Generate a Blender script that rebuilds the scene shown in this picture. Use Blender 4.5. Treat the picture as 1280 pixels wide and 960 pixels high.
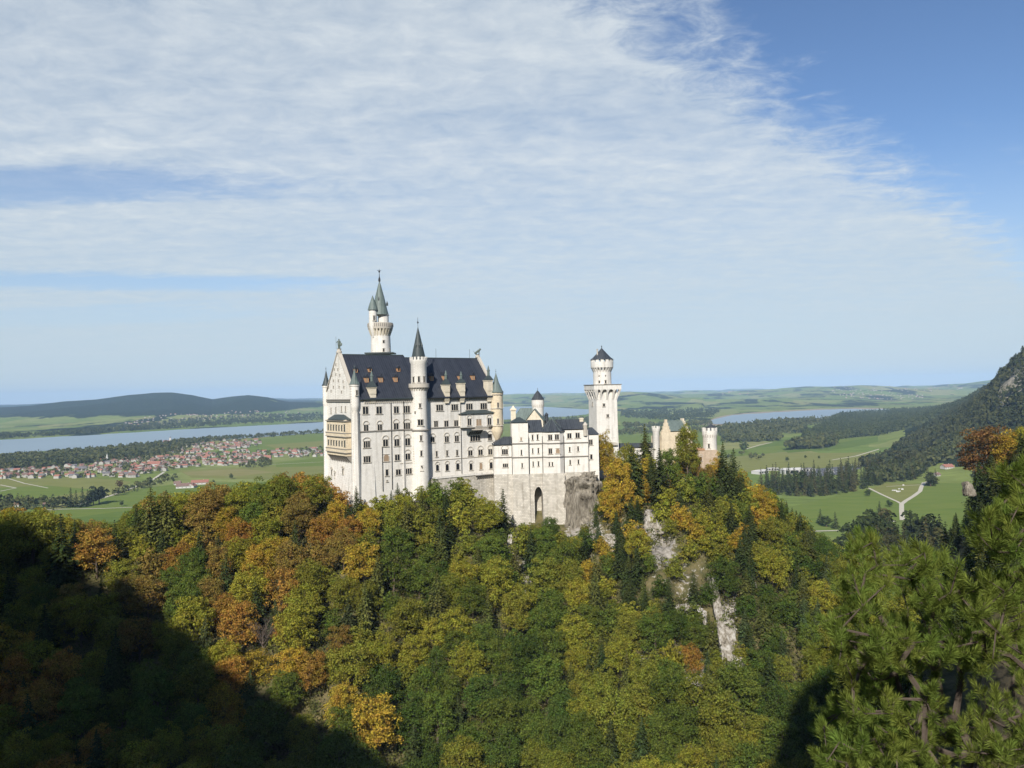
import bpy, math, random
import numpy as np
from mathutils import Vector, Matrix

for _o in list(bpy.data.objects):
    bpy.data.objects.remove(_o)
sc = bpy.context.scene
col = sc.collection
R = math.radians
CZ = 200.0            # camera height above the valley floor, metres
F = 960.0             # focal length in photo pixels (1280 wide)

# ------------------------------------------------------------------ camera
rho = 0.020
pitch = math.atan(10 / F)
f_ = Vector((0, math.cos(pitch), math.sin(pitch)))
r_ = Vector((math.cos(rho), 0, -math.sin(rho)))
r_ = (r_ - f_ * r_.dot(f_)).normalized()
u_ = r_.cross(f_).normalized()
cam_d = bpy.data.cameras.new("camera")
cam = bpy.data.objects.new("camera", cam_d)
col.objects.link(cam)
cam.matrix_world = Matrix(((r_.x, u_.x, -f_.x, 0), (r_.y, u_.y, -f_.y, 0), (r_.z, u_.z, -f_.z, CZ), (0, 0, 0, 1)))
cam_d.sensor_width = 36
cam_d.lens = 36 * F / 1280
cam_d.clip_start = 0.1
cam_d.clip_end = 200000
sc.camera = cam

# ------------------------------------------------------------------ light
SUN_EL = R(37)
SAZ = 0.21            # sun stands this far left of straight behind the camera
S = Vector((-math.sin(SAZ) * math.cos(SUN_EL), -math.cos(SAZ) * math.cos(SUN_EL), math.sin(SUN_EL)))
sl = bpy.data.lights.new("sun", 'SUN')
sl.energy = 4.9
sl.angle = R(0.5)
sl.color = (1.0, 0.945, 0.86)
so = bpy.data.objects.new("sun", sl)
so.rotation_euler = S.to_track_quat('Z', 'Y').to_euler()
col.objects.link(so)

SKY_STRENGTH = 0.10
HAZE_DENSITY = 3.7e-5
world = bpy.data.worlds.new("World")
sc.world = world
world.use_nodes = True
def make_world():
    nt = world.node_tree
    nt.nodes.clear()
    N = nt.nodes.new
    L = nt.links.new
    def math_(op, a, b=None, c=None, clamp=False):
        n = N('ShaderNodeMath'); n.operation = op; n.use_clamp = clamp
        for i, v in enumerate((a, b, c)):
            if v is None: continue
            if isinstance(v, (int, float)): n.inputs[i].default_value = v
            else: L(v, n.inputs[i])
        return n.outputs[0]
    def smooth(v, a, b):
        n = N('ShaderNodeMapRange'); n.interpolation_type = 'SMOOTHSTEP'
        L(v, n.inputs[0]); n.inputs[1].default_value = a; n.inputs[2].default_value = b
        return n.outputs[0]
    def noise(vec, scale, detail, rough, dist=0.0):
        n = N('ShaderNodeTexNoise'); n.inputs['Scale'].default_value = scale
        n.inputs['Detail'].default_value = detail; n.inputs['Roughness'].default_value = rough
        n.inputs['Distortion'].default_value = dist
        L(vec, n.inputs['Vector']); return n.outputs[0]
    def comb(x, y, z=0.0):
        n = N('ShaderNodeCombineXYZ')
        for i, v in enumerate((x, y, z)):
            if isinstance(v, (int, float)): n.inputs[i].default_value = v
            else: L(v, n.inputs[i])
        return n.outputs[0]
    def mixc(f, a, b):
        n = N('ShaderNodeMix'); n.data_type = 'RGBA'
        if isinstance(f, (int, float)): n.inputs[0].default_value = f
        else: L(f, n.inputs[0])
        for i, v in ((6, a), (7, b)):
            if isinstance(v, tuple): n.inputs[i].default_value = v + (1,)
            else: L(v, n.inputs[i])
        return n.outputs[2]
    sky = N('ShaderNodeTexSky'); sky.sky_type = 'NISHITA'; sky.sun_disc = False
    sky.sun_elevation = SUN_EL; sky.sun_rotation = math.pi + SAZ
    sky.altitude = 900; sky.air_density = 1.0; sky.dust_density = 0.5; sky.ozone_density = 3.0
    skn = N('ShaderNodeVectorMath'); skn.operation = 'SCALE'
    stn = N('ShaderNodeVectorMath'); stn.operation = 'MULTIPLY'; stn.inputs[1].default_value = (0.90, 0.98, 1.07); L(sky.outputs[0], stn.inputs[0])
    L(stn.outputs[0], skn.inputs[0]); skn.inputs['Scale'].default_value = SKY_STRENGTH
    tc = N('ShaderNodeTexCoord')
    nrm = N('ShaderNodeVectorMath'); nrm.operation = 'NORMALIZE'; L(tc.outputs['Generated'], nrm.inputs[0])
    sp = N('ShaderNodeSeparateXYZ'); L(nrm.outputs[0], sp.inputs[0])
    dz = math_('MAXIMUM', sp.outputs[2], 0.0)
    w = math_('ADD', math_('DIVIDE', dz, math_('MAXIMUM', sp.outputs[1], 0.05)), 0.08)
    wz = math_('ADD', dz, 0.08)
    # the cloud deck: direction projected on a plane overhead
    X = math_('DIVIDE', sp.outputs[0], wz); Y = math_('DIVIDE', sp.outputs[1], wz)
    big = noise(comb(math_('MULTIPLY', X, 0.8), Y, 0.3), 0.9, 5, 0.6)
    str_ = noise(comb(math_('MULTIPLY', math_('ADD', X, math_('MULTIPLY', Y, -0.2)), 0.35), math_('MULTIPLY', Y, 1.6), 2.0), 1.5, 7, 0.62, 0.6)
    fine = noise(comb(math_('MULTIPLY', X, 1.0), math_('MULTIPLY', Y, 1.3), 5.0), 7.0, 7, 0.65, 0.4)
    # straight front edge of the deck, ragged by noise
    edge = math_('ADD', math_('SUBTRACT', math_('SUBTRACT', Y, X), 1.34), math_('MULTIPLY', math_('SUBTRACT', big, 0.5), 0.7))
    edge = math_('ADD', edge, math_('MULTIPLY', math_('SUBTRACT', fine, 0.5), 0.75))
    deck = smooth(edge, -0.16, 0.30)
    # clear slits at the left
    def slit(cx, cy, sl, hx, hy, amp):
        dx = math_('SUBTRACT', X, cx)
        dy = math_('SUBTRACT', math_('SUBTRACT', Y, cy), math_('MULTIPLY', dx, sl))
        a = math_('POWER', math_('DIVIDE', dx, hx), 2.0); b = math_('POWER', math_('DIVIDE', dy, hy), 2.0)
        d = math_('SQRT', math_('ADD', math_('ADD', a, b), 1e-4))
        d = math_('ADD', d, math_('MULTIPLY', math_('SUBTRACT', str_, 0.5), 1.6))
        d = math_('ADD', d, math_('MULTIPLY', math_('SUBTRACT', fine, 0.5), 0.9))
        return math_('MULTIPLY', math_('SUBTRACT', 1.0, smooth(d, 0.35, 1.25)), amp)
    s1 = slit(-1.75, 2.62, 0.10, 1.0, 0.22, 0.62)
    s2 = slit(-2.2, 4.05, 0.30, 1.5, 0.27, 1.0)
    s3 = slit(-2.9, 4.9, 0.1, 1.3, 0.45, 0.6)
    dens = math_('ADD', 0.78, math_('MULTIPLY', math_('SUBTRACT', str_, 0.5), 0.40))
    dens = math_('ADD', dens, math_('MULTIPLY', math_('SUBTRACT', fine, 0.5), 0.56))
    dens = math_('ADD', dens, math_('MULTIPLY', math_('SUBTRACT', big, 0.5), 0.3), clamp=True)
    m = math_('MULTIPLY', deck, dens)
    for s in (s1, s2, s3):
        m = math_('MULTIPLY', m, math_('SUBTRACT', 1.0, s))
    # stray puffs in the blue part, low at the right
    puff = smooth(noise(comb(math_('MULTIPLY', X, 1.6), math_('MULTIPLY', Y, 1.9), 9.0), 1.7, 6, 0.6), 0.60, 0.76)
    low = math_('SUBTRACT', 1.0, smooth(sp.outputs[2], 0.10, 0.33))
    m = math_('MAXIMUM', m, math_('MULTIPLY', math_('MULTIPLY', puff, low), 0.5))
    ahead = smooth(sp.outputs[1], -0.1, 0.35)
    m = math_('MULTIPLY', m, ahead)
    # thinner towards the horizon
    m = math_('MULTIPLY', m, math_('ADD', 0.78, math_('MULTIPLY', smooth(sp.outputs[2], 0.01, 0.15), 0.22)), clamp=True)
    ccol = mixc(math_('ADD', math_('MULTIPLY', math_('SUBTRACT', fine, 0.5), 1.4), math_('ADD', str_, 0.05), clamp=True), (0.430, 0.512, 0.580), (0.620, 0.665, 0.695))
    out = mixc(m, skn.outputs[0], ccol)
    hz = math_('MULTIPLY', math_('SUBTRACT', 1.0, smooth(sp.outputs[2], 0.0, 0.30)), 0.78)
    out = mixc(hz, out, (0.455, 0.54, 0.595))
    bg = N('ShaderNodeBackground'); L(out, bg.inputs[0]); bg.inputs[1].default_value = 1.0
    wo = N('ShaderNodeOutputWorld'); L(bg.outputs[0], wo.inputs[0])
make_world()
sc.view_settings.view_transform = 'Standard'
sc.view_settings.look = 'None'
sc.view_settings.gamma = 1
sc.view_settings.exposure = 0.27
sc.view_settings.use_curve_mapping = False
sc.render.engine = 'CYCLES'
sc.cycles.use_denoising = True
sc.cycles.max_bounces = 5
sc.cycles.diffuse_bounces = 2
sc.cycles.glossy_bounces = 2
sc.cycles.transmission_bounces = 3
sc.cycles.transparent_max_bounces = 6
sc.cycles.volume_bounces = 0
sc.cycles.caustics_reflective = False
sc.cycles.caustics_refractive = False

# ------------------------------------------------------------------ pixel rays
fn, rn, un = np.array(f_), np.array(r_), np.array(u_)
def dirs(px, py):
    px = np.asarray(px, float); py = np.asarray(py, float)
    return fn * F + rn * (px - 640)[..., None] - un * (py - 480)[..., None]
def at(px, py, Y):
    d = dirs(px, py)
    p = d * (np.asarray(Y, float) / d[..., 1])[..., None]
    p[..., 2] += CZ
    return p
def on_plane(px, py, p0, n):
    d = dirs(px, py); n = np.array(n, float)
    t = (np.array(p0, float) - (0, 0, CZ)).dot(n) / (d @ n)
    p = d * np.asarray(t)[..., None]
    p[..., 2] += CZ
    return p
def on_ground(px, py, z=0.0):
    return on_plane(px, py, (0, 0, z), (0, 0, 1))
def proj(p):
    q = np.asarray(p, float) - (0, 0, CZ)
    a = q @ fn
    return 640 + F * (q @ rn) / a, 480 - F * (q @ un) / a
def hor(px):
    return 490 - rho * (px - 640)

# ------------------------------------------------------------------ noise
def _hash(ix, iy, s):
    h = (ix * 374761393 + iy * 668265263 + s * 974711) & 0xffffffff
    h = ((h ^ (h >> 13)) * 1274126177) & 0xffffffff
    return ((h ^ (h >> 16)) & 0xffff) / 65535.0
def vnoise(x, y, s=0):
    x = np.asarray(x, float); y = np.asarray(y, float)
    ix = np.floor(x).astype(np.int64); iy = np.floor(y).astype(np.int64)
    fx = x - ix; fy = y - iy
    fx = fx * fx * (3 - 2 * fx); fy = fy * fy * (3 - 2 * fy)
    a = _hash(ix, iy, s); b = _hash(ix + 1, iy, s); c = _hash(ix, iy + 1, s); d = _hash(ix + 1, iy + 1, s)
    return (a * (1 - fx) + b * fx) * (1 - fy) + (c * (1 - fx) + d * fx) * fy
def fbm(x, y, o=4, s=0):
    t = 0; a = 0.5; n = 0
    for i in range(o):
        t = t + a * vnoise(np.asarray(x) * 2 ** i, np.asarray(y) * 2 ** i, s + i); n += a; a *= 0.5
    return t / n
def sstep(v, a, b):
    t = np.clip((np.asarray(v, float) - a) / (b - a), 0, 1)
    return t * t * (3 - 2 * t)

# ------------------------------------------------------------------ objects
def tag(o, label=None, cat=None, group=None, kind=None):
    if label: o['label'] = label
    if cat: o['category'] = cat
    if group: o['group'] = group
    if kind: o['kind'] = kind
    return o
def empty(name, loc, label=None, cat=None, group=None):
    o = bpy.data.objects.new(name, None)
    o.location = loc; o.empty_display_size = 1
    col.objects.link(o)
    return tag(o, label, cat, group)
def np_mesh(name, V, quads=None, tris=None, mats=(), midx=None, smooth=False):
    me = bpy.data.meshes.new(name)
    V = np.asarray(V, np.float32)
    nq = 0 if quads is None else len(quads); nt = 0 if tris is None else len(tris)
    me.vertices.add(len(V)); me.vertices.foreach_set('co', V.ravel())
    lv = []
    if nq: lv.append(np.asarray(quads, np.int32).ravel())
    if nt: lv.append(np.asarray(tris, np.int32).ravel())
    lv = np.concatenate(lv)
    me.loops.add(len(lv)); me.loops.foreach_set('vertex_index', lv)
    st = np.concatenate([np.arange(nq) * 4, nq * 4 + np.arange(nt) * 3]).astype(np.int32)
    me.polygons.add(nq + nt); me.polygons.foreach_set('loop_start', st)
    for m in mats: me.materials.append(m)
    if midx is not None: me.polygons.foreach_set('material_index', np.asarray(midx, np.int32))
    if smooth: me.polygons.foreach_set('use_smooth', np.ones(nq + nt, bool))
    me.update(calc_edges=True)
    return me
def link(name, me, parent=None, loc=None):
    o = bpy.data.objects.new(name, me)
    col.objects.link(o)
    if loc is not None: o.location = loc
    if parent: o.parent = parent
    return o
def sheet(name, X, Y, Z, mat, smooth=True):
    n, m = X.shape
    V = np.stack([X, Y, Z], -1).reshape(-1, 3)
    i = np.arange(n * m).reshape(n, m)
    q = np.stack([i[:-1, :-1], i[:-1, 1:], i[1:, 1:], i[1:, :-1]], -1).reshape(-1, 4)
    return np_mesh(name, V, quads=q, mats=(mat,), smooth=smooth)

class MB:
    """collects shapes in world coordinates; build() links them as ONE mesh object"""
    def __init__(s):
        s.v = []; s.f = []; s.m = []; s.mi = 0
    def poly(s, pts, flip=False):
        b = len(s.v); s.v += [tuple(p) for p in pts]
        idx = list(range(b, b + len(pts)))
        s.f.append(idx[::-1] if flip else idx); s.m.append(s.mi)
    def hull8(s, lo, hi):
        """lo, hi: matching rings of corner points, closed into a solid"""
        b = len(s.v); n = len(lo)
        s.v += [tuple(p) for p in lo] + [tuple(p) for p in hi]
        s.f.append([b + i for i in range(n)][::-1]); s.f.append([b + n + i for i in range(n)])
        for i in range(n):
            j = (i + 1) % n
            s.f.append([b + i, b + j, b + n + j, b + n + i])
        s.m += [s.mi] * (n + 2)
    def box(s, fr, a0, a1, b0, b1, z0, z1):
        s.hull8([fr(a0, b0, z0), fr(a1, b0, z0), fr(a1, b1, z0), fr(a0, b1, z0)],
                [fr(a0, b0, z1), fr(a1, b0, z1), fr(a1, b1, z1), fr(a0, b1, z1)])
    def lathe(s, cx, cy, prof, n=28, a0=0.0, sx=1.0, sy=1.0):
        b = len(s.v); k = len(prof)
        for r, z in prof:
            for i in range(n):
                t = a0 + 2 * math.pi * i / n
                s.v.append((cx + r * sx * math.cos(t), cy + r * sy * math.sin(t), z))
        for j in range(k - 1):
            for i in range(n):
                i2 = (i + 1) % n
                s.f.append([b + j * n + i, b + j * n + i2, b + (j + 1) * n + i2, b + (j + 1) * n + i]); s.m.append(s.mi)
        s.f.append([b + i for i in range(n)][::-1]); s.m.append(s.mi)
        s.f.append([b + (k - 1) * n + i for i in range(n)]); s.m.append(s.mi)
    def tube(s, p, q, r0, r1=None, n=6):
        r1 = r0 if r1 is None else r1
        p = Vector(p); q = Vector(q); d = (q - p).normalized()
        e = d.orthogonal().normalized(); g = d.cross(e)
        lo = [p + (e * math.cos(2 * math.pi * i / n) + g * math.sin(2 * math.pi * i / n)) * r0 for i in range(n)]
        hi = [q + (e * math.cos(2 * math.pi * i / n) + g * math.sin(2 * math.pi * i / n)) * r1 for i in range(n)]
        s.hull8(lo, hi)
    def ring_boxes(s, cx, cy, r, n, w, d, z0, z1, a0=0.0, frac=1.0):
        for i in range(n):
            t = a0 + 2 * math.pi * i / n * frac
            c, q = math.cos(t), math.sin(t)
            fr = lambda a, b, z: (cx + c * b - q * a, cy + q * b + c * a, z)
            s.box(fr, -w / 2, w / 2, r - d / 2, r + d / 2, z0, z1)
    def build(s, name, mats, parent=None, smooth=False):
        if not isinstance(mats, (list, tuple)): mats = [mats]
        o_ = Vector((0, 0, 0)); p = parent
        while p is not None:
            o_ += p.location; p = p.parent
        me = bpy.data.meshes.new(name)
        me.from_pydata([(x - o_.x, y - o_.y, z - o_.z) for x, y, z in s.v], [], s.f)
        for m in mats: me.materials.append(m)
        me.polygons.foreach_set('material_index', s.m)
        if smooth:
            me.polygons.foreach_set('use_smooth', [True] * len(s.f))
            me.set_sharp_from_angle(angle=R(40))
        me.update()
        return link(name, me, parent)

# ------------------------------------------------------------------ materials
def new_mat(name):
    m = bpy.data.materials.new(name); m.use_nodes = True
    nt = m.node_tree; nt.nodes.clear()
    return m, nt, nt.nodes.new, nt.links.new
def rgb(c): return (c[0], c[1], c[2], 1)
def stone(name, c1, c2, rough=0.85, block=None, mortar=None, stain=0.35, scale=1.0, bump=0.3, spec=0.2, mort_size=0.04):
    """plaster / ashlar / rubble: two colours broken up by noise, optional courses, weather streaks"""
    m, nt, N, L = new_mat(name)
    g = N('ShaderNodeNewGeometry')
    sp = N('ShaderNodeSeparateXYZ'); L(g.outputs['Position'], sp.inputs[0])
    n1 = N('ShaderNodeTexNoise'); n1.inputs['Scale'].default_value = 0.35 * scale; n1.inputs['Detail'].default_value = 8; n1.inputs['Roughness'].default_value = 0.65
    L(g.outputs['Position'], n1.inputs[0])
    mx = N('ShaderNodeMix'); mx.data_type = 'RGBA'; mx.inputs[6].default_value = rgb(c1); mx.inputs[7].default_value = rgb(c2)
    mr = N('ShaderNodeMapRange'); mr.inputs[1].default_value = 0.35; mr.inputs[2].default_value = 0.68; L(n1.outputs[0], mr.inputs[0]); L(mr.outputs[0], mx.inputs[0])
    out = mx.outputs[2]
    # vertical weather streaks
    cm = N('ShaderNodeVectorMath'); cm.operation = 'MULTIPLY'; cm.inputs[1].default_value = (0.9, 0.9, 0.05); L(g.outputs['Position'], cm.inputs[0])
    n2 = N('ShaderNodeTexNoise'); n2.inputs['Scale'].default_value = 1.0; n2.inputs['Detail'].default_value = 6; L(cm.outputs[0], n2.inputs[0])
    m2 = N('ShaderNodeMapRange'); m2.inputs[1].default_value = 0.5; m2.inputs[2].default_value = 0.78; m2.inputs[4].default_value = stain; L(n2.outputs[0], m2.inputs[0])
    mx2 = N('ShaderNodeMix'); mx2.data_type = 'RGBA'; mx2.blend_type = 'MULTIPLY'; L(m2.outputs[0], mx2.inputs[0]); L(out, mx2.inputs[6]); mx2.inputs[7].default_value = (0.45, 0.43, 0.40, 1)
    out = mx2.outputs[2]
    hgt = n1.outputs[0]
    if block:
        ad = N('ShaderNodeMath'); ad.operation = 'ADD'; L(sp.outputs[0], ad.inputs[0]); L(sp.outputs[1], ad.inputs[1])
        cb = N('ShaderNodeCombineXYZ'); L(ad.outputs[0], cb.inputs[0]); L(sp.outputs[2], cb.inputs[1])
        br = N('ShaderNodeTexBrick'); br.inputs['Scale'].default_value = 1.0
        br.inputs['Brick Width'].default_value = block[0]; br.inputs['Row Height'].default_value = block[1]
        br.inputs['Mortar Size'].default_value = mort_size; br.inputs['Mortar Smooth'].default_value = 0.3
        br.inputs['Color1'].default_value = (1, 1, 1, 1); br.inputs['Color2'].default_value = (block[2],) * 3 + (1,)
        br.inputs['Mortar'].default_value = rgb(mortar) if mortar else (0.6, 0.6, 0.6, 1)
        L(cb.outputs[0], br.inputs['Vector'])
        mx3 = N('ShaderNodeMix'); mx3.data_type = 'RGBA'; mx3.blend_type = 'MULTIPLY'; mx3.inputs[0].default_value = 1
        L(out, mx3.inputs[6]); L(br.outputs['Color'], mx3.inputs[7]); out = mx3.outputs[2]
    b = N('ShaderNodeBsdfPrincipled'); L(out, b.inputs['Base Color']); b.inputs['Roughness'].default_value = rough
    b.inputs['Specular IOR Level'].default_value = spec
    if bump:
        bp = N('ShaderNodeBump'); bp.inputs['Strength'].default_value = bump; bp.inputs['Distance'].default_value = 0.3
        L(hgt, bp.inputs['Height']); L(bp.outputs[0], b.inputs['Normal'])
    o = N('ShaderNodeOutputMaterial'); L(b.outputs[0], o.inputs[0])
    return m
def plain(name, c, rough=0.7, spec=0.3, metal=0.0, var=0.25, scale=2.0):
    m, nt, N, L = new_mat(name)
    g = N('ShaderNodeNewGeometry')
    n1 = N('ShaderNodeTexNoise'); n1.inputs['Scale'].default_value = scale; n1.inputs['Detail'].default_value = 5; L(g.outputs['Position'], n1.inputs[0])
    mx = N('ShaderNodeMix'); mx.data_type = 'RGBA'
    mx.inputs[6].default_value = rgb([x * (1 - var) for x in c]); mx.inputs[7].default_value = rgb([min(1, x * (1 + var)) for x in c])
    L(n1.outputs[0], mx.inputs[0])
    b = N('ShaderNodeBsdfPrincipled'); L(mx.outputs[2], b.inputs['Base Color'])
    b.inputs['Roughness'].default_value = rough; b.inputs['Specular IOR Level'].default_value = spec; b.inputs['Metallic'].default_value = metal
    o = N('ShaderNodeOutputMaterial'); L(b.outputs[0], o.inputs[0])
    return m
def slate(name, c, c2, seam=1.0, direction=(0.809, 0.588)):
    """sheet/slate roof with standing seams running down the slope"""
    m, nt, N, L = new_mat(name)
    g = N('ShaderNodeNewGeometry')
    dt = N('ShaderNodeVectorMath'); dt.operation = 'DOT_PRODUCT'; L(g.outputs['Position'], dt.inputs[0]); dt.inputs[1].default_value = (direction[0], direction[1], 0)
    md = N('ShaderNodeMath'); md.operation = 'MULTIPLY'; L(dt.outputs['Value'], md.inputs[0]); md.inputs[1].default_value = 1 / seam
    fr = N('ShaderNodeMath'); fr.operation = 'FRACT'; L(md.outputs[0], fr.inputs[0])
    fl = N('ShaderNodeMath'); fl.operation = 'FLOOR'; L(md.outputs[0], fl.inputs[0])
    wn = N('ShaderNodeTexWhiteNoise'); wn.noise_dimensions = '1D'; L(fl.outputs[0], wn.inputs['W'])
    n1 = N('ShaderNodeTexNoise'); n1.inputs['Scale'].default_value = 0.6; n1.inputs['Detail'].default_value = 8; L(g.outputs['Position'], n1.inputs[0])
    sm = N('ShaderNodeMath'); sm.operation = 'MULTIPLY_ADD'; L(wn.outputs[0], sm.inputs[0]); sm.inputs[1].default_value = 0.35; 
    L(n1.outputs[0], sm.inputs[2])
    mr = N('ShaderNodeMapRange'); mr.inputs[1].default_value = 0.35; mr.inputs[2].default_value = 0.95; L(sm.outputs[0], mr.inputs[0])
    mx = N('ShaderNodeMix'); mx.data_type = 'RGBA'; mx.inputs[6].default_value = rgb(c); mx.inputs[7].default_value = rgb(c2); L(mr.outputs[0], mx.inputs[0])
    gt = N('ShaderNodeMath'); gt.operation = 'LESS_THAN'; L(fr.outputs[0], gt.inputs[0]); gt.inputs[1].default_value = 0.12
    mx2 = N('ShaderNodeMix'); mx2.data_type = 'RGBA'; L(gt.outputs[0], mx2.inputs[0]); L(mx.outputs[2], mx2.inputs[6]); mx2.inputs[7].default_value = rgb([x * 1.6 for x in c2])
    b = N('ShaderNodeBsdfPrincipled'); L(mx2.outputs[2], b.inputs['Base Color']); b.inputs['Roughness'].default_value = 0.55
    b.inputs['Specular IOR Level'].default_value = 0.35
    o = N('ShaderNodeOutputMaterial'); L(b.outputs[0], o.inputs[0])
    return m
def foliage(name, transl=0.3, var=0.5, coord_scale=0.35, attr=False):
    """leaves tinted by the object colour, broken up per leaf and per bough"""
    m, nt, N, L = new_mat(name)
    oi = N('ShaderNodeObjectInfo'); g = N('ShaderNodeNewGeometry')
    hs = N('ShaderNodeHueSaturation')
    if attr:
        ta = N('ShaderNodeAttribute'); ta.attribute_name = 'tint'; L(ta.outputs['Color'], hs.inputs['Color'])
    else: L(oi.outputs['Color'], hs.inputs['Color'])
    n1 = N('ShaderNodeTexNoise'); n1.inputs['Scale'].default_value = coord_scale; n1.inputs['Detail'].default_value = 4; L(g.outputs['Position'], n1.inputs[0])
    mh = N('ShaderNodeMapRange'); mh.inputs[1].default_value = 0.3; mh.inputs[2].default_value = 0.7; mh.inputs[3].default_value = 0.478; mh.inputs[4].default_value = 0.532
    L(n1.outputs[0], mh.inputs[0]); L(mh.outputs[0], hs.inputs['Hue'])
    mv = N('ShaderNodeMapRange'); mv.inputs[3].default_value = 1 - var; mv.inputs[4].default_value = 1 + var * 1.1
    L(g.outputs['Random Per Island'], mv.inputs[0]); L(mv.outputs[0], hs.inputs['Value'])
    d = N('ShaderNodeBsdfDiffuse'); L(hs.outputs[0], d.inputs[0])
    t = N('ShaderNodeBsdfTranslucent'); L(hs.outputs[0], t.inputs[0])
    ms = N('ShaderNodeMixShader'); ms.inputs[0].default_value = transl; L(d.outputs[0], ms.inputs[1]); L(t.outputs[0], ms.inputs[2])
    o = N('ShaderNodeOutputMaterial'); L(ms.outputs[0], o.inputs[0])
    return m

M = {}
M['wall'] = stone('pale_limestone', (0.84, 0.815, 0.755), (0.76, 0.73, 0.665), block=(1.1, 0.55, 0.9), mortar=(0.74, 0.72, 0.69), stain=0.55, mort_size=0.06)
M['wallwarm'] = stone('warm_limestone', (0.78, 0.71, 0.57), (0.68, 0.61, 0.47), block=(1.0, 0.5, 0.88), mortar=(0.8, 0.78, 0.74), stain=0.3)
M['trim'] = plain('carved_trim', (0.50, 0.46, 0.39), 0.8, 0.2, var=0.2)
M['band'] = plain('dark_string_course', (0.27, 0.25, 0.22), 0.85, 0.2, var=0.25)
M['ochre'] = stone('ochre_sandstone', (0.80, 0.70, 0.53), (0.70, 0.60, 0.44), block=(0.9, 0.45, 0.85), mortar=(0.75, 0.7, 0.6), stain=0.3)
M['rubble'] = stone('rubble_masonry', (0.76, 0.72, 0.64), (0.58, 0.54, 0.46), block=(1.15, 0.7, 0.68), mortar=(0.58, 0.56, 0.53), stain=0.6, bump=0.6, mort_size=0.12)
M['brick'] = stone('red_brick', (0.56, 0.46, 0.35), (0.48, 0.37, 0.27), block=(0.8, 0.35, 0.8), mortar=(0.9, 0.85, 0.8), stain=0.3)
M['roof'] = slate('slate_roof', (0.016, 0.019, 0.028), (0.035, 0.040, 0.052), 1.1)
M['roof2'] = slate('annex_slate', (0.022, 0.026, 0.032), (0.055, 0.062, 0.070), 0.9, (1, 0.1))
M['copper'] = slate('aged_copper', (0.080, 0.105, 0.095), (0.135, 0.170, 0.155), 0.8, (1, 0.2))
M['lead'] = plain('dark_lead', (0.045, 0.058, 0.058), 0.55, 0.4)
M['leafmass'] = None
M['glass'] = plain('dark_glass', (0.012, 0.014, 0.018), 0.15, 0.5, var=0.4, scale=0.7)
M['blind'] = plain('pale_blind', (0.33, 0.24, 0.16), 0.8, 0.1)
M['orange'] = plain('orange_wood', (0.42, 0.24, 0.13), 0.7, 0.2)
M['bronze'] = plain('green_bronze', (0.12, 0.15, 0.13), 0.5, 0.4)
M['iron'] = plain('iron', (0.03, 0.03, 0.03), 0.6, 0.4)
M['bark'] = plain('bark', (0.13, 0.10, 0.075), 0.95, 0.1, var=0.4, scale=3)
M['leaf'] = foliage('broad_leaves')
M['leafmass'] = foliage('leaf_mass', attr=True)
M['needle'] = foliage('spruce_needles', 0.12, 0.55, 0.2)
M['pine'] = foliage('pine_needles', 0.25, 0.45, 3.0)
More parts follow.
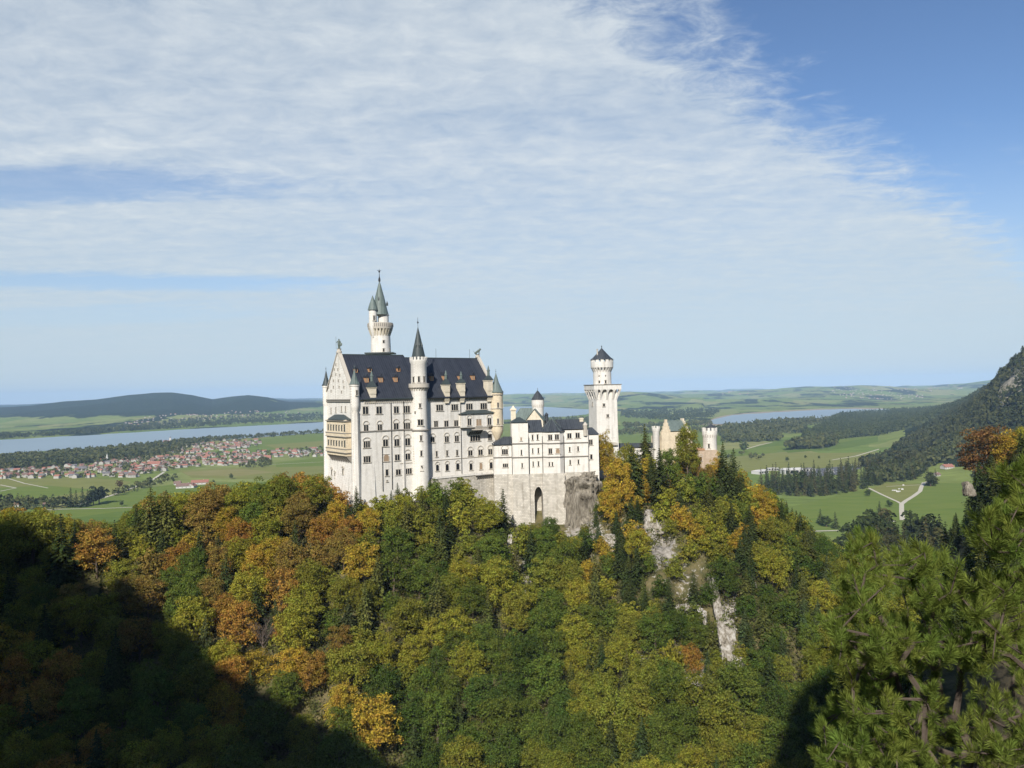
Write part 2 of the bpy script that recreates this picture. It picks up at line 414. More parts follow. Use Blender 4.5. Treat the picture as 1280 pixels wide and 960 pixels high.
# ================================================================== THE SETTING
# ---- near hillside: depth / height profiles across the view
HT = {  # photo column: [(depth, height above valley) ...]
 -400: [(20,72),(150,72),(200,82),(260,112),(300,140),(340,145),(420,120),(520,60),(640,-8),(1100,-30)],
 0:    [(20,72),(150,72),(200,82),(260,112),(300,139),(330,141),(400,115),(500,55),(600,-8),(1100,-30)],
 200:  [(20,72),(150,72),(200,80),(250,103),(290,134),(315,146),(350,144),(420,112),(520,50),(610,-8),(1100,-30)],
 300:  [(20,72),(150,72),(200,78),(250,100),(290,130),(325,148),(360,146),(430,112),(520,50),(610,-8),(1100,-30)],
 380:  [(20,72),(150,72),(200,78),(250,100),(290,128),(325,151),(370,151),(430,120),(520,50),(610,-8),(1100,-30)],
 440:  [(20,72),(150,72),(200,78),(250,99),(290,127),(320,147),(330,151),(400,152),(450,120),(540,50),(630,-8),(1100,-30)],
 540:  [(20,72),(150,72),(200,76),(250,95),(290,120),(325,145),(350,154),(420,156),(470,120),(560,50),(650,-8),(1100,-30)],
 640:  [(20,72),(150,70),(200,74),(250,90),(290,109),(330,127),(352,134),(368,138),(380,156),(430,156),(480,120),(580,50),(670,-8),(1100,-30)],
 720:  [(20,72),(150,70),(200,76),(250,93),(290,111),(330,127),(352,135),(370,140),(382,156),(440,156),(490,120),(590,50),(680,-8),(1100,-30)],
 755:  [(20,72),(150,70),(200,76),(250,95),(290,114),(330,131),(356,144),(376,151),(382,156),(440,156),(490,120),(590,50),(680,-8),(1100,-30)],
 830:  [(20,72),(150,70),(200,79),(250,101),(290,124),(330,141),(370,151),(390,155),(440,154),(490,120),(590,50),(680,-8),(1100,-30)],
 900:  [(20,72),(150,70),(200,79),(250,101),(290,123),(330,139),(370,150),(400,153),(440,148),(490,115),(590,45),(680,-8),(1100,-30)],
 950:  [(20,72),(150,70),(200,78),(250,98),(290,118),(330,133),(365,141),(400,138),(450,110),(560,45),(660,-8),(1100,-30)],
 1000: [(20,72),(150,70),(200,77),(250,95),(290,112),(330,124),(360,127),(400,118),(460,85),(560,35),(660,-8),(1100,-30)],
 1050: [(20,72),(150,70),(200,76),(250,91),(290,103),(330,111),(350,112),(400,98),(460,70),(560,30),(660,-8),(1100,-30)],
 1100: [(20,72),(150,70),(200,75),(250,87),(300,95),(350,92),(420,72),(520,42),(650,-8),(1100,-30)],
 1150: [(20,72),(150,70),(200,76),(250,85),(300,88),(360,82),(420,76),(480,70),(560,46),(700,-8),(1100,-30)],
 1200: [(20,72),(150,70),(220,80),(300,90),(360,96),(420,106),(480,108),(560,88),(700,20),(760,-8),(1100,-30)],
 1240: [(20,72),(150,72),(220,90),(300,112),(360,124),(420,134),(480,138),(560,120),(720,30),(800,-8),(1100,-30)],
 1290: [(20,72),(150,75),(220,105),(300,138),(360,150),(420,157),(480,160),(580,140),(760,40),(860,-8),(1100,-30)],
 1500: [(20,72),(150,95),(220,140),(300,180),(420,200),(600,190),(800,60),(960,-8),(1100,-30)],
 1900: [(20,72),(150,120),(220,180),(300,220),(420,240),(600,230),(900,60),(1100,-30)],
}
_cols = sorted(HT)
_Dg = np.concatenate([np.arange(20, 150, 10), np.arange(150, 520, 5), np.arange(520, 1110, 20)]).astype(float)
_tab = np.array([np.interp(_Dg, [a for a, b in HT[c]], [b for a, b in HT[c]]) for c in _cols])
_k = np.array([1, 2, 3, 2, 1]) / 9.0
_tab = np.array([np.convolve(np.pad(r, 2, mode='edge'), _k, mode='valid') for r in _tab])
def hill_z(x, y, detail=True):
    x = np.asarray(x, float); y = np.asarray(y, float)
    yy = np.maximum(y, 20.0)
    p = np.clip(640 + F * x / yy, _cols[0], _cols[-1])
    ci = np.interp(p, _cols, np.arange(len(_cols))); i = np.minimum(ci.astype(int), len(_cols) - 2); t = ci - i
    t = t * t * (3 - 2 * t) * 0.5 + t * 0.5
    di = np.interp(yy, _Dg, np.arange(len(_Dg))); j = np.minimum(di.astype(int), len(_Dg) - 2); s = di - j
    z = (_tab[i, j] * (1 - s) + _tab[i, j + 1] * s) * (1 - t) + (_tab[i + 1, j] * (1 - s) + _tab[i + 1, j + 1] * s) * t
    if detail:
        amp = 5.0 * sstep(yy, 170, 230) * (1 - 0.75 * sstep(yy, 318, 350) * (1 - sstep(yy, 430, 470)))
        z = z + amp * (fbm(x / 28.0, y / 28.0, 4, 3) - 0.5) * 2
        # vertical ribs and gullies in the crag under the gatehouse
        rk = np.exp(-((p - 860) / 75.0) ** 2) * sstep(yy, 215, 245) * (1 - sstep(yy, 340, 365))
        z = z + rk * 9.0 * (fbm(x / 9.0, y / 30.0, 4, 9) - 0.5) * 2
    return z
def hill_hit(px, py, d0=170, d1=900, step=1.0):
    """first point of the near hillside met by the ray through a photo pixel"""
    Y = np.arange(d0, d1, step); P = at(np.full_like(Y, px), np.full_like(Y, py), Y)
    h = hill_z(P[:, 0], P[:, 1])
    k = np.nonzero(P[:, 2] < h)[0]
    return None if len(k) == 0 else P[k[0]]

# ---- materials of the setting
def hill_material():
    m, nt, N, L = new_mat('forest_floor_and_limestone')
    g = N('ShaderNodeNewGeometry')
    at_ = N('ShaderNodeAttribute'); at_.attribute_name = 'rock'
    n1 = N('ShaderNodeTexNoise'); n1.inputs['Scale'].default_value = 0.22; n1.inputs['Detail'].default_value = 8; n1.inputs['Roughness'].default_value = 0.7; L(g.outputs['Position'], n1.inputs[0])
    cm = N('ShaderNodeVectorMath'); cm.operation = 'MULTIPLY'; cm.inputs[1].default_value = (0.5, 0.5, 0.12); L(g.outputs['Position'], cm.inputs[0])
    n2 = N('ShaderNodeTexNoise'); n2.inputs['Scale'].default_value = 1.0; n2.inputs['Detail'].default_value = 9; n2.inputs['Roughness'].default_value = 0.7; L(cm.outputs[0], n2.inputs[0])
    rk = N('ShaderNodeMix'); rk.data_type = 'RGBA'; rk.inputs[6].default_value = (0.17, 0.15, 0.125, 1); rk.inputs[7].default_value = (0.42, 0.39, 0.34, 1)
    mr = N('ShaderNodeMapRange'); mr.inputs[1].default_value = 0.38; mr.inputs[2].default_value = 0.62; L(n2.outputs[0], mr.inputs[0]); L(mr.outputs[0], rk.inputs[0])
    gr = N('ShaderNodeMix'); gr.data_type = 'RGBA'; gr.inputs[6].default_value = (0.055, 0.060, 0.022, 1); gr.inputs[7].default_value = (0.19, 0.155, 0.075, 1)
    m3 = N('ShaderNodeMapRange'); m3.inputs[1].default_value = 0.35; m3.inputs[2].default_value = 0.65; L(n1.outputs[0], m3.inputs[0]); L(m3.outputs[0], gr.inputs[0])
    ad = N('ShaderNodeMath'); ad.operation = 'ADD'; L(at_.outputs['Fac'], ad.inputs[0])
    ms = N('ShaderNodeMath'); ms.operation = 'MULTIPLY_ADD'; L(n2.outputs[0], ms.inputs[0]); ms.inputs[1].default_value = 1.6; ms.inputs[2].default_value = -0.8; L(ms.outputs[0], ad.inputs[1])
    st = N('ShaderNodeMapRange'); st.interpolation_type = 'SMOOTHSTEP'; st.inputs[1].default_value = 0.42; st.inputs[2].default_value = 0.58; L(ad.outputs[0], st.inputs[0])
    mx = N('ShaderNodeMix'); mx.data_type = 'RGBA'; L(st.outputs[0], mx.inputs[0]); L(gr.outputs[2], mx.inputs[6]); L(rk.outputs[2], mx.inputs[7])
    b = N('ShaderNodeBsdfPrincipled'); L(mx.outputs[2], b.inputs['Base Color']); b.inputs['Roughness'].default_value = 0.95; b.inputs['Specular IOR Level'].default_value = 0.1
    bp = N('ShaderNodeBump'); bp.inputs['Strength'].default_value = 0.8; bp.inputs['Distance'].default_value = 0.8; L(n2.outputs[0], bp.inputs['Height']); L(bp.outputs[0], b.inputs['Normal'])
    o = N('ShaderNodeOutputMaterial'); L(b.outputs[0], o.inputs[0])
    return m
M['hill'] = hill_material()

def rock_material(name='grey_limestone', k=1.0, tint=(1, 1, 1)):
    m, nt, N, L = new_mat(name)
    g = N('ShaderNodeNewGeometry')
    cm = N('ShaderNodeVectorMath'); cm.operation = 'MULTIPLY'; cm.inputs[1].default_value = (0.8, 0.8, 0.25); L(g.outputs['Position'], cm.inputs[0])
    n2 = N('ShaderNodeTexNoise'); n2.inputs['Scale'].default_value = 0.9; n2.inputs['Detail'].default_value = 10; n2.inputs['Roughness'].default_value = 0.72; L(cm.outputs[0], n2.inputs[0])
    cr = N('ShaderNodeValToRGB'); cr.color_ramp.elements[0].position = 0.36; cr.color_ramp.elements[0].color = (0.10, 0.085, 0.065, 1)
    cr.color_ramp.elements[1].position = 0.62; cr.color_ramp.elements[1].color = (0.50 * k, 0.475 * k * tint[1], 0.43 * k * tint[2], 1)
    e = cr.color_ramp.elements.new(0.47); e.color = (0.27 * k, 0.24 * k, 0.19 * k, 1)
    L(n2.outputs[0], cr.inputs[0])
    b = N('ShaderNodeBsdfPrincipled'); L(cr.outputs[0], b.inputs['Base Color']); b.inputs['Roughness'].default_value = 0.92; b.inputs['Specular IOR Level'].default_value = 0.15
    bp = N('ShaderNodeBump'); bp.inputs['Strength'].default_value = 1.0; bp.inputs['Distance'].default_value = 0.7; L(n2.outputs[0], bp.inputs['Height']); L(bp.outputs[0], b.inputs['Normal'])
    o = N('ShaderNodeOutputMaterial'); L(b.outputs[0], o.inputs[0])
    return m
M['rock'] = rock_material()
M['rockd'] = rock_material('brown_rock', .72, (1, .95, .85))

# ---- hillside mesh
uu = np.concatenate([np.linspace(-1.08, -0.7, 20), np.linspace(-0.69, 0.75, 420), np.linspace(0.77, 1.3, 25)])
dd = np.concatenate([np.linspace(20, 165, 12), np.arange(170, 480, 1.4), np.linspace(485, 1100, 60)])
U, D = np.meshgrid(uu, dd)
Xh = U * D; Yh = D
Zh = hill_z(Xh, Yh)
me = sheet('hillside', Xh, Yh, Zh, M['hill'])
pcol = (640 + F * U)
rock = np.zeros_like(Zh)
patches = [  # photo column, depth, half width in columns, half depth, strength
 (866, 262, 24, 16, .9), (908, 262, 14, 18, 1.0), (820, 322, 26, 24, 0.8), (770, 335, 24, 22, 0.6), (905, 285, 10, 22, 1.0),
 (652, 312, 8, 22, 0.8), (640, 335, 10, 12, 0.7), (850, 300, 50, 36, 0.42), (600, 338, 16, 14, 0.5), (800, 262, 10, 14, 0.7), (690, 340, 60, 16, 0.45), (725, 350, 30, 22, 0.8)]
for c, d_, hw, hd, s_ in patches:
    rock = np.maximum(rock, s_ * np.exp(-((pcol - c) / hw) ** 2 - ((D - d_) / hd) ** 2))
a_ = me.attributes.new('rock', 'FLOAT', 'POINT'); a_.data.foreach_set('value', rock.ravel().astype(np.float32))
tag(link('hillside', me), kind='structure')

# ---- the wide ground, one sheet to the horizon, with the far ranges in it
LAKE_FAR = ([-700, -300, 0, 100, 200, 300, 400, 500, 600, 640, 700, 738, 745], [562, 556, 550, 544.5, 538.5, 533, 528, 520, 511, 508, 507.5, 508, 509])
LAKE_NEAR = ([-700, -300, 0, 100, 200, 300, 400, 500, 600, 640, 700, 735, 745], [590, 578, 567, 561, 555, 548, 541, 534, 527, 524, 521, 518, 509.5])
SKYL = ([-900, -300, -60, 0, 40, 80, 120, 160, 190, 215, 240, 265, 290, 310, 335, 360, 400, 440, 500, 560],
        [520, 522, 514, 510, 507.5, 502, 499.5, 493.5, 491, 490.5, 494, 499.5, 496, 494, 497, 503, 504, 506, 507, 506])
def d_of(px, py):      # depth at which a photo row meets the valley floor
    return CZ * F / np.maximum(np.asarray(py) - hor(np.asarray(px)), 0.5)
def ground_z(x, y):
    x = np.asarray(x, float); y = np.asarray(y, float)
    yy = np.maximum(y, 50.0); px = 640 + F * np.clip(x / yy, -2.5, 2.5)
    # left range, its crest 9.6 km away
    crest = CZ + (hor(px) - np.interp(px, SKYL[0], SKYL[1])) / F * 9600
    m1 = np.maximum(sstep(yy, 6200, 9600) - 0.5 * sstep(yy, 10200, 15000), 0) * (1 - sstep(px, 430, 620))
    z = crest * m1 * (1 + 0.10 * (fbm(x / 700, y / 700, 4, 21) - 0.5)) - m1 * (1 - sstep(yy, 8800, 9500)) * 90 * fbm(x / 420, y / 900, 5, 25)
    # low swelling hills further off and to the right
    lim = np.where(px < 745, d_of(px, np.interp(px, LAKE_FAR[0], LAKE_FAR[1])) * 1.06, 5600) ;
    lim = np.where((px > 880) & (px < 1210), 6900, lim)
    far = sstep(yy, lim, lim + 3500)
    z = z + far * (1 - m1) * ((fbm(x / 1500, y / 1100, 4, 5) - 0.30) * 210 + sstep(yy, 8000, 24000) * 40)
    # rising ground at the right edge of the horizon and mid hills
    z = z + 190 * np.exp(-((px - 1290) / 95.0) ** 2) * np.exp(-((yy - 15500) / 3000.0) ** 2)
    z = z + 85 * np.exp(-((px - 800) / 55.0) ** 2) * np.exp(-((yy - 11200) / 1700.0) ** 2)
    z = z + 60 * np.exp(-((px - 680) / 60.0) ** 2) * np.exp(-((yy - 15500) / 2500.0) ** 2)
    z = z + 95 * np.exp(-((px - 1050) / 120.0) ** 2) * np.exp(-((yy - 13500) / 2200.0) ** 2)
    # the mountain foot at the right, 2.3 km away
    rp = np.interp(px, [1085, 1150, 1200, 1235, 1250, 1280, 1400, 1700, 2500], [-3, 22, 88, 158, 205, 272, 450, 600, 700])
    rp = rp * (1 + 0.16 * (fbm(x / 120, y / 160, 5, 31) - 0.5)) + 22 * (fbm(x / 60, y / 60, 4, 35) - 0.5) * sstep(px, 1110, 1180)
    b = sstep(yy, 1500, 2300) * (1 - 0.8 * sstep(yy, 3600, 6000))
    m2 = sstep(px, 1080, 1120)
    z = z + np.maximum(rp, 0) * b * m2
    # the near ground lies hidden under the hillside
    z = np.where(y < 250, -14.0, z)
    return z
th = np.concatenate([np.linspace(-math.pi, -1.25, 40)[:-1], np.linspace(-1.25, -0.68, 50)[:-1], np.linspace(-0.68, 0.70, 620)[:-1], np.linspace(0.70, 1.25, 50)[:-1], np.linspace(1.25, math.pi, 40)])
rr = np.concatenate([[30], np.geomspace(260, 32000, 330)])
TH, RR = np.meshgrid(th, rr)
Xg = np.sin(TH) * RR; Yg = np.cos(TH) * RR
Zg = ground_z(Xg, Yg)
def ground_material():
    m, nt, N, L = new_mat('fields_and_woods')
    g = N('ShaderNodeNewGeometry')
    fo = N('ShaderNodeAttribute'); fo.attribute_name = 'wood'
    rkA = N('ShaderNodeAttribute'); rkA.attribute_name = 'rock'
    vo = N('ShaderNodeTexVoronoi'); vo.inputs['Scale'].default_value = 0.0034
    cm = N('ShaderNodeVectorMath'); cm.operation = 'MULTIPLY'; cm.inputs[1].default_value = (1.0, 0.55, 0.0); L(g.outputs['Position'], cm.inputs[0])
    nd = N('ShaderNodeTexNoise'); nd.inputs['Scale'].default_value = 0.004; nd.inputs['Detail'].default_value = 3; L(g.outputs['Position'], nd.inputs[0])
    va = N('ShaderNodeVectorMath'); va.operation = 'MULTIPLY_ADD'; L(nd.outputs['Color'], va.inputs[0]); va.inputs[1].default_value = (120, 120, 0); L(cm.outputs[0], va.inputs[2])
    L(va.outputs[0], vo.inputs['Vector'])
    cr = N('ShaderNodeValToRGB'); cr.color_ramp.interpolation = 'CONSTANT'
    pal = [(0.0, (0.161, 0.194, 0.053)), (0.18, (0.131, 0.171, 0.044)), (0.36, (0.186, 0.209, 0.067)), (0.52, (0.146, 0.181, 0.048)), (0.68, (0.204, 0.205, 0.074)), (0.82, (0.126, 0.175, 0.043))]
    el = cr.color_ramp.elements
    el[0].position = 0; el[0].color = rgb(pal[0][1]); el[1].position = pal[1][0]; el[1].color = rgb(pal[1][1])
    for p, c in pal[2:]:
        e = el.new(p); e.color = rgb(c)
    sc_ = N('ShaderNodeSeparateColor'); L(vo.outputs['Color'], sc_.inputs[0]); L(sc_.outputs[0], cr.inputs[0])
    # mowing stripes and mottling
    n1 = N('ShaderNodeTexNoise'); n1.inputs['Scale'].default_value = 0.02; n1.inputs['Detail'].default_value = 9; n1.inputs['Roughness'].default_value = 0.7
    cs = N('ShaderNodeVectorMath'); cs.operation = 'MULTIPLY'; cs.inputs[1].default_value = (0.5, 1.6, 1.0); L(g.outputs['Position'], cs.inputs[0]); L(cs.outputs[0], n1.inputs[0])
    mt = N('ShaderNodeMapRange'); mt.inputs[1].default_value = 0.3; mt.inputs[2].default_value = 0.7; mt.inputs[3].default_value = 0.74; mt.inputs[4].default_value = 1.45; L(n1.outputs[0], mt.inputs[0])
    sv = N('ShaderNodeVectorMath'); sv.operation = 'SCALE'; L(cr.outputs[0], sv.inputs[0]); L(mt.outputs[0], sv.inputs['Scale'])
    # woodland
    n2 = N('ShaderNodeTexNoise'); n2.inputs['Scale'].default_value = 0.0021; n2.inputs['Detail'].default_value = 9; n2.inputs['Roughness'].default_value = 0.62; 
    c2 = N('ShaderNodeVectorMath'); c2.operation = 'MULTIPLY'; c2.inputs[1].default_value = (1.0, 0.6, 1.0); L(g.outputs['Position'], c2.inputs[0]); L(c2.outputs[0], n2.inputs[0])
    a1 = N('ShaderNodeMath'); a1.operation = 'MULTIPLY_ADD'; L(n2.outputs[0], a1.inputs[0]); a1.inputs[1].default_value = 2.2; a1.inputs[2].default_value = -1.1
    a2 = N('ShaderNodeMath'); a2.operation = 'ADD'; L(a1.outputs[0], a2.inputs[0]); L(fo.outputs['Fac'], a2.inputs[1])
    st = N('ShaderNodeMapRange'); st.inputs[1].default_value = 0.48; st.inputs[2].default_value = 0.54; L(a2.outputs[0], st.inputs[0])
    n3 = N('ShaderNodeTexNoise'); n3.inputs['Scale'].default_value = 0.03; n3.inputs['Detail'].default_value = 6; n3.inputs['Roughness'].default_value = 0.8; L(g.outputs['Position'], n3.inputs[0])
    wd = N('ShaderNodeMix'); wd.data_type = 'RGBA'; wd.inputs[6].default_value = (0.010, 0.018, 0.009, 1); wd.inputs[7].default_value = (0.036, 0.050, 0.022, 1)
    m4 = N('ShaderNodeMapRange'); m4.inputs[1].default_value = 0.35; m4.inputs[2].default_value = 0.68; L(n3.outputs[0], m4.inputs[0]); L(m4.outputs[0], wd.inputs[0])
    mx = N('ShaderNodeMix'); mx.data_type = 'RGBA'; L(st.outputs[0], mx.inputs[0]); L(sv.outputs[0], mx.inputs[6]); L(wd.outputs[2], mx.inputs[7])
    # bare limestone on the mountain
    n5 = N('ShaderNodeTexNoise'); n5.inputs['Scale'].default_value = 0.02; n5.inputs['Detail'].default_value = 9; n5.inputs['Roughness'].default_value = 0.7; L(g.outputs['Position'], n5.inputs[0])
    a3 = N('ShaderNodeMath'); a3.operation = 'MULTIPLY_ADD'; L(n5.outputs[0], a3.inputs[0]); a3.inputs[1].default_value = 2.4; L(rkA.outputs['Fac'], a3.inputs[2])
    s3 = N('ShaderNodeMapRange'); s3.inputs[1].default_value = 1.72; s3.inputs[2].default_value = 1.85; L(a3.outputs[0], s3.inputs[0])
    rc = N('ShaderNodeMix'); rc.data_type = 'RGBA'; rc.inputs[6].default_value = (0.17, 0.15, 0.09, 1); rc.inputs[7].default_value = (0.50, 0.44, 0.35, 1); L(m4.outputs[0], rc.inputs[0])
    mx5 = N('ShaderNodeMix'); mx5.data_type = 'RGBA'; L(s3.outputs[0], mx5.inputs[0]); L(mx.outputs[2], mx5.inputs[6]); L(rc.outputs[2], mx5.inputs[7])
    b = N('ShaderNodeBsdfPrincipled'); L(mx5.outputs[2], b.inputs['Base Color']); b.inputs['Roughness'].default_value = 1.0; b.inputs['Specular IOR Level'].default_value = 0.0
    bp = N('ShaderNodeBump'); bp.inputs['Strength'].default_value = 1.0; bp.inputs['Distance'].default_value = 12.0; L(n3.outputs[0], bp.inputs['Height'])
    mb = N('ShaderNodeMath'); mb.operation = 'MULTIPLY'; L(st.outputs[0], mb.inputs[0]); mb.inputs[1].default_value = 0.9; L(mb.outputs[0], bp.inputs['Strength'])
    L(bp.outputs[0], b.inputs['Normal'])
    o = N('ShaderNodeOutputMaterial'); L(b.outputs[0], o.inputs[0])
    return m
M['ground'] = ground_material()
gme = sheet('ground', Xg, Yg, Zg, M['ground'])
pg = 640 + F * np.clip(Xg / np.maximum(Yg, 50), -2.5, 2.5)
wood = np.full_like(Zg, -0.6)
wood = np.where(Yg > 4200, 0.40, wood)
wood = np.where((Yg > 6500) & (pg < 520), 0.05 + 0.85 * sstep(Zg, 8, 90) * (1 - 0.5 * sstep(pg, 330, 430)), wood)
wood = np.maximum(wood, np.where((pg > 740) & (Yg > 6900), 0.44, -1))
wood = np.maximum(wood, np.where((pg > 745) & (pg < 1000) & (Yg > 7300) & (Yg < 9500), 0.45, -1))
wood = np.maximum(wood, np.where((Zg > 14) & (pg > 1120) & (Yg < 6000), 1.2, -1))
wood = np.maximum(wood, np.where((pg > 1085) & (Yg > np.interp(pg, [1040, 1080, 1105, 1130, 1160, 1200, 1225, 1300], [2150, 1950, 1680, 1680, 1780, 1850, 1490, 1330])) & (Yg < np.interp(pg, [1075, 1105, 1125, 1160, 1200, 1300], [1800, 1950, 2250, 2800, 3300, 3300])), 1.0, -1))
a_ = gme.attributes.new('wood', 'FLOAT', 'POINT'); a_.data.foreach_set('value', wood.ravel().astype(np.float32))
rk2 = 0.62 * np.exp(-((pg - 1262) / 22.0) ** 2) * np.exp(-((Yg - 2050) / 120.0) ** 2) + 0.45 * sstep(pg, 1238, 1262) * sstep(Yg, 1900, 2150) * (1 - sstep(Yg, 2500, 3000))
rk2 = np.where(Yg < 6000, rk2, 0) - np.where(pg < 1180, 2.0, 0.0)
a_ = gme.attributes.new('rock', 'FLOAT', 'POINT'); a_.data.foreach_set('value', rk2.ravel().astype(np.float32))
tag(link('ground', gme), kind='structure')

# ---- water
def water_material():
    m, nt, N, L = new_mat('lake_water')
    g = N('ShaderNodeNewGeometry')
    cm = N('ShaderNodeVectorMath'); cm.operation = 'MULTIPLY'; cm.inputs[1].default_value = (0.02, 0.06, 0.0); L(g.outputs['Position'], cm.inputs[0])
    n = N('ShaderNodeTexNoise'); n.inputs['Scale'].default_value = 1.0; n.inputs['Detail'].default_value = 8; L(cm.outputs[0], n.inputs[0])
    n2 = N('ShaderNodeTexNoise'); n2.inputs['Scale'].default_value = 0.0015; n2.inputs['Detail'].default_value = 5; L(g.outputs['Position'], n2.inputs[0])
    mx = N('ShaderNodeMix'); mx.data_type = 'RGBA'; mx.inputs[6].default_value = (0.19, 0.25, 0.285, 1); mx.inputs[7].default_value = (0.24, 0.31, 0.345, 1); L(n2.outputs[0], mx.inputs[0])
    b = N('ShaderNodeBsdfPrincipled'); L(mx.outputs[2], b.inputs['Base Color']); b.inputs['Roughness'].default_value = 0.42; b.inputs['IOR'].default_value = 1.33
    bp = N('ShaderNodeBump'); bp.inputs['Strength'].default_value = 0.35; bp.inputs['Distance'].default_value = 1.0; L(n.outputs[0], bp.inputs['Height']); L(bp.outputs[0], b.inputs['Normal'])
    o = N('ShaderNodeOutputMaterial'); L(b.outputs[0], o.inputs[0])
    return m
M['water'] = water_material()
def ground_poly(name, pts, mat, z, kind='structure', sub=True):
    P = on_ground(np.array([p[0] for p in pts], float), np.array([p[1] for p in pts], float), z)
    me_ = bpy.data.meshes.new(name)
    me_.from_pydata([tuple(p) for p in P], [], [list(range(len(P)))])
    me_.materials.append(mat); me_.update()
    if me_.polygons[0].normal.z < 0: me_.flip_normals()
    return tag(link(name, me_), kind=kind)
def wob(px, a, s):
    return a * (vnoise(px / 17.0, 0.5, s) - 0.5) * 2 + a * 0.5 * (vnoise(px / 6.0, 0.5, s + 1) - 0.5) * 2
def strip(name, top, bot, x0, x1, n, mat, z, amp=0.5, seed=1):
    xs = np.linspace(x0, x1, n)
    t = np.interp(xs, *top) + wob(xs, amp, seed); b = np.interp(xs, *bot) + wob(xs, amp, seed + 7)
    b = np.maximum(b, t + 0.1)
    A = on_ground(xs, t, z); B = on_ground(xs, b, z)
    me_ = sheet(name, np.stack([B[:, 0], A[:, 0]]), np.stack([B[:, 1], A[:, 1]]), np.stack([B[:, 2], A[:, 2]]), mat)
    return tag(link(name, me_), kind='structure')
strip('lake', LAKE_FAR, LAKE_NEAR, -700, 744, 400, M['water'], 0.8, 0.35, 3)
R_FAR = ([885, 893, 915, 935, 960, 1000, 1020, 1060, 1100, 1150, 1175], [527.5, 524, 519, 517.5, 516, 513.5, 512.3, 511.5, 511.3, 511.7, 512])
R_NEAR = ([885, 893, 915, 935, 960, 1000, 1020, 1060, 1100, 1150, 1175], [528, 530, 530, 528, 526.5, 525, 524, 520, 516.5, 513.2, 512.3])
M['silt'] = plain('lake_silt', (0.30, 0.24, 0.16), 0.95, 0.1, var=0.3, scale=0.01)
strip('shore', (R_FAR[0], [y - 1.4 for y in R_FAR[1]]), ([885, 893, 915, 940, 1000, 1060, 1100, 1150, 1175], [531, 532.5, 531.5, 526, 519, 514, 512.5, 512.6, 512.6]), 872, 1170, 90, M['silt'], 0.5, 0.5, 11)
strip('lake', R_FAR, R_NEAR, 886, 1172, 120, M['water'], 1.2, 0.3, 5)

# ---- meadows that stand out by their own colour, and pale gravel roads
def grass(name, c, c2, s=0.03):
    m, nt, N, L = new_mat(name)
    g = N('ShaderNodeNewGeometry')
    cm = N('ShaderNodeVectorMath'); cm.operation = 'MULTIPLY'; cm.inputs[1].default_value = (0.35, 1.5, 1); L(g.outputs['Position'], cm.inputs[0])
    n = N('ShaderNodeTexNoise'); n.inputs['Scale'].default_value = s; n.inputs['Detail'].default_value = 9; n.inputs['Roughness'].default_value = 0.68; L(cm.outputs[0], n.inputs[0])
    mr = N('ShaderNodeMapRange'); mr.inputs[1].default_value = 0.34; mr.inputs[2].default_value = 0.66; L(n.outputs[0], mr.inputs[0])
    mx = N('ShaderNodeMix'); mx.data_type = 'RGBA'; mx.inputs[6].default_value = rgb(c); mx.inputs[7].default_value = rgb(c2); L(mr.outputs[0], mx.inputs[0])
    b = N('ShaderNodeBsdfPrincipled'); L(mx.outputs[2], b.inputs['Base Color']); b.inputs['Roughness'].default_value = 1; b.inputs['Specular IOR Level'].default_value = 0
    o = N('ShaderNodeOutputMaterial'); L(b.outputs[0], o.inputs[0])
    return m
M['gA'] = grass('meadow_green', (0.117, 0.166, 0.035), (0.155, 0.190, 0.046))
M['gB'] = grass('meadow_olive', (0.166, 0.175, 0.052), (0.210, 0.214, 0.070))
M['gC'] = grass('meadow_pale', (0.175, 0.205, 0.062), (0.224, 0.233, 0.081))
M['gD'] = grass('meadow_deep', (0.093, 0.142, 0.030), (0.126, 0.171, 0.039))
M['gE'] = grass('meadow_tan', (0.195, 0.181, 0.067), (0.253, 0.228, 0.096))
M['gravel'] = plain('gravel_road', (0.50, 0.46, 0.36), 0.95, 0.1, var=0.15, scale=0.2)
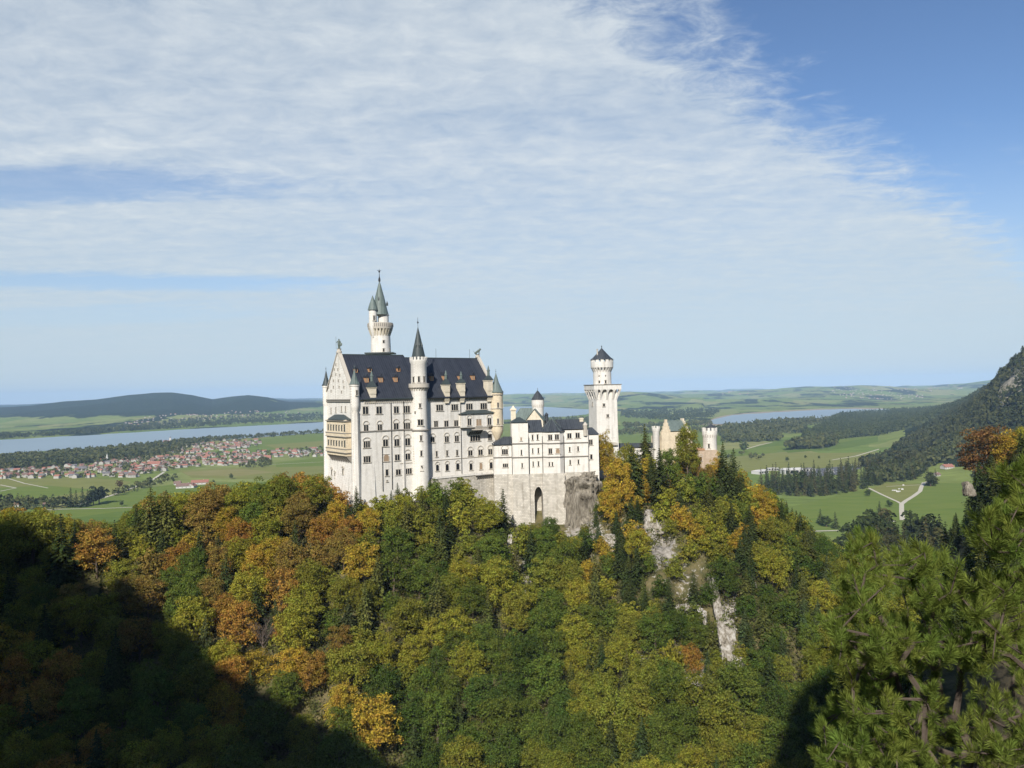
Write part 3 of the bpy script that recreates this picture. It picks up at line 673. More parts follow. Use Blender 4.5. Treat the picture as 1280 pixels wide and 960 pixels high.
fields = [
 ([(-60, 597), (110, 597), (165, 602), (145, 612), (90, 628), (20, 632), (-60, 640)], 'gB'),
 ([(-60, 612), (60, 607), (120, 612), (60, 622), (-60, 628)], 'gA'),
 ([(60, 640), (95, 632), (170, 612), (225, 604), (330, 602), (400, 600), (420, 640), (420, 700), (60, 700)], 'gA'),
 ([(40, 655), (150, 639), (420, 636), (420, 700), (40, 700)], 'gD'),
 ([(222, 588), (330, 583), (400, 581), (420, 592), (330, 599), (240, 597)], 'gB'),
 ([(228, 590), (300, 586), (345, 590), (300, 595), (235, 594)], 'gE'),
 ([(345, 578), (420, 570), (430, 582), (345, 584)], 'gA'),
 ([(300, 552), (420, 540), (430, 566), (350, 563), (310, 557)], 'gA'),
 ([(330, 556), (420, 550), (430, 556), (350, 562)], 'gB'),
 # right side
 ([(880, 575), (960, 566), (1060, 566), (1130, 563), (1140, 578), (1040, 584), (900, 592)], 'gB'),
 ([(905, 572), (1000, 563), (1100, 552), (1135, 541), (1100, 543), (1000, 555), (900, 563)], 'gA'),
 ([(975, 560), (1050, 553), (1130, 541), (1128, 546), (1060, 560), (985, 566)], 'gD'),
 ([(940, 560), (1010, 541), (1060, 539), (1040, 545), (990, 556)], 'gD'),
 ([(775, 545), (830, 542), (900, 540), (905, 556), (780, 562)], 'gA'),
 ([(775, 519), (800, 517), (840, 520), (815, 528), (776, 533)], 'gA'),
 ([(885, 515), (915, 510), (925, 516), (895, 522)], 'gC'),
 ([(1100, 503), (1175, 499), (1200, 503), (1110, 508)], 'gC'),
 ([(940, 690), (960, 640), (1080, 612), (1100, 612), (1127, 630), (1130, 650), (1060, 664), (985, 664)], 'gA'),
 ([(1088, 612), (1105, 604), (1158, 605), (1127, 629)], 'gB'),
 ([(1127, 630), (1160, 606), (1190, 590), (1260, 580), (1290, 660), (1130, 690)], 'gA'),
]
for k, (pts, mm) in enumerate(fields):
    ground_poly('meadow', pts, M[mm], 0.25 + 0.012 * k)
def road(pts, w, mat='gravel', z=0.62, name='road'):
    P = on_ground(np.array([p[0] for p in pts], float), np.array([p[1] for p in pts], float), z)
    T = np.gradient(P, axis=0); T /= np.linalg.norm(T, axis=1)[:, None]
    Nn = np.stack([-T[:, 1], T[:, 0], 0 * T[:, 0]], 1) * w / 2
    A, B = P - Nn, P + Nn
    me_ = sheet(name, np.stack([A[:, 0], B[:, 0]]), np.stack([A[:, 1], B[:, 1]]), np.stack([A[:, 2], B[:, 2]]), M[mat])
    tag(link(name, me_), kind='structure')
road([(1086, 610), (1100, 617), (1113, 623), (1122, 627), (1127, 630)], 4.5)
road([(1127, 638), (1127, 630), (1132, 626), (1142, 620), (1150, 614), (1152, 608), (1155, 603)], 7, z=0.66)
road([(1128, 650), (1127, 638)], 7, z=0.64)
road([(975, 665), (1010, 664), (1050, 663), (1085, 659), (1118, 651)], 5.5)
road([(1158, 603), (1175, 598), (1188, 592), (1195, 590)], 9)
road([(1108, 608), (1130, 607), (1150, 606)], 3, z=0.6)
road([(1040, 575), (1070, 570), (1100, 561), (1122, 547), (1130, 543)], 6)
road([(930, 562), (950, 556), (965, 553)], 6)
road([(1055, 580), (1075, 582), (1095, 582)], 7)
road([(58, 637), (95, 636), (130, 635.5), (165, 634)], 5)
road([(205, 590), (190, 600), (165, 610), (140, 619), (110, 628), (90, 632)], 7)
road([(0, 606), (20, 610), (0, 614)], 5)
road([(10, 598), (30, 604), (60, 610)], 4)
road([(330, 581), (370, 579), (410, 577)], 5)
road([(365, 597), (400, 594)], 5)

# ---- the mountain behind the viewer that shades the left of the gorge
def canopy_hit(px, py, lift=9.0):
    Y = np.arange(170, 900, 1.0); P = at(np.full_like(Y, px), np.full_like(Y, py), Y)
    k = np.nonzero(P[:, 2] < hill_z(P[:, 0], P[:, 1], False) + lift)[0]
    return P[k[0]] if len(k) else P[60]
edge = [(0, 655), (50, 668), (76, 685), (92, 712), (120, 722), (158, 722), (190, 742), (225, 782), (255, 804), (277, 829), (315, 855), (356, 877), (394, 905), (450, 915), (490, 952), (520, 985), (915, 985), (960, 952), (1000, 860)]
Y0 = -110.0
sky_pts = []
for e in edge:
    P = canopy_hit(*e) if e[1] < 960 else at(e[0], e[1], 205.0)
    if e[1] >= 960: P[2] = P[2]
    t = (P[1] - Y0) / -S[1]
    sky_pts.append((P[0] + S[0] * t, P[2] + S[2] * t))
sky_pts.sort()
sx_ = np.array([p[0] for p in sky_pts]); sz_ = np.array([p[1] for p in sky_pts])
print('mountain skyline', [(round(a), round(b)) for a, b in sky_pts])
# keep the gap between the two shoulders open
def mz(x, y):
    top = np.interp(x, np.concatenate([[sx_[0] - 300], sx_, [sx_[-1] + 40, sx_[-1] + 300]]), np.concatenate([[sz_[0] + 60], sz_, [sz_[-1] + 30, sz_[-1] + 120]]))
    top = top - 105 * sstep(x, -96, -84) * (1 - sstep(x, -11, -3))
    top = top + 9 * (fbm(x / 7.0, 0 * x + 3.3, 4, 12) - .5) + 3 * (vnoise(x / 1.7, 0 * x, 8) - .5)
    z = top - np.where(y > Y0, (y - Y0) * 2.6, (Y0 - y) * 1.05)
    return np.maximum(z, 66)
gx = np.concatenate([np.linspace(-700, -260, 40), np.linspace(-256, 130, 130), np.linspace(140, 420, 30)]); gy = np.concatenate([np.linspace(-420, -150, 30), np.linspace(-145, 40, 60)])
GX, GY = np.meshgrid(gx, gy)
nz_ = (fbm(GX / 22, GY / 22, 4, 77) - 0.5) * 8 * sstep(np.abs(GY - Y0), 3, 40)
me = sheet('mountain', GX, GY, np.minimum(mz(GX, GY) + nz_, np.where(GY > -8, 170, 1e5)), M['hill'])
tag(link('mountain', me), kind='structure')

# ---- haze: one closed box of thin air
bm_ = MB()
fr0 = lambda a, b, z: (a, b, z)
bm_.box(fr0, -33000, 33000, -33000, 33000, -36, 560)
def haze_mat():
    m, nt, N, L = new_mat('haze_air')
    v = N('ShaderNodeVolumePrincipled'); v.inputs['Color'].default_value = (0.48, 0.70, 0.96, 1)
    v.inputs['Density'].default_value = HAZE_DENSITY; v.inputs['Anisotropy'].default_value = -0.24
    o = N('ShaderNodeOutputMaterial'); L(v.outputs[0], o.inputs['Volume'])
    return m
tag(bm_.build('haze', haze_mat()), kind='stuff')
# ================================================================== THE CASTLE
def frame(p0, ang):
    """local frame: a runs along the front, b runs back, z up"""
    ca, sa = math.cos(ang), math.sin(ang)
    fr = lambda a, b, z: (p0[0] + ca * a - sa * b, p0[1] + sa * a + ca * b, z)
    fr.p0 = np.array([p0[0], p0[1], 0.0]); fr.a = np.array([ca, sa, 0.0]); fr.b = np.array([-sa, ca, 0.0])
    return fr
def on_front(fr, px, py, b=0.0):
    p = on_plane(px, py, fr.p0 + fr.b * b, fr.b)
    return float((p - fr.p0) @ fr.a), float(p[2])
def on_side(fr, px, py, a=0.0):
    p = on_plane(px, py, fr.p0 + fr.a * a, fr.a)
    return float((p - fr.p0) @ fr.b), float(p[2])
def side_frame(fr, a=0.0, left=True):
    """frame whose 'a' runs along a gable side and whose 'b' runs into the wall"""
    g = lambda s, d, z: fr(a + d if left else a - d, s, z)
    return g
def arch_pts(w, z0, z1, n=6, pointed=False):
    r = w / 2; zc = max(z0 + 0.1, z1 - r)
    return [(-r, z0), (r, z0)] + [(r * math.cos(t), zc + (z1 - zc) * math.sin(t)) for t in np.linspace(0, math.pi, n + 1)]
def panel(mb, g, c, b0, b1, pts):
    """prism of an outline in the (a, z) plane of frame g, from depth b0 to b1"""
    lo = [g(c + a, b1, z) for a, z in pts]; hi = [g(c + a, b0, z) for a, z in pts]
    n = len(pts); b = len(mb.v); mb.v += lo + hi
    mb.f.append([b + i for i in range(n)]); mb.f.append([b + n + i for i in range(n)][::-1])
    for i in range(n):
        j = (i + 1) % n
        mb.f.append([b + j, b + i, b + n + i, b + n + j])
    mb.m += [mb.mi] * (n + 2)
def window(parent, g, c, z0, z1, w, lights=2, hood=False, sill=True, glass='glass', arch=True, name='window'):
    """stone-framed window with one to four arched lights; g's b points into the wall"""
    f = MB()
    lw = w / lights
    jw = min(0.22, lw * 0.22)
    tot = w / 2 + jw
    for k in range(lights + 1):
        a = c - w / 2 + k * lw
        f.box(g, a - jw / 2, a + jw / 2, -0.16, 0.05, z0, z1 - lw * 0.3)
    f.box(g, c - tot, c + tot, -0.18, 0.05, z1 - 0.02, z1 + 0.22)
    if sill: f.box(g, c - tot - 0.2, c + tot + 0.2, -0.32, 0.05, z0 - 0.28, z0)
    if hood:
        r = w / 2 + 0.45; n = 8; hh = r * (0.75 if w > 3 else 1.0)
        for i in range(n):
            t0, t1 = math.pi * i / n, math.pi * (i + 1) / n
            pts = [(c + (r) * math.cos(t0), z1 + 0.3 + hh * math.sin(t0)), (c + r * math.cos(t1), z1 + 0.3 + hh * math.sin(t1)),
                   (c + (r - .28) * math.cos(t1), z1 + 0.3 + (hh - .28) * math.sin(t1)), (c + (r - .28) * math.cos(t0), z1 + 0.3 + (hh - .28) * math.sin(t0))]
            panel(f, g, 0, -0.28, 0.05, pts)
    o = f.build(name, M['trim'], parent)
    for k in range(lights):
        a = c - w / 2 + (k + 0.5) * lw
        p = MB()
        pts = arch_pts(lw - jw, z0, z1) if arch else [(-lw / 2 + jw / 2, z0), (lw / 2 - jw / 2, z0), (lw / 2 - jw / 2, z1), (-lw / 2 + jw / 2, z1)]
        panel(p, g, a, -0.06, 0.04, pts)
        p.build('pane', M[glass], o)
    return o
def px_windows(parent, fr, rows, b=0.0):
    for px, y0, y1, wpx, li, hood in rows:
        a, zt = on_front(fr, px, y0, b); _, zb = on_front(fr, px, y1, b)
        a0, _ = on_front(fr, px - wpx / 2, y0, b); a1, _ = on_front(fr, px + wpx / 2, y0, b)
        g = (lambda fr_, b_: (lambda s, d, z: fr_(s, b_ + d, z)))(fr, b)
        glass = 'blind' if hood == 2 else 'glass'
        window(parent, g, a, zb, zt, abs(a1 - a0), li, bool(hood) and hood != 2, glass=glass)
def courses(mb, fr, ys, x0, x1, b=0.0, h=0.5, out=0.35):
    for (ya, yb) in ys:
        a0, z0 = on_front(fr, x0, ya, b); a1, z1 = on_front(fr, x1, yb, b)
        z = (z0 + z1) / 2
        mb.box(fr, a0, a1, b - out, b + 0.2, z - h / 2, z + h / 2)
def battlements(mb, cx, cy, r, z0, z1, n, th=0.45, duty=0.58):
    for i in range(n):
        t0 = 2 * math.pi * i / n; t1 = t0 + 2 * math.pi / n * duty
        P = lambda rr_, t, z: (cx + rr_ * math.cos(t), cy + rr_ * math.sin(t), z)
        mb.hull8([P(r - th, t0, z0), P(r, t0, z0), P(r, t1, z0), P(r - th, t1, z0)], [P(r - th, t0, z1), P(r, t0, z1), P(r, t1, z1), P(r - th, t1, z1)])
def corbels(mb, cx, cy, r0, r1, z0, z1, n, w=0.5):
    for i in range(n):
        t = 2 * math.pi * i / n; c, s_ = math.cos(t), math.sin(t)
        P = lambda rr_, a, z: (cx + c * rr_ - s_ * a, cy + s_ * rr_ + c * a, z)
        mb.hull8([P(r0 - .2, -w / 2, z0), P(r0 + .05, -w / 2, z0), P(r0 + .05, w / 2, z0), P(r0 - .2, w / 2, z0)],
                 [P(r0 - .2, -w / 2, z1), P(r1, -w / 2, z1), P(r1, w / 2, z1), P(r0 - .2, w / 2, z1)])
def round_slit(parent, cx, cy, r, px, py, w, h, name='window', lights=1):
    """window on a round shaft, facing the side seen in the photo at column px"""
    d = dirs(px, py); d = d / d[1]
    # intersect the ray's plan line with the circle, nearest hit
    A = d[0] ** 2 + 1; Bq = -2 * (d[0] * cx + cy); Cq = cx * cx + cy * cy - r * r
    disc = max(Bq * Bq - 4 * A * Cq, 0); Y = (-Bq - math.sqrt(disc)) / (2 * A)
    p = at(px, py, Y); n = np.array([p[0] - cx, p[1] - cy, 0]); n /= np.linalg.norm(n)
    q = np.array([-n[1], n[0], 0])
    base = np.array([cx, cy, 0]) + n * r
    g = lambda a, b, z: tuple(base + q * a - n * b + np.array([0, 0, z]))
    return window(parent, g, 0, p[2] - h / 2, p[2] + h / 2, w, lights, sill=h > 1.5, name=name)

# ------------------------------------------------------------------ the great palace block
A0 = at(443.5, 560, 330.0)
PF = frame((A0[0], A0[1]), R(36))
palace = empty('palace', (PF(37, 17, 150)), 'long white palace block with steep dark slate roof at the left end of the castle', 'palace')
EAVE = 198.2
LEN = on_front(PF, 621.5, 530)[0]
SPL = on_front(PF, 536, 540)[0]         # joint between the left and the right half
W_ = 31.0
print('palace length', LEN, SPL)
mb = MB()
mb.box(PF, 0, SPL, 0, W_, 140, EAVE)
mb.box(PF, SPL, LEN, 0.9, W_ - 0.9, 140, EAVE)
# battered foot on the gable side
mb.hull8([PF(-2.6, -1.6, 138), PF(9, -1.6, 138), PF(9, W_ + 2, 138), PF(-2.6, W_ + 2, 138)], [PF(-0.06, -0.06, 170), PF(9, -0.06, 170), PF(9, W_ + .05, 170), PF(-0.06, W_ + .05, 170)])
# shallow pilaster strips
for px in (503.5,):
    a, _ = on_front(PF, px, 570)
    mb.box(PF, a, a + 1.2, -0.25, 0.1, 145, 184 if px < 480 else 183)
mb.build('wall', M['wall'], palace)
RZ1, RZ2 = 218.3, 217.2
GAB = on_front(PF, 503.8, 444, W_ / 2)[0]
# gables
def gable_wall(a, z_ap, parent, out, name='gable'):
    g = MB()
    n = 1.0
    lo = [PF(a, 0, EAVE - .5), PF(a + n * out, 0, EAVE - .5), PF(a + n * out, W_, EAVE - .5), PF(a, W_, EAVE - .5)]
    g.hull8([PF(a, 0, EAVE - .4), PF(a, W_, EAVE - .4), PF(a, W_ / 2 + .01, z_ap + 1.0), PF(a, W_ / 2 - .01, z_ap + 1.0)],
            [PF(a + n * out, 0, EAVE - .4), PF(a + n * out, W_, EAVE - .4), PF(a + n * out, W_ / 2 + .01, z_ap + 1.0), PF(a + n * out, W_ / 2 - .01, z_ap + 1.0)])
    return g.build(name, M['wall'], parent)
gl = gable_wall(-0.35, RZ1, palace, 1.2)
# raking coping of the left gable and the right one
def coping(a0_, a1_, z_ap, parent):
    c = MB()
    for s_ in (0, 1):
        b0 = 0 if s_ == 0 else W_
        e = -0.8 if s_ == 0 else 0.8
        lo = [PF(a0_, b0 + e, EAVE), PF(a1_, b0 + e, EAVE), PF(a1_, W_ / 2, z_ap + 1.0), PF(a0_, W_ / 2, z_ap + 1.0)]
        hi = [PF(a0_, b0 + e, EAVE + .8), PF(a1_, b0 + e, EAVE + .8), PF(a1_, W_ / 2, z_ap + 1.9), PF(a0_, W_ / 2, z_ap + 1.9)]
        c.hull8(lo, hi)
    return c.build('coping', M['trim'], parent)
coping(-0.6, 1.1, RZ1, gl)
gr_ = gable_wall(LEN - 0.8, RZ2, palace, 1.1)
coping(LEN - 1.0, LEN + 0.5, RZ2, gr_)
# small blind slits that dot the left gable
for (px, py) in [(421, 456), (419, 462), (423.5, 462), (416, 469), (421, 468), (426, 469), (413, 477), (418, 476), (424, 476), (430, 477), (412, 484), (418, 484), (425, 484), (431, 484), (415, 489), (428, 490)]:
    bb, zz = on_side(PF, px, py)
    window(gl, side_frame(PF, -0.35), bb, zz - 0.6, zz + 0.5, 0.75, 1, sill=False, name='slit_window')
# roofs
def saddle(a0_, a1_, zr, ov, name, hip_r=0.0):
    r = MB()
    th = 0.5
    for s_ in (-1, 1):
        be = -ov if s_ < 0 else W_ + ov
        lo = [PF(a0_, be, EAVE + .1), PF(a1_, be, EAVE + .1), PF(a1_ - hip_r, W_ / 2, zr), PF(a0_, W_ / 2, zr)]
        hi = [(x, y, z - th) for x, y, z in lo]
        r.hull8(hi, lo)
    if hip_r:
        r.hull8([PF(a1_, -ov, EAVE - .3), PF(a1_, W_ + ov, EAVE - .3), PF(a1_ - hip_r - .01, W_ / 2, zr - .4), PF(a1_ - hip_r, W_ / 2 - .01, zr - .4)],
                [PF(a1_ + .3, -ov, EAVE - .3), PF(a1_ + .3, W_ + ov, EAVE - .3), PF(a1_ - hip_r + .3, W_ / 2 + .01, zr - .4), PF(a1_ - hip_r + .3, W_ / 2 - .01, zr - .4)])
    return r.build(name, M['roof'], palace)
RL = saddle(0.9, GAB + 3.2, RZ1, 0.9, 'roof', 3.0)
RR_ = saddle(GAB + 0.5, LEN - 0.7, RZ2, 0.7, 'roof')
rd = MB(); rd.box(PF, 1.2, GAB, W_ / 2 - .25, W_ / 2 + .25, RZ1 - .2, RZ1 + .25); rd.box(PF, GAB + .4, LEN - 1, W_ / 2 - .25, W_ / 2 + .25, RZ2 - .2, RZ2 + .22)
rd.build('ridge_cap', M['lead'], palace)
for px in (545, 587):
    lr = MB(); a, _ = on_front(PF, px, 447, W_ / 2)
    lr.tube(PF(a, W_ / 2, RZ2), PF(a, W_ / 2, RZ2 + 4.6), 0.07)
    lr.build('lightning_rod', M['iron'], palace)
# eaves gutter + little round-arch frieze under it
fz = MB()
for a0_, a1_, b in ((4.5, SPL - 7, 0), (SPL + .3, LEN - 3, 0.9)):
    fz.box(PF, a0_, a1_, b - 0.55, b + .05, EAVE - 0.75, EAVE - .35)
    n = int((a1_ - a0_) / 0.95)
    for i in range(n):
        a = a0_ + (i + .5) * (a1_ - a0_) / n
        fz.box(PF, a - .2, a + .2, b - .38, b + .05, EAVE - 1.9, EAVE - .75)
fz.build('arched_frieze', M['trim'], palace)
gt = MB(); gt.box(PF, 4.2, SPL - 6.8, -1.15, -0.7, EAVE - .3, EAVE + .15); gt.box(PF, SPL + .3, LEN - 2.6, -0.3, 0.2, EAVE - .3, EAVE + .12)
gt.build('gutter', M['lead'], palace)
# string courses
st = MB()
courses(st, PF, [(539.7, 536.5)], 446, 515, 0)
courses(st, PF, [(534.5, 531.5)], 537.5, 620, 0.9)
st.build('string_course', M['band'], palace)
s2 = MB(); courses(s2, PF, [(580, 577.5)], 500, 515, 0, 0.35, 0.2); courses(s2, PF, [(574, 571.2)], 537.5, 616, 0.9, 0.35, 0.2)
s2.build('moulding', M['trim'], palace)
# downpipes
for px, y0, y1, b in ((488.3, 502, 612, 0), (504.2, 502, 612, 0), (477.5, 558, 614, 0), (575.3, 499, 592, 0.9), (444.6, 510, 615, 0)):
    dp = MB(); a, z1 = on_front(PF, px, y0, b); _, z0 = on_front(PF, px, y1, b)
    dp.tube(PF(a, b - .22, z0), PF(a, b - .22, z1), 0.16); dp.build('downpipe', M['iron'], palace)
# windows of the front
px_windows(palace, PF, [
 (456.7, 508.3, 517.5, 7.2, 2, 0), (473.7, 508.2, 517.2, 7.2, 2, 0), (495.2, 508, 516.3, 6.4, 2, 0), (508, 507.5, 516, 8.4, 3, 0),
 (457.4, 531, 539, 5.8, 2, 1), (474.6, 530.6, 538.6, 5.8, 2, 1), (495, 529, 537.3, 6.2, 2, 1), (508.4, 528.6, 537, 8.2, 3, 1),
 (458.3, 551.5, 559.6, 8.2, 3, 1), (481.7, 549.5, 558, 6.4, 2, 1), (495.8, 549, 557.5, 6.4, 2, 1), (509.3, 548, 556.8, 6.4, 2, 1),
 (458.6, 570.3, 578, 8.8, 3, 0), (482.8, 568, 576.6, 6.6, 1, 2), (496.5, 568.2, 575.4, 6.2, 2, 0), (509.5, 567, 574.7, 6.2, 2, 1),
 (483.5, 586.8, 594.6, 3.6, 1, 0), (497.7, 586.8, 593.6, 6.2, 2, 0), (510.6, 585.6, 592.4, 8.0, 3, 0), (483.8, 600.4, 602, 1.6, 1, 0)], 0)
px_windows(palace, PF, [
 (549.4, 506, 513.3, 8.6, 3, 0), (568.2, 505.5, 512.8, 8.4, 3, 0), (586.5, 504.6, 512, 8.2, 3, 0), (604.4, 504, 511.4, 8.2, 3, 0),
 (544.8, 526.3, 533.6, 5.0, 2, 0), (557.7, 526, 533.2, 5.2, 2, 0), (570, 525.5, 532.5, 5.2, 2, 0),
 (540.6, 546.3, 553, 5.2, 2, 1), (558.3, 545.4, 552.6, 5.2, 2, 1), (570.8, 544.6, 552, 5.2, 2, 1), (593.8, 544.2, 551.2, 12.6, 4, 1), (612.3, 543, 550.3, 5.0, 2, 1),
 (545.7, 564, 571, 2.3, 1, 0), (558.7, 563, 569.8, 2.3, 1, 0), (571.2, 562.5, 569.5, 2.4, 1, 0),
 (587.7, 563, 569.6, 5.4, 2, 1), (600.4, 562, 568.7, 5.6, 2, 1), (612.6, 561.2, 568.2, 5.2, 2, 1),
 (546.6, 581, 588.6, 4.0, 1, 1), (558.8, 580.2, 588.4, 4.2, 1, 1), (572, 579.3, 587.2, 4.2, 1, 1), (588.5, 579.4, 587.4, 3.8, 1, 1), (601, 578.5, 586.6, 3.6, 1, 2), (613.7, 577.8, 585.7, 4.0, 1, 1)], 0.9)
# shallow bay with its low dark roof and the stone balcony
ba0 = on_front(PF, 575.8, 525)[0]; ba1 = on_front(PF, 619.5, 525)[0]
zb1 = on_front(PF, 590, 517)[1]; zb0 = on_front(PF, 590, 534)[1]; zt1 = on_front(PF, 597, 512.5)[1]
bay = MB(); bay.box(PF, ba0, ba1, -0.55, 0.95, zb0, zb1); bay_o = bay.build('bay', M['wall'], palace)
br = MB(); br.hull8([PF(ba0 - .8, -1.3, zb1), PF(ba1 + .5, -1.3, zb1), PF(ba1 + .5, 1, zb1), PF(ba0 - .8, 1, zb1)], [PF(ba0 + 5, .75, zt1), PF(ba1 - 6, .75, zt1), PF(ba1 - 6, 1, zt1), PF(ba0 + 5, 1, zt1)])
br.build('bay_roof', M['lead'], bay_o)
px_windows(bay_o, PF, [(586.5, 523.4, 531.6, 4.8, 2, 1), (598.4, 524, 532.0, 6.4, 2, 2), (611.5, 522.6, 531.0, 4.8, 2, 1)], -0.55)
bl0 = on_front(PF, 589.5, 536)[0]; bl1 = on_front(PF, 606.5, 536)[0]; zf = on_front(PF, 598, 536.2)[1]
bc = MB(); bc.box(PF, bl0, bl1, -3.0, 0, zf - .35, zf)
for i in range(12):
    a = bl0 + .3 + (bl1 - bl0 - .6) * i / 11
    bc.box(PF, a - .12, a + .12, -2.95, -2.7, zf, zf + 1.0)
bc.box(PF, bl0, bl1, -3.0, -2.65, zf + 1.0, zf + 1.25)
bco = bc.build('balcony', M['trim'], palace)
bk = MB()
for i in range(7):
    a = on_front(PF, 584.5, 538)[0] + i * 1.15
    bk.hull8([PF(a, .0, zf - 2.4), PF(a + .5, .0, zf - 2.4), PF(a + .5, .9, zf - 2.4), PF(a, .9, zf - 2.4)], [PF(a, -2.4, zf - .4), PF(a + .5, -2.4, zf - .4), PF(a + .5, .9, zf - .4), PF(a, .9, zf - .4)])
bk.build('bracket', M['lead'], bco)
# dark dormers of the slate roof with orange frames
tanr = (RZ1 - EAVE) / (W_ / 2)
def dormer(px, py, big, zr):
    # point on the roof slope seen at this pixel
    n = np.cross(PF.a, PF.b * (W_ / 2 + .8) + np.array([0, 0, zr - EAVE])); p0 = np.array(PF(0, -.8, EAVE + .1))
    p = on_plane(px, py, p0, n); a = float((p - PF.p0) @ PF.a); b = float((p - PF.p0) @ PF.b); z = float(p[2])
    w, h = (1.8, 3.1) if big else (1.5, 2.3)
    m = MB()
    g = lambda s, d, zz: PF(a + s, b + d, zz)
    z0 = z - h * 0.42
    bf = b - 1.25
    g2 = lambda s, d, zz: PF(a + s, bf + d, zz)
    m.box(g2, -w / 2, w / 2, 0, 3.2, z0, z0 + h * 0.75)
    m.mi = 1
    m.hull8([g2(-w / 2 - .25, -.3, z0 + h * .72), g2(w / 2 + .25, -.3, z0 + h * .72), g2(w / 2 + .25, 3.6, z0 + h * .72), g2(-w / 2 - .25, 3.6, z0 + h * .72)],
            [g2(-.03, -.3, z0 + h * 1.25), g2(.03, -.3, z0 + h * 1.25), g2(.03, 3.6, z0 + h * 1.25), g2(-.03, 3.6, z0 + h * 1.25)])
    o = m.build('dormer', [M['orange'], M['roof']], palace)
    pn = MB(); panel(pn, g2, 0, -0.04, 0.03, arch_pts(w * .5, z0 + .35, z0 + h * .66)); pn.build('pane', M['blind' if big else 'glass'], o)
for px, py, big in ((443.8, 463, 0), (461.3, 462.5, 0), (497, 462, 0), (457.2, 474.5, 1), (475, 474.3, 1), (493.3, 474, 1)):
    dormer(px, py, big, RZ1)
for px, py, big in ((538.4, 472.7, 1), (554.4, 472, 1), (574, 472, 1), (590, 471.6, 1)):
    dormer(px, py, big, RZ2)
# tall chimney dormers that stand up from the eaves
def chimney(px, ybase, ybox, yroof, ytip, w=2.3, nm='chimney'):
    b = 0.35
    a, zb = on_front(PF, px, ybase, b); _, z1 = on_front(PF, px, ybox, b); _, z2 = on_front(PF, px, yroof, b); _, z3 = on_front(PF, px, ytip, b)
    g = lambda s, d, zz: PF(a + s, b + d, zz)
    m = MB(); h = w / 2
    m.box(g, -h * .96, h * .96, -.9, 2.6, zb - 2.4, zb)
    m.box(g, -h, h, -1.1, 2.6, zb, z1 - .5)
    m.box(g, -h - .2, h + .2, -1.3, 2.8, z1 - .5, z1)
    m.hull8([g(-h * .8, .0, zb - 5.2), g(h * .8, .0, zb - 5.2), g(h * .8, -.3, zb - 5.2), g(-h * .8, -.3, zb - 5.2)], [g(-h, -1.0, zb - 2.6), g(h, -1.0, zb - 2.6), g(h, -.3, zb - 2.6), g(-h, -.3, zb - 2.6)])
    c = m.build(nm, M['wallwarm'], palace)
    r = MB(); r.hull8([g(-h - .4, -1.5, z1), g(h + .4, -1.5, z1), g(h + .4, 2.4, z1), g(-h - .4, 2.4, z1)], [g(-.55, -.3, z2), g(.55, -.3, z2), g(.55, .8, z2), g(-.55, .8, z2)])
    r.build('chimney_roof', M['lead'], c)
    l = MB(); g3 = g(0, .25, 0)
    l.lathe(g3[0], g3[1], [(.62, z2), (.62, z2 + (z3 - z2) * .45), (.85, z2 + (z3 - z2) * .5), (.5, z2 + (z3 - z2) * .62), (.35, z2 + (z3 - z2) * .8), (.1, z3)], 8)
    l.build('lantern', M['copper'], c)
chimney(465.3, 492.5, 484, 476.5, 463, 2.9)
chimney(558, 490, 480.5, 474, 463, 2.7)
chimney(577, 489.5, 478.5, 473.5, 464, 2.7)
chimney(611.3, 488.5, 475, 469.5, 457, 3.0)
# corner turrets of the gables
def turret(cx, cy, r, z0, z1, z2, zt, mroof, mwall='wall', name='turret', corb=3.0, nwin=True, fin=1.6):
    m = MB(); m.lathe(cx, cy, [(r * .35, z0 - corb), (r * .9, z0 - corb * .3), (r, z0), (r, z1 - 1.0), (r * 1.12, z1 - .8), (r * 1.12, z1)], 12)
    o = m.build(name, M[mwall], palace, True)
    c = MB(); c.lathe(cx, cy, [(r * 1.22, z1), (r * .95, z1 + (z2 - z1) * .12), (r * .42, z1 + (z2 - z1) * .55), (.1, z2)], 16)
    c.tube((cx, cy, z2 - .2), (cx, cy, zt), .08); c.lathe(cx, cy, [(.05, z2 + fin * .3), (.3, z2 + fin * .45), (.05, z2 + fin * .6)], 8)
    c.build('spire', M[mroof], o, True)
    return o
def zat(px, py, Y): return float(at(px, py, Y)[2])
c = PF(0.6, 0.4, 0); t1 = turret(c[0], c[1], 2.0, zat(439, 507, 330), zat(439, 480.5, 330), zat(439, 461, 330), zat(439, 456, 330), 'copper', corb=4)
pil = MB(); pil.lathe(c[0], c[1], [(2.2, 140), (1.9, 168), (1.75, 192), (1.9, zat(439, 507, 330) - 3)], 8); pil.build('corner_buttress', M['wall'], palace, True)
c2 = PF(0.2, W_ - .4, 0); turret(c2[0], c2[1], 1.7, zat(408, 505, c2[1]), zat(408, 482, c2[1]), zat(408, 463, c2[1]), zat(408, 458.5, c2[1]), 'lead', corb=3)
pil = MB(); pil.lathe(c2[0], c2[1], [(2.0, 140), (1.7, 168), (1.5, 197)], 8); pil.build('corner_buttress', M['wall'], palace, True)
window(t1, (lambda s, d, z: PF(0.6 + s, -1.75 + d, z)), 0, zat(439, 494, 330), zat(439, 488, 330), .9, 1)
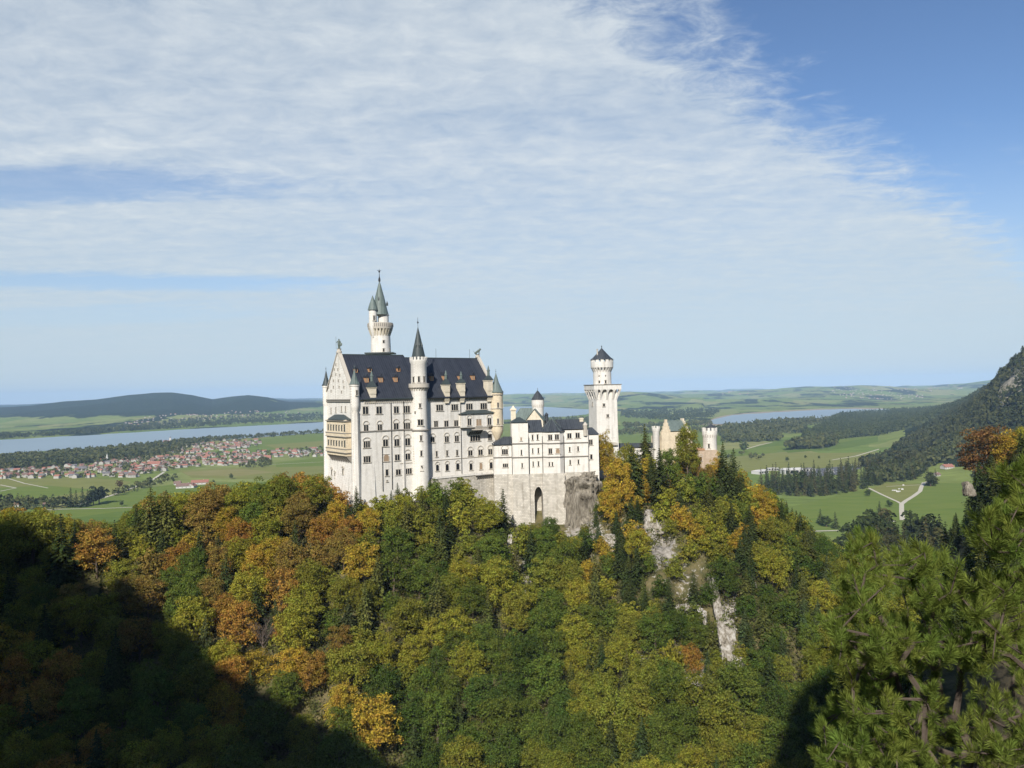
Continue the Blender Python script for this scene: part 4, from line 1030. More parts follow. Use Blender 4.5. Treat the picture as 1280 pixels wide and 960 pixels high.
# right corner turret, ochre
c3 = PF(LEN + 0.2, 0.6, 0)
t3 = turret(c3[0], c3[1], 3.1, zat(625, 537, c3[1]), zat(625, 490.5, c3[1]), zat(625, 466, c3[1]), zat(625, 461, c3[1]), 'copper', 'ochre', corb=5)
m3 = MB()
for y in (510.5, 532, 493.5): m3.lathe(c3[0], c3[1], [(3.1, zat(625, y, c3[1]) - .3), (3.45, zat(625, y, c3[1])), (3.1, zat(625, y, c3[1]) + .3)], 14)
m3.build('moulding', M['trim'], t3, True)
for px, py in ((622.5, 506.5), (622.5, 526.5), (629, 506), (629, 526)):
    round_slit(t3, c3[0], c3[1], 3.1, px, py, .8, 2.4)
# the figures on the two gable ends
c4 = PF(0.3, W_ / 2, 0); zp = RZ1 + 1.2
s = MB(); s.lathe(c4[0], c4[1], [(1.3, zp - .5), (1.3, zp + .2), (.9, zp + .5), (.9, zp + 1.2), (1.15, zp + 1.4)], 8); sp_ = s.build('pedestal', M['trim'], palace)
s = MB(); zf2 = zp + 1.4
s.lathe(c4[0] - .2, c4[1], [(.28, zf2), (.33, zf2 + 1.3), (.42, zf2 + 2.0)], 8); s.lathe(c4[0] + .28, c4[1], [(.26, zf2), (.33, zf2 + 1.3), (.40, zf2 + 2.0)], 8)
s.lathe(c4[0], c4[1], [(.62, zf2 + 1.6), (.58, zf2 + 2.3), (.75, zf2 + 3.1), (.62, zf2 + 3.5), (.2, zf2 + 3.65)], 10); s.lathe(c4[0], c4[1], [(.15, zf2 + 3.6), (.34, zf2 + 3.8), (.36, zf2 + 4.1), (.1, zf2 + 4.45)], 10)
s.tube((c4[0] - .6, c4[1], zf2 + 3.3), (c4[0] - 1.2, c4[1] - .3, zf2 + 2.6), .17); s.tube((c4[0] - 1.2, c4[1] - .3, zf2), (c4[0] - 1.25, c4[1] - .3, zf2 + 5.4), .07)
s.tube((c4[0] + .6, c4[1], zf2 + 3.3), (c4[0] + .95, c4[1] - .3, zf2 + 2.3), .17); s.lathe(c4[0] + .95, c4[1] - .4, [(.1, zf2 + 1.0), (.55, zf2 + 1.6), (.5, zf2 + 2.4), (.1, zf2 + 2.6)], 8, sy=.35)
s.build('statue', M['bronze'], sp_, True)
c5 = PF(LEN - .4, W_ / 2, 0); zp = RZ2 + 1.0
s = MB(); s.lathe(c5[0], c5[1], [(1.2, zp - .5), (1.2, zp + .1), (.8, zp + .3), (.8, zp + .9), (1.2, zp + 1.1)], 8); sp2 = s.build('pedestal', M['trim'], palace)
s = MB(); z0 = zp + 1.1
s.lathe(c5[0] - .9, c5[1], [(.2, z0), (.5, z0 + .4), (.55, z0 + .9), (.1, z0 + 1.2)], 8, sx=1.3)
for i in range(5):
    s.lathe(c5[0] - .7 + i * .42, c5[1], [(.1, z0 + .35 + i * .28), (.5, z0 + .7 + i * .3), (.45, z0 + 1.25 + i * .3), (.1, z0 + 1.5 + i * .3)], 8)
s.lathe(c5[0] + 1.25, c5[1], [(.1, z0 + 2.0), (.45, z0 + 2.3), (.4, z0 + 2.75), (.1, z0 + 3.0)], 8, sx=1.3)
for dx in (.5, 1.0): s.tube((c5[0] + dx, c5[1], z0), (c5[0] + dx - .1, c5[1], z0 + 1.5), .16)
s.tube((c5[0] - 1.4, c5[1], z0 + .5), (c5[0] - 1.9, c5[1], z0 + 1.7), .1)
s.build('statue', M['bronze'], sp2, True)
# loggia of the gable: three arcaded galleries in ochre stone under a half-cone roof
lb1, _ = on_side(PF, 409.5, 545, -2.2); lb0, _ = on_side(PF, 433.5, 545, -2.2)
SG = lambda s_, d, z: PF(-2.6 + d, s_, z)       # s along the gable, d into it
zz = lambda y: on_side(PF, 421, y, -2.6)[1]
lg = MB()
lg.box(SG, lb0, lb1, 0, 2.7, zz(569), zz(524.5))
for y0, y1 in ((545.5, 541), (565, 560.5)):
    lg.box(SG, lb0 - .35, lb1 + .35, -.4, 2.7, zz(y0), zz(y1))
lgo = lg.build('loggia', M['ochre'], palace)
lm = MB()
for y in (526, 541, 545.5, 560.5, 565): lm.box(SG, lb0 - .45, lb1 + .45, -.55, 2.7, zz(y) - .16, zz(y) + .16)
lm.build('moulding', M['band'], lgo)
for yt, yb in ((531, 538.5), (550.5, 557.5)):
    n = 6
    for i in range(n):
        s_ = lb0 + 2.6 + (lb1 - lb0 - 3.2) * (i + .5) / n
        window(lgo, SG, s_, zz(yb), zz(yt), 1.5, 1, sill=False, name='arcade_arch')
    # end opening beside the front corner
    window(lgo, SG, lb0 + 1.2, zz(yb + .5), zz(yt - 1.0), 1.6, 1, sill=False, name='arcade_arch')
lr_ = MB()
n = 8; mid = (lb0 + lb1) / 2
ring = [(mid + (lb1 - lb0 + 1.6) / 2 * math.cos(t), -0.9 + 3.6 * (1 - math.sin(t)) * .5) for t in np.linspace(0, math.pi, n)]
lo = [SG(a, b, zz(524.6)) for a, b in ring] + [SG(lb0 - .8, 2.6, zz(524.6)), SG(lb1 + .8, 2.6, zz(524.6))][0:2]
hi = [SG(mid + (a - mid) * .45, 1.2 + (b + .9) * .3, zz(518.3)) for a, b in ring] + [SG(mid - 3, 2.6, zz(518.3)), SG(mid + 3, 2.6, zz(518.3))]
lr_.hull8(lo, hi); lr_.build('loggia_roof', M['lead'], lgo)
lk = MB()
for i in range(9):
    s_ = lb0 + .5 + (lb1 - lb0 - 1) * i / 8
    lk.hull8([SG(s_ - .25, 2.2, zz(577)), SG(s_ + .25, 2.2, zz(577)), SG(s_ + .25, 2.6, zz(577)), SG(s_ - .25, 2.6, zz(577))], [SG(s_ - .3, 0, zz(569)), SG(s_ + .3, 0, zz(569)), SG(s_ + .3, 2.6, zz(569)), SG(s_ - .3, 2.6, zz(569))])
lk.build('bracket', M['band'], lgo)
for px, py, w in ((414, 513, .8), (420, 512, .8), (427, 511, .8), (432, 511, .8), (416, 590, 1.1), (430, 589, 1.1), (420, 594, .9)):
    s_, z_ = on_side(PF, px, py); window(palace, side_frame(PF, 0 if py < 520 else -.5), s_, z_ - 1.2, z_ + 1.1, w, 1, hood=py > 580)
sb = MB(); GSF = side_frame(PF, 0.0)
for y in (499.5, 501.5): sb.box(GSF, 0.5, W_ - .5, -.6, .1, on_side(PF, 424, y)[1] - .2, on_side(PF, 424, y)[1] + .2)
sb.build('string_course', M['band'], palace)

# ------------------------------------------------------------------ slim stair tower on the palace front
ta, _ = on_front(PF, 524.8, 560); cc = PF(ta, -0.3, 0); TX, TY = cc[0], cc[1]
Dt = TY
stair = empty('stair_tower', (TX, TY, 150), 'slim round white stair tower with dark pointed roof in the middle of the palace front', 'tower')
rr0 = 10.2 * Dt / F
m = MB(); zq = lambda y: zat(524, y, Dt)
m.lathe(TX, TY, [(rr0 + .5, 142), (rr0 + .25, zq(600)), (rr0, zq(545)), (rr0 - .15, zq(538)), (rr0 - .2, zq(492)), (rr0 + .2, zq(485))], 32)
m.build('shaft', M['wall'], stair, True)
m = MB(); ru = 10.2 * Dt / F
m.lathe(TX, TY, [(rr0 + 1.0, zq(484.5)), (rr0 + 1.0, zq(479.5)), (rr0 + .7, zq(479.4)), (rr0 + .7, zq(482))], 32)
m.build('balcony', M['trim'], stair, True)
m = MB(); corbels(m, TX, TY, rr0 - .1, rr0 + .95, zq(489), zq(484.5), 22, .4); m.build('corbel_table', M['trim'], stair)
m = MB(); m.lathe(TX, TY, [(ru - .1, zq(484)), (ru - .1, zq(455)), (ru + .35, zq(452.5)), (ru + .35, zq(450)), (ru - .2, zq(449.9))], 32); m.build('drum', M['wall'], stair, True)
m = MB(); battlements(m, TX, TY, ru + .35, zq(450), zq(446.3), 16, .4); m.build('battlement', M['wall'], stair)
m = MB(); m.lathe(TX, TY, [(ru - .5, zq(450)), (ru - .55, zq(446.5)), (ru * .45, zq(428)), (.12, zq(409))], 20); so_ = m.build('spire', M['lead'], stair, True)
m = MB(); m.tube((TX, TY, zq(410)), (TX, TY, zq(397)), .09); m.lathe(TX, TY, [(.1, zq(404.5)), (.45, zq(403)), (.1, zq(401.5))], 8); m.build('finial', M['iron'], so_, True)
for px, py in ((517, 474.5), (523.6, 474), (530, 474)): round_slit(stair, TX, TY, ru - .1, px, py, 1.0, 2.6)
for px, py, w, h, l in ((525, 507, .9, 1.9, 1), (525.5, 528, 2.4, 2.6, 2), (526.2, 547.6, .9, 2.4, 1), (526.6, 566.6, .9, 2.4, 1), (527.3, 585.2, .9, 2.2, 1), (519, 516, .6, 1.2, 1)):
    round_slit(stair, TX, TY, rr0 + (.1 if py > 540 else -.15), px, py, w, h, lights=l)
m = MB(); m.lathe(TX, TY, [(rr0, zq(538.5)), (rr0 + .45, zq(538)), (rr0 + .45, zq(536.8)), (rr0 - .1, zq(536.6))], 32); m.build('string_course', M['band'], stair, True)
m = MB()
for k in range(3):
    t = R(-90 - 20 + 40 * k); m.lathe(TX + 2.0 * math.cos(t), TY + 2.0 * math.sin(t), [(.45, zq(434)), (.45, zq(431.5)), (.02, zq(428))], 6)
m.build('spire_dormer', M['lead'], stair)

# ------------------------------------------------------------------ the tall main tower behind the roof
MY = 372.0
pc = at(475.8, 425, MY); MX = float(pc[0])
mt = empty('round_tower', (MX, MY, 150), 'tallest round white tower with gallery and grey-green cone, rising behind the palace roof', 'tower')
q = lambda y: zat(476, y, MY); k_ = MY / F
m = MB(); m.lathe(MX, MY, [(12.6 * k_, 150), (12.4 * k_, q(436)), (12.0 * k_, q(421)), (12.0 * k_, q(411))], 36); m.build('shaft', M['wall'], mt, True)
m = MB(); m.box(lambda a, b, z: (MX + a, MY + b, z), -18 * k_, 17 * k_, -5.5, 5.5, q(442.6), q(441)); m.build('base_slab', M['lead'], mt)
m = MB(); corbels(m, MX, MY, 12.0 * k_, 15.2 * k_, q(420), q(411.5), 22, .85); m.build('corbel_table', M['wallwarm'], mt)
m = MB(); m.lathe(MX, MY, [(15.3 * k_, q(411.5)), (15.6 * k_, q(410)), (15.6 * k_, q(404)), (15.0 * k_, q(403.9)), (15.0 * k_, q(409)), (5, q(409))], 36); g_ = m.build('gallery', M['trim'], mt, True)
m = MB()
for i in range(40):
    t = 2 * math.pi * i / 40; m.lathe(MX + 15.62 * k_ * math.cos(t), MY + 15.62 * k_ * math.sin(t), [(.2, q(408.8)), (.2, q(405))], 5)
m.build('baluster', M['band'], g_)
m = MB(); m.lathe(MX + 3.8 * k_, MY, [(6.6 * k_, q(410)), (6.6 * k_, q(395)), (7.3 * k_, q(394.6)), (7.3 * k_, q(393.5))], 28); m.build('drum', M['wall'], mt, True)
AX = float(at(476.4, 395, MY)[0])
m = MB(); m.lathe(MX - 0.2 * k_, MY, [(11.0 * k_, q(393.8)), (9.4 * k_, q(388)), (5.6 * k_, q(371)), (1.7 * k_, q(356)), (.5 * k_, q(352))], 20); sp3 = m.build('spire', M['copper'], mt, True)
m = MB(); m.tube((MX - 0.2 * k_, MY, q(353)), (MX - 0.2 * k_, MY, q(336)), .1); m.lathe(MX - 0.2 * k_, MY, [(.5, q(352)), (.55, q(349)), (.2, q(346)), (.1, q(341)), (.5, q(339.5)), (.1, q(338))], 8)
m.tube((MX - 0.2 * k_ - 1, MY, q(338.2)), (MX - 0.2 * k_ + .9, MY, q(338.2)), .1); m.build('finial', M['iron'], sp3, True)
tx, ty = MX - 7.4 * k_, MY - 9.5 * k_
m = MB(); m.lathe(tx, ty, [(.4, q(422)), (2.6 * k_, q(417)), (5.0 * k_, q(408)), (5.0 * k_, q(388.5)), (5.6 * k_, q(388))], 20); tt = m.build('stair_turret', M['wall'], mt, True)
m = MB(); m.lathe(tx, ty, [(6.4 * k_, q(388.5)), (5.0 * k_, q(383.5)), (1.2 * k_, q(373)), (.1, q(370.5))], 18); m.build('turret_cone', M['copper'], tt, True)
round_slit(tt, tx, ty, 5.0 * k_, 467.5, 397.5, .8, 2.2)
for px, py, h in ((479.5, 427, 1.3), (479.5, 437.6, 1.6), (487, 437.5, 1.4)): round_slit(mt, MX, MY, 12.3 * k_, px, py, .9, h)
m = MB()
for dx, y in ((7.2, 380), (-3, 374)):
    m.lathe(MX + dx * k_ + 1, MY - 2.2, [(.5, q(y + 3)), (.5, q(y)), (.02, q(y - 3))], 6)
m.build('spire_dormer', M['lead'], mt)

# ------------------------------------------------------------------ the bower building on its masonry foot
BF = frame(tuple(at(617, 570, 363.0)[:2]), R(4))
bower = empty('bower_building', BF(22, 6, 150), 'low white wing with grey hipped roofs between the palace and the square tower', 'building')
bz = lambda y: on_front(BF, 677, y)[1]
bx = lambda px, b=0.0: on_front(BF, px, 565, b)[0]
Zt = bz(591.6)
secs = [('a', 617, 639.5, 0.0, 554.5, 14), ('b', 640, 660.6, -1.3, 528, 8), ('c', 660.9, 678, -.3, 539.5, 14), ('e', 705, 735.5, 0.2, 537.6, 14)]
mw = MB()
for nm, x0, x1, b, y, dp_ in secs:
    mw.box(BF, bx(x0, b), bx(x1, b), b, dp_, Zt, on_front(BF, (x0 + x1) / 2, y, b)[1])
# polygonal bay d
xd0, xd1 = bx(678.2), bx(705)
oct_ = [(xd0, 0), (xd0 + 2.2, -2.3), (xd1 - 2.2, -2.3), (xd1, 0), (xd1, 8), (xd0, 8)]
zd = on_front(BF, 691, 539.6, -2.3)[1]
mw.hull8([BF(a, b, Zt) for a, b in oct_], [BF(a, b, zd) for a, b in oct_])
mw.build('wall', M['wall'], bower)
# string courses
sb = MB()
for y in (554.3, 571.5):
    for nm, x0, x1, b, yy_, dp_ in secs:
        if y < 560 and nm == 'a': continue
        z = on_front(BF, (x0 + x1) / 2, y + (-1.2 if x0 > 700 else 0), b)[1]
        sb.box(BF, bx(x0, b) - .1, bx(x1, b) + .1, b - .4, b + .1, z - .22, z + .22)
    z = on_front(BF, 691, y - .3, -2.3)[1]
    o2 = [(xd0 - .2, -.1), (xd0 + 2.1, -2.7), (xd1 - 2.1, -2.7), (xd1 + .2, -.1)]
    sb.hull8([BF(a, b, z - .22) for a, b in o2], [BF(a, b, z + .22) for a, b in o2])
sb.build('string_course', M['band'], bower)
def hip(name, pts, top, z0, z1, mat='roof2', par=None):
    r = MB(); r.hull8([BF(a, b, z0) for a, b in pts], [BF(a, b, z1) for a, b in top]); return r.build(name, M[mat], par or bower)
a0_, a1_ = bx(615.6), bx(640.5); z0 = bz(554.5); z1 = bz(545.3)
hip('roof', [(a0_, -.8), (a1_, -.8), (a1_, 12), (a0_, 12)], [(a0_ + 5.5, 4), (a1_, 4), (a1_, 5), (a0_ + 5.5, 5)], z0, z1)
a0_, a1_ = bx(639.2, -1.3), bx(661.4, -1.3); z0 = on_front(BF, 650, 528, -1.3)[1]
hip('roof', [(a0_, -1.9), (a1_, -1.9), (a1_, 8.4), (a0_, 8.4)], [((a0_ + a1_) / 2 - .6, 3), ((a0_ + a1_) / 2 + .6, 3), ((a0_ + a1_) / 2 + .6, 3.6), ((a0_ + a1_) / 2 - .6, 3.6)], z0, z0 + 2.3, 'lead')
a0_, a1_ = bx(661), bx(679); z0 = bz(539.5)
hip('roof', [(a0_, -.9), (a1_, -.9), (a1_, 14), (a0_, 14)], [(a0_, 6.5), (a1_, 6.5), (a1_, 7), (a0_, 7)], z0, bz(525.3))
a0_, a1_ = bx(704), bx(736.4); z0 = bz(537.3)
hip('roof', [(a0_, -.5), (a1_, -.5), (a1_, 14), (a0_, 14)], [(a0_ - 3, 6.5), (a1_ - 2.5, 6.5), (a1_ - 2.5, 7), (a0_ - 3, 7)], z0, bz(525.6))
am = (xd0 + xd1) / 2
hip('bay_roof', [(xd0 - .6, -.2), (xd0 + 2.0, -3.0), (xd1 - 2.0, -3.0), (xd1 + .6, -.2), (xd1 + .6, 8), (xd0 - .6, 8)],
    [(am - .3, 5.5), (am - .2, 5.4), (am + .2, 5.4), (am + .3, 5.5), (am + .3, 5.8), (am - .3, 5.8)], zd, bz(523.8))
sm = MB()
for (a, b) in ((xd0 - .6, -.2), (xd0 + 2.0, -3.0), (xd1 - 2.0, -3.0), (xd1 + .6, -.2)):
    sm.tube(BF(a, b, zd + .1), BF(am, 5.4, bz(523.8) + .1), .1, .1, 5)
sm.build('roof_seam', M['copper'], bower)
# windows
px_windows(bower, BF, [(631, 561.6, 568, 7.6, 3, 1), (631.7, 579.6, 584, 6.6, 3, 0)], 0.0)
px_windows(bower, BF, [(651.7, 562.3, 568.6, 1.7, 1, 0), (652.6, 579, 584.6, 1.7, 1, 0), (651.4, 547, 550.8, 2.0, 1, 2)], -1.3)
px_windows(bower, BF, [(665.6, 543.5, 550, 1.9, 1, 0), (671.9, 543, 549.7, 2.1, 1, 0), (665.8, 560.4, 566.6, 1.5, 1, 0), (672.8, 560, 566.6, 1.7, 1, 0), (666.4, 577, 583, 1.5, 1, 0), (673, 576.6, 582.6, 1.7, 1, 0)], -.3)
px_windows(bower, BF, [(687.6, 543.4, 550, 5.2, 2, 0), (696, 543, 549.6, 5.2, 2, 0), (687.8, 560.6, 567.2, 4.6, 2, 0), (697.2, 560.5, 566.5, 5, 1, 2), (686.6, 577.7, 582.6, 1.7, 1, 0), (690.4, 577.6, 582.5, 1.7, 1, 0)], -2.3)
px_windows(bower, BF, [(711.6, 541.6, 547.8, 5.4, 2, 0), (721.9, 541, 547.4, 5.4, 2, 0), (712, 558.8, 564.8, 1.9, 1, 0), (722.5, 558, 564, 2.0, 1, 0), (712.6, 575, 580.8, 1.9, 1, 0), (722.9, 574.5, 580, 1.9, 1, 0)], 0.2)
# blind hoods
for px, y0 in ((697.2, 556),):
    pass
ch = MB(); a = bx(727.5, 5); ch.box(BF, a - .9, a + .9, 4.6, 6.2, bz(537), bz(524)); ch.box(BF, a - 1.1, a + 1.1, 4.4, 6.4, bz(525.6), bz(524.5)); ch.build('chimney', M['wallwarm'], bower)
pn_ = BF(bx(732.3), 0.2, 0); ch = MB(); ch.lathe(pn_[0], pn_[1], [(1.0, bz(546)), (1.1, bz(533.5)), (1.25, bz(532.6)), (.9, bz(531)), (.1, bz(528.6))], 8); ch.build('pinnacle', M['trim'], bower, True)
for px in (639.8, 678.3, 705.2, 661):
    dp = MB(); a = bx(px, -1.2); dp.tube(BF(a, -1.55 if px < 662 else -.6, Zt), BF(a, -1.55 if px < 662 else -.6, bz(545)), .14); dp.build('downpipe', M['iron'], bower)
# the little side annex at the right
an = MB(); a0_, a1_ = bx(735.4, 3), bx(748.5, 3); zan = on_front(BF, 742, 543, 3)[1]
an.box(BF, a0_, a1_, 3, 14, 150, zan); ano = an.build('annex', M['wall'], bower)
px_windows(ano, BF, [(738.4, 549.5, 556, 4.6, 2, 0), (739, 568, 574, 3, 1, 0)], 3)
r = MB(); r.hull8([BF(a0_ - .3, 2.5, zan), BF(a1_ + .5, 2.5, zan), BF(a1_ + .5, 14, zan), BF(a0_ - .3, 14, zan)], [BF(a0_, 7, zan + 3.2), BF(a1_ - 2.2, 7, zan + 3.2), BF(a1_ - 2.2, 8, zan + 3.2), BF(a0_, 8, zan + 3.2)])
r.build('roof', M['roof2'], ano)
# masonry substructure
fm = empty('masonry_base', BF(10, -1, 140), 'rough grey stone retaining wall with tall arched niche under the white wing', 'retaining wall')
mm = MB()
def batter(x0, x1, b0, b1=None, z1=None, foot=2.2):
    mm.hull8([BF(x0 - .1, b0 - foot, 122), BF(x1 + .1, b0 - foot, 122), BF(x1, 13, 122), BF(x0, 13, 122)],
             [BF(x0, b0 - .25, z1 or Zt), BF(x1, b0 - .25, z1 or Zt), BF(x1, 13, z1 or Zt), BF(x0, 13, z1 or Zt)])
batter(bx(617), bx(640), .1)
batter(bx(640), bx(661), -1.3)
xa0, xa1 = bx(666.6), bx(677.0)
batter(bx(661), xa0, -.3)
batter(xa1, xd1, -2.0)
batter(xd1 + .15, bx(735.3), .5, foot=1.0)
zar, zap = bz(621.0), bz(608.0)
mm.build('wall', M['rubble'], fm)
# arched lintel over the deep niche
ar = MB(); n = 10; mid = (xa0 + xa1) / 2; rad = (xa1 - xa0) / 2
for i in range(n):
    t0, t1 = math.pi * (1 - i / n), math.pi * (1 - (i + 1) / n)
    pts = [(mid + rad * math.cos(t0), zar + (zap - zar) * math.sin(t0)), (mid + rad * math.cos(t1), zar + (zap - zar) * math.sin(t1)), (mid + rad * math.cos(t1), Zt), (mid + rad * math.cos(t0), Zt)]
    panel(ar, BF, 0, -1.0, 6, pts)
ar.build('arch', M['rubble'], fm)
bk = MB(); bk.box(BF, xa0 - .5, xa1 + .5, 6, 8, 120, Zt); bk.hull8([BF(xa0, 1.0, 121), BF(xa1, 1.0, 121), BF(xa1, 6.2, 121), BF(xa0, 6.2, 121)], [BF(xa0, 5.6, zar - 3), BF(xa1, 5.6, zar - 3), BF(xa1, 6.2, zar - 3), BF(xa0, 6.2, zar - 3)])
bk.build('niche_back', M['rubble'], fm)
# terrace wall in front of the palace
tw = empty('terrace_wall', PF(60, -1, 150), 'pale stone terrace wall with parapet below the right half of the palace', 'wall')
mm = MB(); ta0 = on_front(PF, 537, 598)[0]; zter = on_front(PF, 590, 593.5)[1]
mm.hull8([PF(ta0, -3.4, 130), PF(LEN + 1.2, -3.4, 130), PF(LEN + 1.2, 1.2, 130), PF(ta0, 1.2, 130)], [PF(ta0, -2.6, zter), PF(LEN + 1.2, -2.6, zter), PF(LEN + 1.2, 1.2, zter), PF(ta0, 1.2, zter)])
mm.build('wall', M['rubble'], tw)
mm = MB(); mm.box(PF, ta0, LEN - 0.3, -2.95, -2.45, zter, zter + 1.0); mm.build('parapet', M['wall'], tw)
mm = MB()
for i in range(12):
    a = on_front(PF, 592, 595)[0] + i * 1.15
    if a < LEN - .5: mm.hull8([PF(a, -2.7, zter - 2.2), PF(a + .55, -2.7, zter - 2.2), PF(a + .55, -2.3, zter - 2.2), PF(a, -2.3, zter - 2.2)], [PF(a, -3.9, zter - .2), PF(a + .55, -3.9, zter - .2), PF(a + .55, -2.3, zter - .2), PF(a, -2.3, zter - .2)])
mm.box(PF, on_front(PF, 590, 595)[0], LEN, -4.0, -2.4, zter - .25, zter + .05)
mm.build('bracket', M['band'], tw)

# ------------------------------------------------------------------ the square tower
QY = 392.0
QF = frame(tuple(at(746.0, 520, QY)[:2]), R(15))
QW = 11.3
sq = empty('square_tower', QF(QW / 2, QW / 2, 150), 'square white tower with flared arcaded gallery and round top drum, right of the low wing', 'tower')
qz = lambda y: zat(752, y, QY)
m = MB(); m.hull8([QF(-.6, -.6, 150), QF(QW + .6, -.6, 150), QF(QW + .6, QW + .6, 150), QF(-.6, QW + .6, 150)], [QF(0, 0, qz(520)), QF(QW, 0, qz(520)), QF(QW, QW, qz(520)), QF(0, QW, qz(520))])
m.box(QF, 0, QW, 0, QW, qz(520), qz(500)); m.build('shaft', M['wall'], sq)
e = 1.75
m = MB(); m.box(QF, -e, QW + e, -e, QW + e, qz(487), qz(481.2))
for fr_, in ((QF,), (lambda a, b, z: QF(b, a, z),)):
    n = 5
    for i in range(n):
        s_ = -e + (QW + 2 * e - .9) * i / (n - 1)
        k0 = min(max(s_, 0), QW - .9)
        P = lambda a, b, z: fr_(a, b, z)
        m.hull8([P(k0, -.05, qz(500)), P(k0 + .9, -.05, qz(500)), P(k0 + .9, .4, qz(500)), P(k0, .4, qz(500))], [P(s_, -e, qz(487)), P(s_ + .9, -e, qz(487)), P(s_ + .9, .4, qz(487)), P(s_, .4, qz(487))])
        if i < n - 1:    # arch spandrels
            w_ = (QW + 2 * e - .9) / (n - 1) - .9; c_ = s_ + .9 + w_ / 2; rr_ = w_ / 2; zs = qz(488.8); K = 6
            for j in range(K):
                t0, t1 = math.pi * (1 - j / K), math.pi * (1 - (j + 1) / K)
                pts = [(c_ + rr_ * math.cos(t0), zs + rr_ * .95 * math.sin(t0) - rr_ * .3), (c_ + rr_ * math.cos(t1), zs + rr_ * .95 * math.sin(t1) - rr_ * .3), (c_ + rr_ * math.cos(t1), qz(486.9)), (c_ + rr_ * math.cos(t0), qz(486.9))]
                panel(m, fr_, 0, -e, -e + .5, pts)
m.build('gallery', M['wall'], sq)
m = MB(); m.box(QF, -e - .25, QW + e + .25, -e - .25, QW + e + .25, qz(481.2), qz(480.4)); m.build('gallery_coping', M['band'], sq)
m = MB(); m.box(QF, 0.02, QW - .02, 0.02, QW - .02, qz(500), qz(487)); m.build('gallery_core', M['wall'], sq)
qc = QF(QW / 2, QW / 2, 0); kq = qc[1] / F; QX, QYc = qc[0], qc[1]; qz = lambda y: zat(752, y, QYc)
m = MB(); m.lathe(QX, QYc, [(11.4 * kq, qz(482)), (11.2 * kq, qz(465.5)), (11.4 * kq, qz(463))], 32); m.build('drum', M['wall'], sq, True)
m = MB(); corbels(m, QX, QYc, 11.1 * kq, 14.0 * kq, qz(465), qz(459.5), 20, .9); m.build('corbel_table', M['wall'], sq)
m = MB(); m.lathe(QX, QYc, [(14.0 * kq, qz(459.6)), (14.2 * kq, qz(452.5)), (13.0 * kq, qz(452.4))], 36); m.build('crown', M['wall'], sq, True)
m = MB(); battlements(m, QX, QYc, 14.2 * kq, qz(452.6), qz(449.2), 14, .5, .62); m.build('battlement', M['wall'], sq)
m = MB(); m.lathe(QX, QYc, [(14.7 * kq, qz(449.6)), (11.0 * kq, qz(446.8)), (5.0 * kq, qz(440.3)), (1.4 * kq, qz(436.3)), (.3 * kq, qz(435))], 20); sp4 = m.build('cone_roof', M['roof2'], sq, True)
m = MB(); m.tube((QX, QYc, qz(436)), (QX, QYc, qz(432)), .12); m.lathe(QX, QYc, [(.1, qz(434)), (.4, qz(433.2)), (.1, qz(432.4))], 8); m.build('finial', M['iron'], sp4)
m = MB(); m.lathe(QX - 6 * kq, QYc - 2, [(.35, qz(446)), (.35, qz(437.5)), (.5, qz(437)), (.4, qz(436.4))], 8); m.build('chimney', M['trim'], sq)
for px, py, w, h in ((749.2, 477.4, .8, 1.3), (757, 477.2, .9, 1.6), (749, 470, .5, .6), (756.8, 469.8, .5, .6)): round_slit(sq, QX, QYc, 11.3 * kq, px, py, w, h)
px_windows(sq, QF, [(754.8, 504.5, 508, 2.9, 2, 0), (759.6, 518, 521.5, 3.0, 2, 0), (760, 532.5, 536, 2.9, 2, 0), (754.5, 548, 553, 4.2, 2, 0), (766, 547.6, 552.6, 4.2, 2, 0)], -0.02)
bcq = MB(); a_0 = on_front(QF, 748, 556)[0]; a_1 = on_front(QF, 771, 556)[0]; z = on_front(QF, 759, 556)[1]
bcq.box(QF, a_0, a_1, -1.4, -.1, z - .3, z); bcq.box(QF, a_0, a_1, -1.4, -1.2, z, z + 1.0); bcq.build('balcony', M['trim'], sq)
sd_, _z = on_side(QF, 741, 505)
window(sq, side_frame(QF, 0), QW / 2, _z - 1, _z + 1, 1.0, 1)

# ------------------------------------------------------------------ knights' house behind the low wing
KY = 404.0
KF = frame(tuple(at(657.5, 520, KY)[:2]), R(-12))
kh = empty('courtyard_house', KF(4, 6, 150), 'cream gabled house with pale green copper roof behind the low wing', 'house')
kz = lambda y: zat(665, y, KY)
KW = 21.5 * KY / F
m = MB(); m.box(KF, 0, KW, 0, 12, 152, kz(526)); m.box(KF, -7.5, 0, 3, 12, 152, kz(526)); m.build('wall', M['wallwarm'], kh)
m = MB(); m.hull8([KF(0, 0, kz(526.2)), KF(KW, 0, kz(526.2)), KF(KW / 2 + .02, 0, kz(512.6)), KF(KW / 2 - .02, 0, kz(512.6))][::-1], [KF(0, .6, kz(526.2)), KF(KW, .6, kz(526.2)), KF(KW / 2 + .02, .6, kz(512.6)), KF(KW / 2 - .02, .6, kz(512.6))][::-1]); m.build('gable', M['wallwarm'], kh)
m = MB()
for s_ in (-1, 1):
    a = -.5 if s_ < 0 else KW + .5
    lo = [KF(a, -.5, kz(526.5)), KF(a, 12, kz(526.5)), KF(KW / 2, 12, kz(511.8)), KF(KW / 2, -.5, kz(511.8))]
    m.hull8(lo, [(x, y, z + .35) for x, y, z in lo])
lo = [KF(-8, 2.4, kz(525.5)), KF(0, 2.4, kz(525.5)), KF(KW / 2, 7.2, kz(511)), KF(-4.2, 7.2, kz(511))]
m.hull8(lo, [(x, y, z + .35) for x, y, z in lo])
lo = [KF(-8, 2.4, kz(525.5)), KF(-4.2, 7.2, kz(511)), KF(-4.2, 7.3, kz(511)), KF(-8, 12, kz(525.5))]
